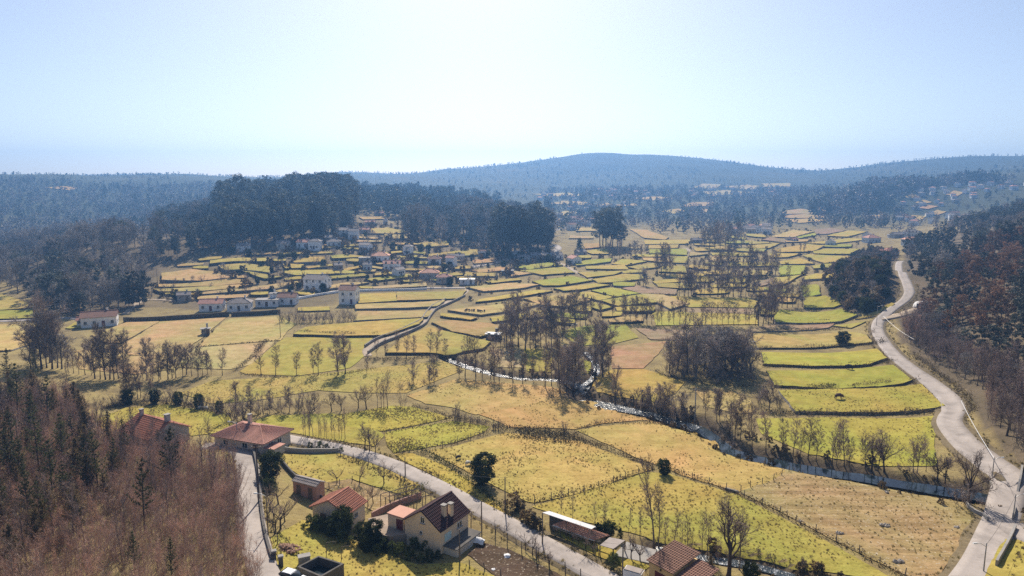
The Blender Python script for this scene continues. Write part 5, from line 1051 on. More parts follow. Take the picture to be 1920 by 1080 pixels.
def put(kind, o, face, w, d, x, z, sw, sh, extra=None):
    rz = {'S': 0, 'N': math.pi, 'E': math.pi / 2, 'W': -math.pi / 2}[face]
    loc = {'S': (x, -d / 2, z), 'N': (-x, d / 2, z), 'E': (w / 2, x, z), 'W': (-w / 2, -x, z)}[face]
    q = link('window' if kind == 'window' else 'door', WIN if kind == 'window' else DOOR[extra or 'wood'], o, loc, rz); q.scale = (sw, 1, sh)
    if kind == 'window': link('pane', PANE, q); link('sill', SILL, q)
    else: link('handle', HANDLE, q)
    return q
def building(name, label, cat, c, yaw, w, d, h, rise, roof='gable', wall='white', tiles='tile_red', tile=0.0, over=.3, wins=(), doors=(), chims=(), group=None, base=1.2):
    o = thing(name, label, cat, c, yaw, group)
    mb = MB(); x, y = w / 2, d / 2
    v = [(-x, -y, -base), (x, -y, -base), (x, y, -base), (-x, y, -base), (-x, -y, h), (x, -y, h), (x, y, h), (-x, y, h)]; f = [(0, 1, 5, 4), (1, 2, 6, 5), (2, 3, 7, 6), (3, 0, 4, 7)]
    mb.add(v, f)
    if roof == 'gable': mb.add([(-x, -y, h), (-x, y, h), (-x, 0, h + rise), (x, -y, h), (x, y, h), (x, 0, h + rise)], [(2, 1, 0), (3, 4, 5)])
    link('wall', mb.mesh('wall', wall), o)
    mb = MB(); s = rise / y; e = over
    if roof == 'gable':
        ze = h - e * s
        roof_sheet(mb, (-x - e, -y - e, ze), (x + e, -y - e, ze), (x + e, 0, h + rise), (-x - e, 0, h + rise), tile); roof_sheet(mb, (x + e, y + e, ze), (-x - e, y + e, ze), (-x - e, 0, h + rise), (x + e, 0, h + rise), tile)
        mb.box((0, 0, h + rise + .06), (w + 2 * e, .28, .16))
    elif roof == 'hip':
        ze = h - e * s; k = max(x - y, .2)
        roof_sheet(mb, (-x - e, -y - e, ze), (x + e, -y - e, ze), (k, 0, h + rise), (-k, 0, h + rise), tile); roof_sheet(mb, (x + e, y + e, ze), (-x - e, y + e, ze), (-k, 0, h + rise), (k, 0, h + rise), tile)
        roof_sheet(mb, (x + e, -y - e, ze), (x + e, y + e, ze), (k, .01, h + rise), (k, -.01, h + rise), tile); roof_sheet(mb, (-x - e, y + e, ze), (-x - e, -y - e, ze), (-k, -.01, h + rise), (-k, .01, h + rise), tile)
        mb.box((0, 0, h + rise + .06), (2 * k + .2, .28, .14))
        for sx in (-1, 1):
            for sy in (-1, 1): mb.tube([(sx * (x + e), sy * (y + e), ze + .14), (sx * k, 0, h + rise + .14)], .12, 4)
    else:
        mb.box((0, 0, h), (w + 2 * e, d + 2 * e, .22)); 
    r_ = link('roof', mb.mesh('roof', tiles), o)
    if roof == 'gable' and not tile: pass
    for a in wins: put('window', o, a[0], w + .04, d + .04, *a[1:])
    for a in doors: put('door', o, a[0], w + .04, d + .04, *a[1:])
    for (cx, cy, z0, z1, cw) in chims:
        mb = MB(); mb.box((cx, cy, z0), (cw, cw, z1 - z0)); ch = link('chimney', mb.mesh('chimney', wall if wall != 'stone' else 'greywall'), o)
        mb = MB(); mb.box((cx, cy, z1 + .12), (cw * 1.35, cw * 1.35, .1)); [mb.box((cx + sx * cw * .38, cy + sy * cw * .38, z1 - .01), (.1, .1, .14)) for sx in (-1, 1) for sy in (-1, 1)]; link('cap', mb.mesh('cap', 'concrete'), ch)
    return o
def plan(Lp, Bp, Cp, ze, long_first):               # eave corners in the photo at height ze -> centre, yaw, sizes
    a, b, c = [np.array(at_z(*q, ze)) for q in (Lp, Bp, Cp)]
    d1 = b - a; d2 = c - b; a1 = math.atan2(d1[1], d1[0]); a2 = math.atan2(d2[1], d2[0]); n1, n2 = np.linalg.norm(d1), np.linalg.norm(d2)
    if long_first: yaw = (a1 + a2 - math.pi / 2) / 2; w, d, sx = n1, n2, -1   # local x along L->B
    else: yaw = (a2 + a1 + math.pi / 2) / 2; w, d, sx = n2, n1, 1             # local x along B->C
    ux = np.array([math.cos(yaw), math.sin(yaw)]); uy = np.array([-ux[1], ux[0]]); return b + ux * sx * w / 2 + uy * d / 2, yaw, w, d
def rise_at(xy, v, lo):                              # height whose image row is v above a ground point
    zs = np.linspace(lo, lo + 8, 400); _, vv = project(xy[0], xy[1], zs); return float(zs[np.argmin(abs(vv - v))])
# brick house with twin chimneys
ze = 3.6; c, yaw, w, d = plan((756, 976), (826, 995), (882, 961), ze, False); w += .2
gm = c - np.array([math.cos(yaw), math.sin(yaw)]) * w / 2; zr = rise_at(gm, 958, ze + .5)
hs = building('brick_house', 'cream house with steep dark red roof and two tall chimneys by the road', 'house', (c[0], c[1], 0), yaw, w, d, ze, zr - ze, 'gable', 'cream', 'tile_dark', .3, .25,
    wins=(('W', .1, 3.9, .7, .95), ('W', -.2, 2.2, .5, .5), ('S', 1.1, 2.2, 1.1, .8)), chims=((-.9, -d / 2 + 1.15, 3.4, zr + .25, .55), (.15, -d / 2 + .75, 3.2, zr + .15, .55)))
sh = put('door', hs, 'S', w + .04, d + .04, -1.6, 1.5, 1.5, 1.1, 'shutter_blue'); sh.name = 'shutter'
mb = MB(); mb.box((.2, -d / 2 - 1.15, -1.0), (w * .86, 2.3, 2.1)); an = link('basement_wall', mb.mesh('basement_wall', 'beige'), hs); mb = MB(); mb.box((.2, -d / 2 - 1.2, 1.1), (w * .86 + .2, 2.4, .12)); link('terrace_slab', mb.mesh('terrace_slab', 'concrete_dark'), an)
for x_ in (.6, 2.0): q = link('window', WIN, an, (x_, -d / 2 - 2.32, .1)); q.scale = (.8, 1, .8); 
# courtyard and garage beside it
ring = [at_z(u, v, 1.5) for u, v in ((690, 972), (735, 962), (790, 972), (770, 1000), (735, 1006), (700, 1000))]
mb = MB(); n = len(ring); mb.add([(x, y, 1.5) for x, y in ring] + [(x, y, -1) for x, y in ring], [(i, i + n, (i + 1) % n + n, (i + 1) % n) for i in range(n)]); mb.add([(x, y, 1.5) for x, y in ring], [tuple(range(n - 1, -1, -1))]); tag(link('courtyard', mb.mesh('courtyard', 'yard')), 'raised beige courtyard beside the cream house', None, kind='structure')
c, yaw, w, d = plan((724, 966), (756, 973), (782, 960), 3.35, True)
building('garage', 'cream garage with flat pink roof attached to the courtyard', 'garage', (c[0], c[1], 1.5), yaw, w, d, 1.85, .2, 'flat', 'cream', 'flatpink', 0, .1, doors=(('S', .75, .02, 1.2, 1.55, 'maroon'),), base=2)
# tiled barn
c, yaw, w, d = plan((579, 954), (652, 962), (689, 943), 2.4, False); w += .5; gm = c - np.array([math.cos(yaw), math.sin(yaw)]) * w / 2; zr = rise_at(gm, 942, 2.6)
building('barn', 'low barn with faded red tiled roof in front of the dug garden', 'barn', (c[0], c[1], -.3), yaw, w, d, 2.7, max(zr - 2.1, 1.2), 'gable', 'beige', 'tile_red', .32, .35, doors=(('W', -1.2, 0, 1.0, 1.9, 'wood'),), wins=(('S', 0, 1.2, .8, .7),))
c, yaw, w, d = plan((556, 896), (596, 909), (604, 904), 2.4, True)
building('shed', 'small pinkish shed with grey pitched roof beside the lane garden', 'shed', (c[0], c[1], -.1), yaw, w, 1.9, 2.3, .45, 'gable', 'pinkwall', 'cement_sheet', .3, .12, doors=(('S', -1.3, 0, .9, 1.8, 'wood'), ('S', 1.2, 0, .9, 1.8, 'wood')))
# two houses behind the thicket
B = np.array(at_z(279, 825, 3.4)); yaw = R(-31); ux = np.array([math.cos(yaw), math.sin(yaw)]); uy = np.array([-ux[1], ux[0]]); w, d = 9.6, 8.1; c = B - ux * w / 2 + uy * d / 2; ap = c + ux * w / 2; zr = rise_at(ap, 792, 4)
building('house', 'big house with dark red roof and grey gable behind the thicket', 'house', (c[0], c[1], .6), yaw, w, d, 2.9, zr - 3.5, 'gable', 'greywall', 'tile_red', .34, .3, chims=((w / 2 - .6, .2, zr - 1.2, zr + .7, .8), (-w / 2 + 1.2, -.2, zr - 1.2, zr + .5, .6)), wins=(('E', -1.5, 1, 1, 1.1), ('E', 1.8, 1, 1, 1.1)))
c, yaw, w, d = plan((391, 820), (493, 830), (551, 806), 3.3, True); zr = rise_at(c, 797, 4)
hb = building('house', 'pink-roofed bungalow with hip roof at the top of the lane', 'house', (c[0], c[1], .7), yaw, w, d, 2.6, min(zr - 3.3, 2.6), 'hip', 'beige', 'tile_pink', .34, .55, chims=((-1.2, .8, 3.5, 5.6, .6),), wins=(('E', -1.8, .9, 1.2, 1.1), ('E', .6, .9, 1.2, 1.1), ('S', -3, .9, 1.2, 1.1), ('S', 1.5, .9, 1.2, 1.1)), doors=(('S', 4, 0, 1, 2, 'wood'),))
mb = MB(); mb.box((w / 2 + 1.2, -d / 2 + 1.6, 0), (2.2, 3.0, 1.5)); pt_ = link('lean_to', mb.mesh('lean_to', 'greywall'), hb); mb = MB(); mb.box((w / 2 + 1.25, -d / 2 + 1.6, 1.5), (2.4, 3.2, .12)); link('lean_to_roof', mb.mesh('lean_to_roof', 'tile_pink'), pt_)
# long open shed: tin roof, orange tiles, cement sheet
def slab_px(pts, zs, thick=.08):
    v = np.array([(*at_z(u, vv, z), z) for (u, vv), z in zip(pts, zs)]); q = MB(); q.add(np.concatenate([v, v - [0, 0, thick]]), [(0, 1, 2, 3), (7, 6, 5, 4), (0, 4, 5, 1), (1, 5, 6, 2), (2, 6, 7, 3), (3, 7, 4, 0)]); return q, v
ls = thing('long_shed', 'long open shed with white tin and orange tiled lean-to roofs', 'shed', (0, 0, 0))
q, v1 = slab_px([(1017, 961), (1030, 958), (1117, 987), (1109, 992)], [2.3, 2.4, 2.4, 2.3]); link('tin_roof', q.mesh('tin_roof', 'tin'), ls)
mb = MB(); p = [np.array((*at_z(*a), a[2])) for a in ((1036, 984, .95), (1114, 1013, .95), (1144, 1004, 1.9), (1062, 975, 1.9))]; roof_sheet(mb, *p, tile=.3, thick=.06); link('tiled_roof', mb.mesh('tiled_roof', 'tile_orange'), ls)
q, v3 = slab_px([(1125, 1022), (1150, 1029), (1172, 1013), (1143, 1007)], [1.6, 1.6, 1.75, 1.75]); link('sheet_roof', q.mesh('sheet_roof', 'cement_sheet'), ls)
mb = MB(); mb.tube([p[0] + [0, -.08, -.02], p[1] + [0, -.08, -.02]], .07, 5); link('gutter', mb.mesh('gutter', 'frame'), ls)
for a in (v1[0], v1[3] * .5 + v1[0] * .5, v1[3], p[0], p[0] * .5 + p[1] * .5, p[1], v3[0], v3[1], v3[2]):
    mb = MB(); mb.box((a[0], a[1], -.4), (.16, .16, a[2] + .32)); link('post', mb.mesh('post', 'wood'), ls)
mb = MB(); a, b = v1[1], v1[2]; mb.add([(a[0], a[1], -.3), (b[0], b[1], -.3), (b[0], b[1], 2.2), (a[0], a[1], 2.2), (a[0] + .1, a[1] + .15, -.3), (b[0] + .1, b[1] + .15, -.3), (b[0] + .1, b[1] + .15, 2.2), (a[0] + .1, a[1] + .15, 2.2)], [(0, 1, 2, 3), (7, 6, 5, 4), (0, 4, 5, 1), (3, 2, 6, 7), (1, 5, 6, 2), (4, 0, 3, 7)]); link('back_wall', mb.mesh('back_wall', 'concrete_dark'), ls)
# ochre garage at the bottom edge
A, Bq = np.array(at_z(1215, 1049, 3.0)), np.array(at_z(1263, 1075, 3.0)); C1 = np.array(at_z(1322, 1057, 3.4)); yaw = math.atan2(*(Bq - A)[::-1]); w = np.linalg.norm(Bq - A); uy = np.array([-math.sin(yaw), math.cos(yaw)]); ux = np.array([math.cos(yaw), math.sin(yaw)]); d = 5.2; c = (A + Bq) / 2 + uy * d / 2
yb = thing('garage', 'ochre garage with rusty corrugated roof and maroon door at the bottom edge', 'garage', (c[0], c[1], 0), yaw); mb = MB(); mb.box((0, 0, -1), (w - .3, d - .2, 3.95)); link('wall', mb.mesh('wall', 'ochre'), yb)
mb = MB(); roof_sheet(mb, (-w / 2 - .1, -d / 2 - .25, 2.95), (w / 2 + .05, -d / 2 - .25, 2.95), (w / 2 + .05, d / 2 + .2, 3.75), (-w / 2 - .1, d / 2 + .2, 3.75), .3, .05); link('roof', mb.mesh('roof', 'rust'), yb)
mb = MB(); mb.box((w / 2 + 1.5, -.3, -1), (3.0, d - .8, 3.4)); ex = link('extension_wall', mb.mesh('extension_wall', 'ochre'), yb); mb = MB(); roof_sheet(mb, (w / 2 + .06, -d / 2 - .1, 2.45), (w / 2 + 3.2, -d / 2 - .1, 2.45), (w / 2 + 3.2, d / 2 - .3, 3.15), (w / 2 + .06, d / 2 - .3, 3.15), .3, .05); link('extension_roof', mb.mesh('extension_roof', 'tile_brown'), ex)
put('door', yb, 'S', w - .3 + .04, d - .2 + .04, .05, -.3, 1.9, 2.3, 'maroon'); mb = MB(); mb.box((0, -d / 2 + .02, 2.35), (.18, .2, .22)); link('lamp', mb.mesh('lamp', 'wire'), yb)
mb = MB(); ring = [at_z(u, v, .1) for u, v in ((1150, 1042), (1175, 1016), (1232, 1032), (1216, 1056))]; mb.add([(x, y, .16) for x, y in ring] + [(x, y, -.4) for x, y in ring], [(3, 2, 1, 0), (0, 1, 5, 4), (1, 2, 6, 5), (2, 3, 7, 6), (3, 0, 4, 7)]); tag(link('paved_strip', mb.mesh('paved_strip', 'concrete')), 'pinkish paved strip between shed and garage', None, kind='structure')
# ---- village houses
def vh(u, v, w, d, h, roof, wall, tiles, yaw, label, st_=1, chim=True, group=None, cat='house', name='house', win=True, rise=None, dz=0.0):
    w, d, h = w * .8, d * .82, h * .84; p = P(u, v); k = d * .5; yaw = R(yaw); rise = rise or max(.9, d * .24)
    c = (p[0] - math.sin(yaw) * k, p[1] + math.cos(yaw) * k); z = float(min(gz(c[0], c[1]) + .1, gz(p[0], p[1]) + .8)) + dz
    wins = []; doors = []
    if win:
        n = max(2, int(w / 2.6))
        for s_ in range(st_):
            for i in range(n):
                x = (i - (n - 1) / 2) * w / n
                if s_ == 0 and i == n // 2: doors.append(('S', x, 0, 1.0, 2.05, 'wood' if rng.random() < .6 else 'maroon'))
                else: wins.append(('S', x, .95 + s_ * 2.7, 1.0, 1.2))
            for f_ in ('W', 'E'): wins.append((f_, -d * .18, .95 + s_ * 2.7, .9, 1.1)); wins.append((f_, d * .2, .95 + s_ * 2.7, .9, 1.1))
    return building(name, label, cat, (c[0], c[1], z), yaw, w, d, h, rise, roof, wall, tiles, 0, .35, wins, doors, ((w * .22, d * .12, h + rise * .5, h + rise + .7, .6),) if chim else (), group, base=2.2)
for a in ((186, 613, 14, 8, 4.2, 'gable', 'white', 'tile_brown', 24, 'long pale farmhouse with brown roof at the edge of the left meadow', 1), (153, 612, 3.5, 4, 2.6, 'gable', 'white', 'tile_pink', 24, 'small white outbuilding left of the long farmhouse', 1), (395, 584, 11, 7, 3.6, 'gable', 'white', 'tile_pink', 8, 'white house with pale pink roof, leftmost of the roadside row', 1),
        (448, 584, 11, 8, 3.8, 'hip', 'white', 'tile_grey', 12, 'white house with dark grey roof in the roadside row', 1), (500, 576, 11, 6, 3.2, 'flat', 'white', 'concrete', 6, 'low white flat-roofed house in the roadside row', 1), (512, 572, 3, 3, 5.4, 'flat', 'white', 'concrete', 6, 'small white tower block above the flat roof', 1), (538, 572, 9, 7, 3.6, 'gable', 'white', 'tile_brown', 4, 'white house with reddish roof ending the roadside row', 1),
        (588, 546, 12.5, 9, 6.0, 'gable', 'white', 'tile_grey', -14, 'large two-storey white house on the terrace slope', 2), (651, 571, 8.6, 8, 7.0, 'gable', 'white', 'tile_brown', -4, 'tall white house with red-brown roof standing alone by the fields', 2), (345, 566, 6.5, 5, 3.4, 'gable', 'stone', 'tile_grey', 20, 'grey stone cottage below the round terraces', 1), (386, 629, 3.2, 2.6, 2.4, 'flat', 'stone', 'concrete', 25, 'tiny stone hut between the tan fields', 1),
        (456, 472, 9, 6, 3.6, 'gable', 'white', 'tile_grey', 10, 'small white house alone under the dark forest', 1), (530, 468, 9, 7, 3.6, 'gable', 'beige', 'tile_grey', 5, 'beige house left of the pink roof under the forest', 1), (567, 466, 9, 7, 3.8, 'gable', 'white', 'tile_pink', -8, 'white house with pink roof under the forest', 1), (588, 467, 8, 6, 3.0, 'gable', 'greywall', 'tile_orange', -8, 'low house with orange roof right of the pink one', 1),
        (612, 455, 8, 6, 3.4, 'gable', 'stone', 'tile_grey', 10, 'stone house at the upper hamlet', 1), (640, 446, 9, 8, 5.6, 'gable', 'white', 'tile_grey', -20, 'two-storey pale house at the top of the upper hamlet', 2), (626, 464, 10, 7, 3.6, 'hip', 'bluewall', 'tile_grey', 12, 'pale bluish house below the upper hamlet', 1), (693, 423, 9, 6, 3.0, 'gable', 'white', 'tile_orange', 0, 'white house with orange roof in the forest gap', 1), (722, 421, 4, 4, 4.2, 'hip', 'white', 'tile_grey', 0, 'little white square house in the forest gap', 1),
        (711, 405, 10, 6, 2.8, 'gable', 'beige', 'tile_pink', 8, 'pink-roofed house highest in the forest gap', 1), (682, 438, 9, 6, 3.0, 'gable', 'greywall', 'tile_pink', -5, 'house with faded roof beside the upper yellow field', 1), (712, 493, 12, 9, 4.0, 'hip', 'white', 'tile_orange', 4, 'broad white house with orange hip roof in mid village', 1), (684, 494, 8, 6, 3.0, 'flat', 'greywall', 'concrete', 4, 'grey flat-roofed annex left of the orange hip roof', 1), (735, 509, 11, 7, 4.4, 'gable', 'white', 'tile_pink', 8, 'white balcony house below the orange hip roof', 2),
        (688, 509, 5, 5, 4.0, 'gable', 'bluewall', 'tile_grey', 0, 'narrow pale blue house in mid village', 1), (636, 509, 5, 5, 3.6, 'gable', 'stone', 'tile_grey', 30, 'grey gabled shed among the small terraces', 1), (815, 498, 9, 8, 4.0, 'hip', 'white', 'tile_brown', 6, 'white hip-roofed house left of the village road', 1), (855, 489, 12, 6, 3.0, 'gable', 'greywall', 'tile_grey', 2, 'long low grey building by the village road', 1), (806, 524, 12, 8, 3.6, 'hip', 'greywall', 'tile_orange', 8, 'house with wide orange roof above the pale lane', 1),
        (832, 532, 9, 7, 3.6, 'hip', 'beige', 'tile_pink', 2, 'pink hip-roofed house at the end of the pale lane', 1), (876, 534, 9, 5, 2.8, 'flat', 'white', 'tin', 4, 'low white outbuilding near the track top', 1), (952, 516, 8, 5, 2.6, 'flat', 'stone', 'concrete', 4, 'old stone ruin between the terraced fields', 1), (982, 492, 9, 6, 3.4, 'gable', 'bluewall', 'tile_grey', 6, 'pale bluish house beneath the tall clump', 1), (1012, 489, 13, 7, 3.8, 'gable', 'greywall', 'tile_grey', 4, 'long grey house beneath the tall clump', 1),
        (1046, 487, 9, 7, 3.4, 'gable', 'white', 'tile_grey', 20, 'white house at the bend of the village road', 1), (1069, 495, 10, 7, 4.2, 'gable', 'white', 'tile_pink', -70, 'white gabled house with pink roof by the road bend', 1), (1092, 480, 8, 6, 3.2, 'gable', 'greywall', 'tile_grey', 30, 'grey house half hidden behind the road bend', 1), (923, 637, 5.5, 3.5, 1.9, 'flat', 'wood', 'tin', -12, 'white-roofed hut beside the dark tree belt', 1), (1566, 461, 10, 8, 3.6, 'gable', 'white', 'tile_grey', 60, 'white gabled house among the far right fields', 1),
        (1640, 455, 13, 10, 4.4, 'hip', 'bluewall', 'tile_pink', 8, 'large pale house with pink hip roof at the far field edge', 1), (1632, 446, 9, 7, 3.6, 'gable', 'white', 'tile_grey', 50, 'white house behind the large pink hip roof', 1), (1714, 444, 14, 8, 4.8, 'hip', 'white', 'tile_grey', 4, 'two-storey white house above the orange roof on the right', 2), (1718, 458, 16, 9, 4.2, 'hip', 'bluewall', 'tile_orange', 4, 'wide house with orange roof among the right-hand trees', 1), (1674, 480, 11, 8, 4.0, 'hip', 'white', 'tile_red', 10, 'white house with red roof where the winding road ends', 1),
        (1688, 446, 12, 8, 3.4, 'gable', 'greywall', 'tile_grey', 6, 'grey house left of the two-storey white one', 1), (1674, 446, 6, 5, 2.6, 'flat', 'white', 'tin', 0, 'small bright white shed left of the grey house', 1), (1480, 453, 5, 4, 2.6, 'gable', 'white', 'tile_grey', 0, 'small white farm shed among the far fields', 1), (1492, 454, 6, 4, 2.8, 'gable', 'white', 'tile_pink', 10, 'small farmhouse right of the far white shed', 1), (1308, 456, 10, 6, 3.0, 'gable', 'stone', 'tile_grey', 10, 'stone farm buildings beside the short far track', 1)):
    vh(*a, name='hut' if 'hut' in a[9] else 'house', cat='hut' if 'hut' in a[9] else 'house')
def cluster(n, poly, ylim, dmin, label, group, white=.85, s=(5.5, 9.5)):
    for p in poisson(poly, n, dmin, ylim, free):
        w = rng.uniform(*s); wl = rng.choice(['white', 'beige', 'greywall', 'bluewall'], p=[white, (1 - white) * .4, (1 - white) * .3, (1 - white) * .3]); tl = rng.choice(['tile_orange', 'tile_pink', 'tile_grey', 'tile_brown', 'cement_sheet'], p=[.15, .2, .3, .15, .2])
        building('house', label, 'house', (p[0], p[1], p[2] + .6), rng.normal() * .5, w, w * .7, rng.uniform(2.8, 5.0), w * .18, rng.choice(['gable', 'hip']), wl, tl, 0, .35, (('S', -w * .25, 1, 1.1, 1.2), ('S', w * .25, 1, 1.1, 1.2)), (('S', 0, 0, 1.1, 2.1, 'wood'),), (), group, base=3)
cluster(44, [(1690, 385), (1720, 362), (1780, 342), (1960, 333), (1960, 352), (1860, 360), (1800, 380), (1720, 395)], (750, 1620), 22, 'small pale house in the hazy village on the upper right hillside', 'hazy hillside village on the right')
cluster(16, [(1660, 420), (1700, 385), (1790, 385), (1830, 410), (1790, 425), (1700, 425)], (480, 1100), 22, 'pale house among trees on the lower right hillside', 'lower right hillside houses')
cluster(46, [(1000, 405), (1010, 362), (1180, 356), (1230, 366), (1150, 392), (1060, 415)], (800, 2160), 22, 'tiny pale house in the far valley village', 'far valley village')
cluster(30, [(1290, 372), (1300, 345), (1380, 338), (1480, 350), (1480, 368), (1380, 374)], (1300, 2550), 28, 'tiny pale house in the distant village under the mountain', 'distant village under the mountain')
cluster(11, [(1375, 446), (1370, 433), (1440, 428), (1440, 442)], (600, 1000), 12, 'small farm building in the cluster beyond the far fields', 'farm cluster beyond the far fields', .5, (6, 10))
cluster(8, [(1035, 432), (1040, 416), (1110, 412), (1110, 424), (1070, 434)], (560, 1100), 18, 'pale house behind the tall clump along the far road', 'houses behind the tall clump')
cluster(6, [(190, 336), (200, 330), (360, 328), (360, 340)], (1400, 2450), 26, 'tiny house on the far left hilltop', 'far left hilltop houses')
cluster(8, [(470, 480), (560, 470), (640, 440), (760, 440), (880, 470), (1030, 478), (880, 500), (860, 535), (700, 525), (560, 530)], (260, 620), 13, 'small white house scattered among the village terraces', 'small houses among the terraces', .8, (4.5, 7))
# ------------------------------------------------------------------ walls, hedges, fences
def wall(name, pts, h, thick, mat, label, cat='wall', step=1.2, zoff=None):
    p = path(pts, step); n = len(p); d = np.gradient(p[:, :2], axis=0); d /= np.linalg.norm(d, axis=1)[:, None] + 1e-9; nx = np.column_stack([d[:, 1], -d[:, 0]]) * thick / 2
    zt = p[:, 2] + h * (1 + rng.normal(size=n) * .03) + (zoff or 0); zb = p[:, 2] - .5
    A = np.stack([np.column_stack([p[:, :2] - nx, zb]), np.column_stack([p[:, :2] - nx, zt]), np.column_stack([p[:, :2] + nx, zt]), np.column_stack([p[:, :2] + nx, zb])], 1)
    i = np.arange(n - 1)[:, None] * 4; j = np.array([0, 1, 2])[None]; mb = MB(); mb.add(A.reshape(-1, 3), np.stack([i + j, i + 4 + j, i + 5 + j, i + 1 + j], -1).reshape(-1, 4)); e = (n - 1) * 4
    mb.f.append((np.array([(0, 1, 2, 3), (e + 3, e + 2, e + 1, e)]), 0)); return tag(link(name, mb.mesh(name, mat)), label, cat)
def hedge(pts, h, w, mat, label, dens=26, ls=.26, gaps=.0, name='hedge'):
    p = path(pts, .8); L_ = .8 * len(p); n = int(L_ * dens * w); i = rng.integers(0, len(p), n); xy = p[i, :2] + rng.normal(size=(n, 2)) * [.4, .4] + rng.uniform(-.5, .5, (n, 2)) * w
    lump = np.clip(fbm(xy[:, 0] / 5, xy[:, 1] / 5, 91, 3) * 1.6 + .62, .12, 1.3)
    if gaps: k = fbm(xy[:, 0] / 6, xy[:, 1] / 6, 17, 2) > gaps - .35; xy, lump = xy[k], lump[k]
    c = np.column_stack([xy, gz(xy[:, 0], xy[:, 1]) + .05 + rng.random(len(xy)) ** .75 * h * lump]); mb = MB(); mb.leaves(c, rng.uniform(.6, 1.3, len(c)) * ls); m2 = int(len(c) * .25); q = c[:m2]
    mb.tris(q - [0.02, 0, .4], q + [.02, 0, -.4], q + np.column_stack([rng.normal(size=m2) * .25, rng.normal(size=m2) * .25, rng.uniform(.2, .6, m2) * h]))
    return tag(link(name, mb.mesh(name, mat)), label, 'hedge')
POST = MB(); POST.tube([(0, 0, -.3), (0.01, 0, .5), (0, .01, 1.15)], [.075, .07, .06], 6); POST = POST.mesh('post', 'post', True)
def fence(pts, label, gap=2.6, h=1.1, wires=(.45, .85), name='fence'):
    p = path(pts, gap); o = thing(name, label, 'fence', p[0])
    for a in p:
        q = link('post', POST, o, a - p[0] + [rng.normal() * .1, rng.normal() * .1, 0], rng.random() * 6); q.scale = (1, 1, h * rng.uniform(.85, 1.15)); q.rotation_euler = (rng.normal() * .05, rng.normal() * .05, rng.random() * 6)
    for z in wires: mb = MB(); mb.tube(p - p[0] + [0, 0, z * h], .012, 3, cap=False); link('wire', mb.mesh('wire', 'wire'), o)
    return o
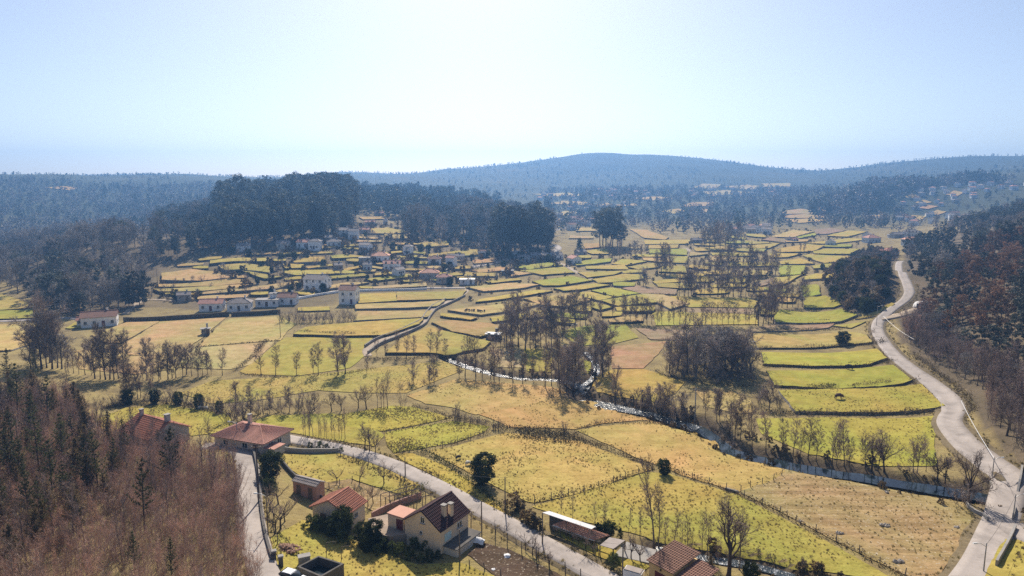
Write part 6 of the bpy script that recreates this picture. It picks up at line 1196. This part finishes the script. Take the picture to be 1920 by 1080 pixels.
for a in (([(1425, 655), (1500, 653), (1580, 650), (1645, 645), (1655, 640)], 1.7, 1.3, 'bramble_dark', 'dark hedge above the first green pasture on the right'), ([(1430, 688), (1500, 688), (1570, 685), (1640, 682), (1672, 678)], 1.3, 1.1, 'bramble_dark', 'dark hedge between the first and second right-hand pastures'),
        ([(1455, 726), (1490, 730), (1530, 732), (1565, 728)], 1.3, 1.3, 'bramble', 'brown hedge left of the gap below the second pasture'), ([(1590, 727), (1640, 722), (1690, 717), (1720, 713)], 1.2, 1.0, 'bramble', 'brown hedge right of the gap below the second pasture'), ([(1412, 772), (1450, 776), (1500, 777), (1560, 778), (1640, 777), (1700, 775), (1758, 772)], 1.7, 1.6, 'bramble_dark', 'thick dark hedge above the lowest riverside pasture'),
        ([(1410, 624), (1480, 620), (1585, 616)], 1.1, 1.0, 'bramble_dark', 'hedge below the pale ploughed strip'), ([(1455, 606), (1520, 604), (1580, 602), (1640, 594)], 1.1, 1.0, 'bramble', 'hedge below the bright green pasture'), ([(945, 803), (975, 803), (1040, 810), (1085, 824), (1130, 840), (1170, 855), (1226, 877)], 1.0, 1.2, 'bramble', 'rough brown hedge behind the speckled dry field'),
        ([(965, 812), (1000, 815), (1040, 820), (1075, 826)], .6, 6.0, 'bramble_dark', 'dark patch of dead bracken behind the speckled dry field'), ([(1080, 807), (1120, 797), (1160, 793), (1220, 794), (1300, 799)], .8, .8, 'bramble', 'low curved hedge between the upper dry fields'), ([(1005, 942), (1080, 924), (1150, 903), (1225, 879)], .6, .7, 'bramble', 'thin hedge between speckled field and yellow field'),
        ([(1262, 884), (1320, 903), (1380, 926), (1440, 950), (1500, 984), (1560, 1012), (1620, 1042), (1695, 1082)], .7, .7, 'bramble', 'low bramble hedge along the far edge of the yellow field'), ([(722, 811), (765, 803), (810, 792), (845, 786)], .9, .8, 'bramble', 'hedge between the two bright green meadows'), ([(742, 852), (775, 846), (815, 858), (850, 882), (885, 906), (920, 936), (940, 952)], 1.2, 1.1, 'glossy', 'green hedge between roadside strip and dry field'),
        ([(800, 842), (850, 832), (900, 816), (930, 804)], .9, .6, 'bramble', 'sparse hedge below the second bright meadow'), ([(775, 762), (810, 770), (850, 784), (900, 792), (945, 800)], .9, .8, 'bramble_dark', 'dark hedge along the top of the bright meadows'), ([(580, 822), (640, 832), (690, 844)], .5, .5, 'bramble', 'weedy strip on the far side of the road'), ([(790, 880), (850, 907), (920, 944), (965, 970)], .55, .6, 'bramble', 'weedy verge between road and yellow strip'),
        ([(640, 858), (700, 880), (740, 898), (770, 915)], .5, .5, 'bramble', 'low weeds along the near side of the road'), ([(762, 930), (782, 924), (797, 916)], 1.2, 1.0, 'glossy', 'evergreen hedge corner by the vine trellis'), ([(450, 702), (520, 708), (560, 706), (640, 702), (700, 692)], .6, .7, 'bramble_dark', 'dark bank below the olive field row'), ([(690, 674), (760, 674), (840, 670)], .8, 1.2, 'bramble_dark', 'dark overgrown dry channel left of the stream'),
        ([(845, 667), (880, 662), (920, 655), (960, 650)], .8, .8, 'bramble_dark', 'dark bank behind the glittering stream'), ([(1632, 604), (1638, 640), (1656, 668), (1692, 702), (1738, 738)], .7, 1.0, 'bramble', 'bramble verge on the field side of the winding road'), ([(1712, 664), (1757, 698), (1806, 738), (1824, 772)], .9, 1.2, 'bramble_dark', 'bramble verge on the wood side of the winding road'), ([(1230, 698), (1250, 706), (1290, 716), (1340, 722), (1400, 726)], 1.0, 1.4, 'bramble_dark', 'dark undergrowth in front of the dense grove'),
        ([(1520, 728), (1545, 729), (1560, 729)], 1.5, 1.8, 'evergreen', 'rounded evergreen mass in the hedge gap'), ([(196, 766), (250, 757), (320, 757), (380, 766), (430, 780)], 1.0, 1.4, 'bramble_dark', 'dark hedge behind the bright yard field'), ([(500, 640), (480, 662), (455, 685), (440, 696)], .9, .9, 'bramble_dark', 'dark diagonal hedge beside the pale field'), ([(555, 625), (600, 628), (650, 630), (705, 630)], 1.6, 1.4, 'bramble_dark', 'dark level hedge above the olive field')):
    hedge(*a)
fence([(1388, 922), (1420, 910), (1460, 896), (1500, 881)], 'post and wire fence between dry field and stubble field'); fence([(1265, 886), (1330, 908), (1390, 930), (1450, 955), (1510, 990), (1570, 1018), (1640, 1052), (1695, 1082)], 'post fence in the low hedge of the yellow field', 3.2); fence([(1002, 944), (1080, 926), (1150, 905), (1222, 881)], 'old post fence between speckled and yellow fields', 3.0)
fence([(590, 838), (640, 856), (690, 872), (735, 893), (775, 916)], 'fence posts along the lawn side of the road', 3.4, 1.2); fence([(880, 985), (930, 1008), (980, 1036), (1040, 1068), (1090, 1095)], 'vine posts along the near side of the road', 2.4, 1.7); fence([(800, 846), (850, 834), (900, 818), (926, 806)], 'straggling fence below the bright green meadow', 3.0); fence([(590, 922), (625, 915), (660, 903)], 'short crooked fence at the dug garden', 2.0, 1.0)
fence([(880, 1062), (920, 1072), (960, 1095)], 'low wire fence below the dark ploughed plot', 2.2, .9); fence([(490, 860), (497, 900), (505, 950), (515, 1000), (527, 1040)], 'rusty railing posts beside the lane wall', 2.6, 1.2)
wall('stone_wall', [(476, 852), (482, 880), (486, 920), (490, 960), (496, 1000), (505, 1036), (512, 1056)], .9, .35, 'concrete_dark', 'dark wall along the right side of the lane'); wall('parapet', [(1868, 1062), (1880, 1040), (1893, 1016), (1903, 994)], .9, .3, 'concrete', 'pale parapet at the lower right of the road'); wall('parapet', [(1916, 880), (1912, 905), (1905, 940), (1899, 975)], .8, .3, 'concrete', 'parapet on the outer side of the bridge')
wall('parapet', [(1812, 948), (1822, 960), (1840, 968), (1852, 978)], .7, .3, 'concrete', 'short parapet on the field side of the bridge'); wall('garden_wall', [(697, 972), (730, 956), (760, 944), (790, 934)], 1.0, .25, 'pinkwall', 'reddish garden wall between barn and trellis'); wall('garden_wall', [(500, 838), (545, 848), (590, 850), (635, 848)], .9, .25, 'concrete', 'pale garden wall of the pink-roofed bungalow')
wall('garden_wall', [(528, 868), (545, 888), (560, 903), (585, 925), (612, 945)], .8, .25, 'concrete_dark', 'dark wall edge running past the small shed'); wall('stone_wall', [(1385, 925), (1360, 918)], .4, .3, 'drystone', 'stub of stone wall at the fence junction')
for a in (([(690, 664), (714, 647), (746, 634), (778, 620), (798, 609), (808, 594), (820, 581), (846, 569), (872, 556)], 1.0, 'stone wall on the right side of the climbing track'), ([(684, 652), (708, 637), (742, 625), (770, 612), (790, 602), (798, 590), (812, 575), (836, 563)], 1.0, 'stone wall on the left side of the climbing track'), ([(560, 561), (632, 549), (690, 546), (800, 543)], .9, 'white-topped wall in front of the village lane')):
    wall('stone_wall', a[0], a[1], .45, 'drystone' if 'white' not in a[2] else 'white', a[2], step=2.0)
wall('retaining_wall', [(232, 604), (300, 602), (380, 597), (430, 593)], 1.8, .6, 'bank', 'long dark retaining wall above the tan fields', step=2); wall('retaining_wall', [(434, 593), (480, 591), (526, 588)], 1.6, .6, 'bank', 'dark retaining wall below the white roadside row', step=2)
# ------------------------------------------------------------------ poles, lamps, cables
def pole(u, v, hpx, label, arm=None, cross=False, mat='post', r=.11, name='utility_pole'):
    p = P(u, v); h = px_h(u, v, hpx); o = thing(name, label, 'pole' if name == 'utility_pole' else 'street lamp', (p[0], p[1], p[2] - .1))
    mb = MB(); mb.tube([(0, 0, -.3), (0, 0, h * .5), (0, 0, h)], [r, r * .85, r * .7], 8); link('post', mb.mesh('post', mat, True), o)
    if arm:
        s = arm; mb = MB(); mb.tube([(0, 0, h - .5), (s * .6, 0, h - .1), (s * 1.2, 0, h)], .035, 6); a = link('arm', mb.mesh('arm', 'steel', True), o); mb = MB(); mb.box((s * 1.45, 0, h - .05), (.6, .24, .13), taper=.7); link('lamp_head', mb.mesh('lamp_head', 'lamp'), a)
    if cross:
        mb = MB(); mb.box((0, 0, h - .55), (1.5, .1, .12)); c_ = link('crossarm', mb.mesh('crossarm', 'wood'), o)
        for x in (-.65, 0.0, .65): mb = MB(); mb.tube([(x, 0, h - .45), (x, 0, h - .3)], [.05, .035], 6); link('insulator', mb.mesh('insulator', 'frame'), c_)
    return np.array([p[0], p[1], p[2] - .1 + h - .15])
tops = {}
for k, a in dict(river=(1302, 801, 76, 'tall concrete pole on the river bank beside the dry field', None, True, 'concrete', .15), field=(526, 634, 50, 'dark pole at the corner of the tan fields', None, True), road1=(760, 893, 38, 'short leaning pole at the roadside by the sparse hedge'), road2=(903, 986, 50, 'wooden pole beside the road right of the cream house'), road3=(947, 958, 68, 'slim pole between road and dry field'), shed=(1017, 1020, 48, 'pole at the left end of the long shed'), strip=(1167, 1078, 64, 'dark pole in front of the paved strip'), house=(862, 1052, 64, 'thin pole in front of the cream house'), lane=(486, 944, 116, 'tall dark utility pole beside the lane', None, True, 'bark_dark', .14), far1=(285, 556, 38, 'pole by the stone cottage track', None, True), far2=(503, 505, 44, 'thin pole above the terraces'), far3=(296, 540, 38, 'second pole above the stone cottage')).items():
    tops[k] = pole(*a)
for k, a in dict(l1=(1844, 1072, 58, 'street lamp on the lower right road verge', -1), l2=(1899, 977, 54, 'street lamp at the bridge with arm to the right', 1), l3=(1860, 897, 42, 'street lamp at the road bend above the bridge', 1), l4=(503, 1004, 84, 'street lamp leaning over the lane', -1), l5=(446, 834, 46, 'street lamp in front of the pink-roofed bungalow', -1), l6=(1643, 612, 40, 'street lamp where the winding road turns', 1)).items():
    tops[k] = pole(*a, name='street_lamp', mat='concrete' if k != 'l4' else 'wood', r=.09)
def cable(a, b, sag, label, mat='wire', r=.018):
    t_ = np.linspace(0, 1, 17)[:, None]; p = a * (1 - t_) + b * t_; p[:, 2] -= (sag * 4 * t_ * (1 - t_))[:, 0]; mb = MB(); mb.tube(p, r, 3, cap=False); tag(link('cable', mb.mesh('cable', mat)), label, 'cable')
cable(tops['lane'], tops['l5'], .6, 'cable from the lane pole to the bungalow lamp'); cable(tops['lane'], tops['l4'], .5, 'cable from the lane pole down to the leaning lamp'); cable(tops['road1'], tops['road3'], .9, 'cable crossing in front of the lone evergreen'); cable(tops['road3'], tops['shed'], .7, 'cable from the slim pole to the long shed'); cable(tops['shed'], tops['strip'], .7, 'cable over the fruit tree strip'); cable(tops['l1'], tops['l2'], .6, 'cable between the two lower right lamps'); cable(tops['l2'], tops['l3'], .6, 'cable over the bridge')
cable(np.array([*P(1800, 772)[:2], P(1800, 772)[2] + 2.5]), tops['l3'], .4, 'pale cable hanging beside the road bend', 'cable_pale', .05); cable(np.array([*P(1655, 612)[:2], P(1655, 612)[2] + 3.5]), np.array([*P(1712, 655)[:2], P(1712, 655)[2] + 3]), .6, 'pale cable along the upper winding road', 'cable_pale', .05); cable(tops['road2'], tops['house'], .5, 'cable to the cream house')
# ------------------------------------------------------------------ yard things
def at0(u, v): p = P(u, v); return p
# concrete tank with water
c = [np.array(at_z(u, v, 1.7)) for u, v in ((560, 1062), (602, 1080), (642, 1057), (597, 1043))]; ce = sum(c) / 4; tk = thing('concrete_tank', 'open dark concrete water tank at the bottom of the lawn', 'tank', (ce[0], ce[1], 0)); yaw = math.atan2(*(c[1] - c[0])[::-1])
for i in range(4):
    a, b = c[i] - ce, c[(i + 1) % 4] - ce; m_ = (a + b) / 2; mb = MB(); mb.box((m_[0], m_[1], -.6), (np.linalg.norm(b - a) + (.25 if i % 2 else -.26), .25, 2.3 - .003 * i), math.atan2(b[1] - a[1], b[0] - a[0])); link('side_wall', mb.mesh('side_wall', 'concrete_dark'), tk)
mb = MB(); mb.add([(*(q - ce) * .97, .55) for q in c], [(3, 2, 1, 0)]); link('water', mb.mesh('water', 'calm'), tk)
p = at0(571, 1062); b_ = thing('concrete_block', 'rough concrete block beside the water tank', 'block', p); mb = MB(); mb.box((0, 0, -.2), (1.5, .9, 1.7), .4, taper=.96); link('body', mb.mesh('body', 'concrete'), b_); mb = MB(); mb.box((0, 0, 1.5), (1.6, 1.0, .1), .4); link('slab', mb.mesh('slab', 'concrete'), b_)
for u, v, l in ((527, 1062, 'dark gate pillar at the end of the lane wall'), (514, 1052, 'stone gate pillar nearer the lane')): p = at0(u, v); b_ = thing('gate_pillar', l, 'pillar', p, .4); mb = MB(); mb.box((0, 0, -.2), (.55, .55, 1.6)); link('shaft', mb.mesh('shaft', 'concrete_dark'), b_); mb = MB(); mb.box((0, 0, 1.4), (.75, .75, .14), taper=.8); link('cap', mb.mesh('cap', 'concrete'), b_)
# log pile
p = at0(535, 1030); lg = thing('log_pile', 'heap of cut logs on the lawn beside the lane', 'log pile', p); lm = MB(); lm.tube([(-.28, 0, 0), (.28, 0, 0)], [.10, .10], 6); lm.f.append((np.array([[5, 4, 3, 2, 1, 0]]), 0)); lm = lm.mesh('log', 'log')
for k in range(150):
    r_ = rng.random() ** .5 * 1.5; a = rng.random() * 6.283; q = link('log', lm, lg, (r_ * 1.35 * math.cos(a), r_ * .8 * math.sin(a), .08 + (1.5 - r_) * .45 * rng.random()), rng.random() * 3.14); q.rotation_euler = (0, rng.normal() * .25, rng.random() * 3.14); q.scale = (rng.uniform(.7, 1.2), rng.uniform(.8, 1.4), rng.uniform(.8, 1.4))
# car
def loft(mb, secs, m=0):
    n = len(secs[0]); V_ = np.concatenate(secs); F_ = [(i * n + j, i * n + (j + 1) % n, (i + 1) * n + (j + 1) % n, (i + 1) * n + j) for i in range(len(secs) - 1) for j in range(n)]; mb.add(V_, F_, m)
    mb.f.append((np.array([[mb.n - len(V_) + j for j in range(n)][::-1]]), m)); mb.f.append((np.array([[mb.n - n + j for j in range(n)]]), m))
p = at0(548, 1092); car = thing('parked_car', 'white car parked beside the water tank at the bottom edge', 'car', (p[0], p[1], p[2] + .02), R(-24)); mb = MB()
def sec(x, w, z0, z1, z2): return np.array([(x, -w, z0), (x, -w * 1.02, (z0 + z1) / 2), (x, -w * .96, z1), (x, -w * .80, z2), (x, w * .80, z2), (x, w * .96, z1), (x, w * 1.02, (z0 + z1) / 2), (x, w, z0)])
loft(mb, [sec(-2.0, .72, .4, .75, .78), sec(-1.9, .80, .28, .85, .90), sec(-.8, .84, .22, .90, .95), sec(.6, .84, .22, .90, .96), sec(1.7, .80, .24, .78, .84), sec(2.02, .68, .38, .62, .68)]); link('body', mb.mesh('body', 'carwhite', True), car)
mb = MB(); loft(mb, [np.array([(x, -w * k, z0), (x, -w * .86 * k, z1), (x, w * .86 * k, z1), (x, w * k, z0)]) for x, w, z0, z1, k in ((-1.85, .74, .88, .92, 1), (-1.35, .74, .9, 1.38, 1), (.0, .76, .9, 1.46, 1), (.55, .74, .9, 1.36, 1), (1.15, .72, .86, .92, 1))]); cab = link('cabin', mb.mesh('cabin', 'glass', True), car); mb = MB(); mb.box((-.42, 0, 1.40), (1.5, 1.2, .085), taper=.88); link('roof', mb.mesh('roof', 'carwhite'), cab)
for x in (-1.25, 1.25):
    for s_ in (-1, 1):
        mb = MB(); an_ = np.linspace(0, 2 * math.pi, 15)[:-1]; loft(mb, [np.column_stack([x + .31 * np.cos(an_), np.full(14, s_ * .74 - .1), .31 + .31 * np.sin(an_)]), np.column_stack([x + .31 * np.cos(an_), np.full(14, s_ * .74 + .1), .31 + .31 * np.sin(an_)])]); wl = link('wheel', mb.mesh('wheel', 'rubber'), car); mb = MB(); loft(mb, [np.column_stack([x + .19 * np.cos(an_), np.full(14, s_ * .84), .31 + .19 * np.sin(an_)]), np.column_stack([x + .19 * np.cos(an_), np.full(14, s_ * .855), .31 + .19 * np.sin(an_)])]); link('rim', mb.mesh('rim', 'steel'), wl)
for s_ in (-1, 1): mb = MB(); mb.box((1.93, s_ * .5, .56), (.12, .3, .14)); link('headlight', mb.mesh('headlight', 'frame'), car)
# covered trailer, tarpaulin heap, bags, pole frames
p = at0(1188, 1086); tr = thing('box_trailer', 'white box trailer with grey top at the bottom edge', 'trailer', p, R(-30)); mb = MB(); mb.box((0, 0, .35), (2.4, 1.4, .95)); link('box', mb.mesh('box', 'carwhite'), tr); mb = MB(); mb.box((0, 0, 1.31), (2.3, 1.3, .1), taper=.9); link('cover', mb.mesh('cover', 'cement_sheet'), tr)
for s_ in (-1, 1): mb = MB(); an_ = np.linspace(0, 2 * math.pi, 13)[:-1]; loft(mb, [np.column_stack([.3 * np.cos(an_), np.full(12, s_ * .78 - .08), .3 + .3 * np.sin(an_)]), np.column_stack([.3 * np.cos(an_), np.full(12, s_ * .78 + .08), .3 + .3 * np.sin(an_)])]); link('wheel', mb.mesh('wheel', 'rubber'), tr)
p = at0(896, 1020); tp_ = thing('covered_stack', 'stack under a white sheet beside the cream house', 'stack', p, R(-20)); mb = MB(); mb.box((0, 0, -.1), (1.7, .9, .5)); link('stack', mb.mesh('stack', 'wood'), tp_); mb = MB(); X, Y = np.meshgrid(np.linspace(-1, 1, 13), np.linspace(-.6, .6, 9)); Z = 1.0 - .25 * (np.abs(X) ** 3) - 1.5 * Y ** 2 + rng.normal(size=X.shape) * .05; i = (np.arange(8)[:, None] * 13 + np.arange(12)[None]).ravel(); mb.add(np.column_stack([X.ravel(), Y.ravel(), Z.ravel()]), np.stack([i, i + 1, i + 14, i + 13], 1)); link('sheet', mb.mesh('sheet', 'plastic_white', True), tp_)
def lump(name, u, v, r, mat, label, cat, flat=.5, n=1, sub=2):
    p = at0(u, v); bm = bmesh.new(); bmesh.ops.create_icosphere(bm, subdivisions=sub, radius=r)
    for q in bm.verts: k = 1 + .35 * noise.noise(q.co * 1.7 / r + Vector((u, v, 0))); q.co = Vector((q.co.x * k, q.co.y * k, q.co.z * k * flat))
    me = bpy.data.meshes.new(name); bm.to_mesh(me); bm.free(); me.materials.append(M[mat]); return tag(link(name, me, None, (p[0], p[1], p[2] + r * flat * .35)), label, cat)
lump('plastic_bag', 951, 1044, .5, 'plastic_white', 'white plastic sack on the dark ploughed plot', 'sack', .6); lump('plastic_bag', 925, 1069, .3, 'plastic_white', 'small white sack at the lawn edge of the dark plot', 'sack', .6)
for u, v, r_, l in ((1660, 987, .9, 'pale stone heap in the middle of the stubble field'), (1575, 1001, .8, 'pale stone heap left of the middle one in the stubble field'), (1683, 1055, .9, 'pale stone heap nearest the bottom of the stubble field'), (1662, 924, .7, 'pale stone heap near the river edge of the stubble field'), (1792, 990, .6, 'low stone heap near the road edge of the stubble field'), (1500, 978, .5, 'small stone heap by the fence of the stubble field')):
    p = at0(u, v); o = thing('stone_heap', l, 'stone heap', p)
    for k in range(9):
        bm = bmesh.new(); bmesh.ops.create_icosphere(bm, subdivisions=1, radius=r_ * rng.uniform(.22, .4))
        for q in bm.verts: q.co *= rng.uniform(.75, 1.2)
        me = bpy.data.meshes.new('stone'); bm.to_mesh(me); bm.free(); me.materials.append(M['rock']); a = rng.random() * 6.283; link('stone', me, o, (math.cos(a) * r_ * .7 * rng.random(), math.sin(a) * r_ * .5 * rng.random(), r_ * .12 + rng.random() * r_ * .18))
for u, v, l in ((612, 1044, 'thin bent pole frame on the lawn, left one'), (640, 1052, 'thin bent pole frame on the lawn, right one')):
    p = at0(u, v); o = thing('pole_frame', l, 'frame', p); mb = MB(); mb.tube([(0, 0, -.2), (.05, 0, 1.1), (.1, 0, 2.1)], .045, 6); link('upright', mb.mesh('upright', 'post'), o); mb = MB(); mb.tube([(.1, 0, 2.08), (.8, .1, 2.15), (1.4, .15, 2.1)], .035, 6); link('crossbar', mb.mesh('crossbar', 'post'), o)
# vine trellis
a0, a1, a2 = [np.array(at_z(u, v, 1.6)) for u, v in ((742, 946), (808, 928), (775, 908))]; o = thing('vine_trellis', 'bare vine trellis between cream house and road', 'trellis', (a0[0], a0[1], 0)); d1 = (a1 - a0); d2 = (a2 - a1) * .9
for i in range(5):
    for j in range(4): q = d1 * i / 4 + d2 * j / 3; mb = MB(); mb.box((q[0], q[1], -.3), (.12, .12, 1.95)); link('post', mb.mesh('post', 'post'), o)
for i in range(5): mb = MB(); q0, q1 = d1 * i / 4, d1 * i / 4 + d2; mb.tube([(*q0, 1.6), (*((q0 + q1) / 2), 1.56), (*q1, 1.6)], .03, 4); link('rail', mb.mesh('rail', 'wire'), o)
for j in range(4):
    mb = MB(); q0, q1 = d2 * j / 3, d2 * j / 3 + d1; mb.tube([(*q0, 1.63), (*q1, 1.63)], .03, 4); n = 130; f = rng.random((n, 1)); c_ = np.column_stack([q0 + (q1 - q0) * f, np.full(n, 1.66)]); mb.tris(c_, c_ + [0, .03, .03], c_ + np.column_stack([rng.normal(size=(n, 2)) * .5, rng.normal(size=n) * .14])); link('vine', mb.mesh('vine', 'twig'), o)
# white tunnel by the sandy yard
p = at0(1732, 578); o = thing('white_tunnel', 'rounded white plastic tunnel beside the sandy yard', 'tunnel', p, .3); an_ = np.linspace(0, math.pi, 11); mb = MB(); loft(mb, [np.column_stack([np.full(11, x), 2.2 * np.cos(an_), 2.6 * np.sin(an_)]) for x in (-2.6, -.9, .9, 2.6)]); link('cover', mb.mesh('cover', 'plastic_white', True), o); mb = MB(); mb.box((-2.62, 0, 0), (.06, 1.2, 1.8)); link('door', mb.mesh('door', 'wood'), o)
# ------------------------------------------------------------------ animals: one skinned body each
def beast(nm, L_, H_, mat, wool=False):
    h = H_; J = dict(pel=(-L_ * .36, 0, h * .76), mid=(0, 0, h * .70), sho=(L_ * .32, 0, h * .77), nk=(L_ * .50, 0, h * .66), hd=(L_ * .58, 0, h * .36), mz=(L_ * .66, 0, h * .18), tl=(-L_ * .5, 0, h * .72), tl2=(-L_ * .53, 0, h * .35))
    E = [('pel', 'mid'), ('mid', 'sho'), ('sho', 'nk'), ('nk', 'hd'), ('hd', 'mz'), ('pel', 'tl'), ('tl', 'tl2')]; Rr = dict(pel=.29, mid=.34, sho=.30, nk=.18, hd=.11, mz=.07, tl=.05, tl2=.03)
    for s_, q in ((-1, 'a'), (1, 'b')):
        J.update({'hk' + q: (-L_ * .36, s_ * .16 * h, h * .56), 'hh' + q: (-L_ * .44, s_ * .15 * h, h * .30), 'hf' + q: (-L_ * .40, s_ * .15 * h, 0), 'fe' + q: (L_ * .33, s_ * .15 * h, h * .52), 'fk' + q: (L_ * .34, s_ * .14 * h, h * .27), 'ff' + q: (L_ * .33, s_ * .14 * h, 0), 'er' + q: (L_ * .60, s_ * .13 * h, h * .40)})
        Rr.update({'hk' + q: .13, 'hh' + q: .06, 'hf' + q: .05, 'fe' + q: .10, 'fk' + q: .055, 'ff' + q: .05, 'er' + q: .035}); E += [('pel', 'hk' + q), ('hk' + q, 'hh' + q), ('hh' + q, 'hf' + q), ('sho', 'fe' + q), ('fe' + q, 'fk' + q), ('fk' + q, 'ff' + q), ('hd', 'er' + q)]
    ks = list(J); me = bpy.data.meshes.new(nm); me.from_pydata([J[k] for k in ks], [(ks.index(a), ks.index(b)) for a, b in E], []); o = bpy.data.objects.new(nm + '_form', me); COL.objects.link(o); o.modifiers.new('skin', 'SKIN')
    for i, k in enumerate(ks): v_ = me.skin_vertices[0].data[i]; v_.radius = (Rr[k] * h * (1.15 if wool else 1),) * 2; v_.use_root = k == 'mid'
    sb = o.modifiers.new('sub', 'SUBSURF'); sb.levels = sb.render_levels = 1
    ev = o.evaluated_get(bpy.context.evaluated_depsgraph_get()); m2 = bpy.data.meshes.new_from_object(ev); bpy.data.objects.remove(o); m2.materials.clear(); m2.materials.append(M[mat]); return m2
COW_BR, COW_BK, SHEEP, SHEEP_DK = beast('cow', 2.0, 1.35, 'hide_brown'), beast('cow', 2.0, 1.35, 'hide_black'), beast('sheep', 1.1, .75, 'wool', True), beast('sheep', 1.1, .75, 'hide_black', True)
for me, nm, u, v, rz, l, g in ((COW_BK, 'cow', 1592, 696, 2.2, 'dark cow grazing in the second right-hand pasture', None), (COW_BR, 'cow', 1572, 753, .2, 'brown cow grazing in the third right-hand pasture', None), (COW_BK, 'cow', 859, 862, .8, 'small dark animal standing near the lone evergreen', None), (SHEEP, 'sheep', 878, 873, .3, 'white sheep in the dry field left of the lone evergreen', None), (SHEEP, 'sheep', 376, 767, .4, 'white sheep under the hedge of the yard field, left one', None), (SHEEP, 'sheep', 386, 768, 2.8, 'white sheep under the hedge of the yard field, right one', None), (SHEEP, 'sheep', 1074, 613, 0, 'white sheep behind the green meadow, left one', None), (SHEEP, 'sheep', 1081, 611, 1, 'white sheep behind the green meadow, right one', None)):
    p = at0(u, v); pp = [f for f in field_polys if inside(np.array([u]), np.array([v]), f[0])[0]]; q = tag(link(nm, me, None, (p[0], p[1], p[2] + (pp[-1][3] if pp else 0)), rz), l, nm, g); q.scale = (.55,) * 3 if 'small dark' in l else (1,) * 3
fi = find(905, 583)
for i in range(9):
    u, v = 872 + i * 4.6 + rng.normal(), 583.5 + rng.normal() * .8; p = P(u, v, field_polys[fi][3]); tag(link('sheep', SHEEP_DK, None, (p[0], p[1], p[2] + field_polys[fi][3]), rng.random() * 6), ORD[i] + ' from the left in the dark flock on the tan terrace', 'sheep', 'dark flock on the tan terrace')
# weeds and dry grass creeping over the road edges
ed_ = []
for pth, hw in ((pm, 1.95), (pl, 1.9), (pr[:150], 2.9)):
    dd_ = np.gradient(pth[:, :2], axis=0); dd_ /= np.linalg.norm(dd_, axis=1)[:, None] + 1e-9
    for _ in range(5):
        s_ = rng.choice([-1, 1], len(pth)); w_ = hw + np.abs(rng.normal(size=len(pth))) * .55; x = pth[:, 0] + dd_[:, 1] * s_ * w_ + rng.normal(size=len(pth)) * .4; y = pth[:, 1] - dd_[:, 0] * s_ * w_ + rng.normal(size=len(pth)) * .4; ed_.append(np.column_stack([x, y, gz(x, y) + .08]))
mass('roadside_grass', ['strawtuft', 'tussock'], np.concatenate(ed_), .15, .45, 'dry grass and weeds creeping over the road edges', 'grass', [2, 1], sink=.03)
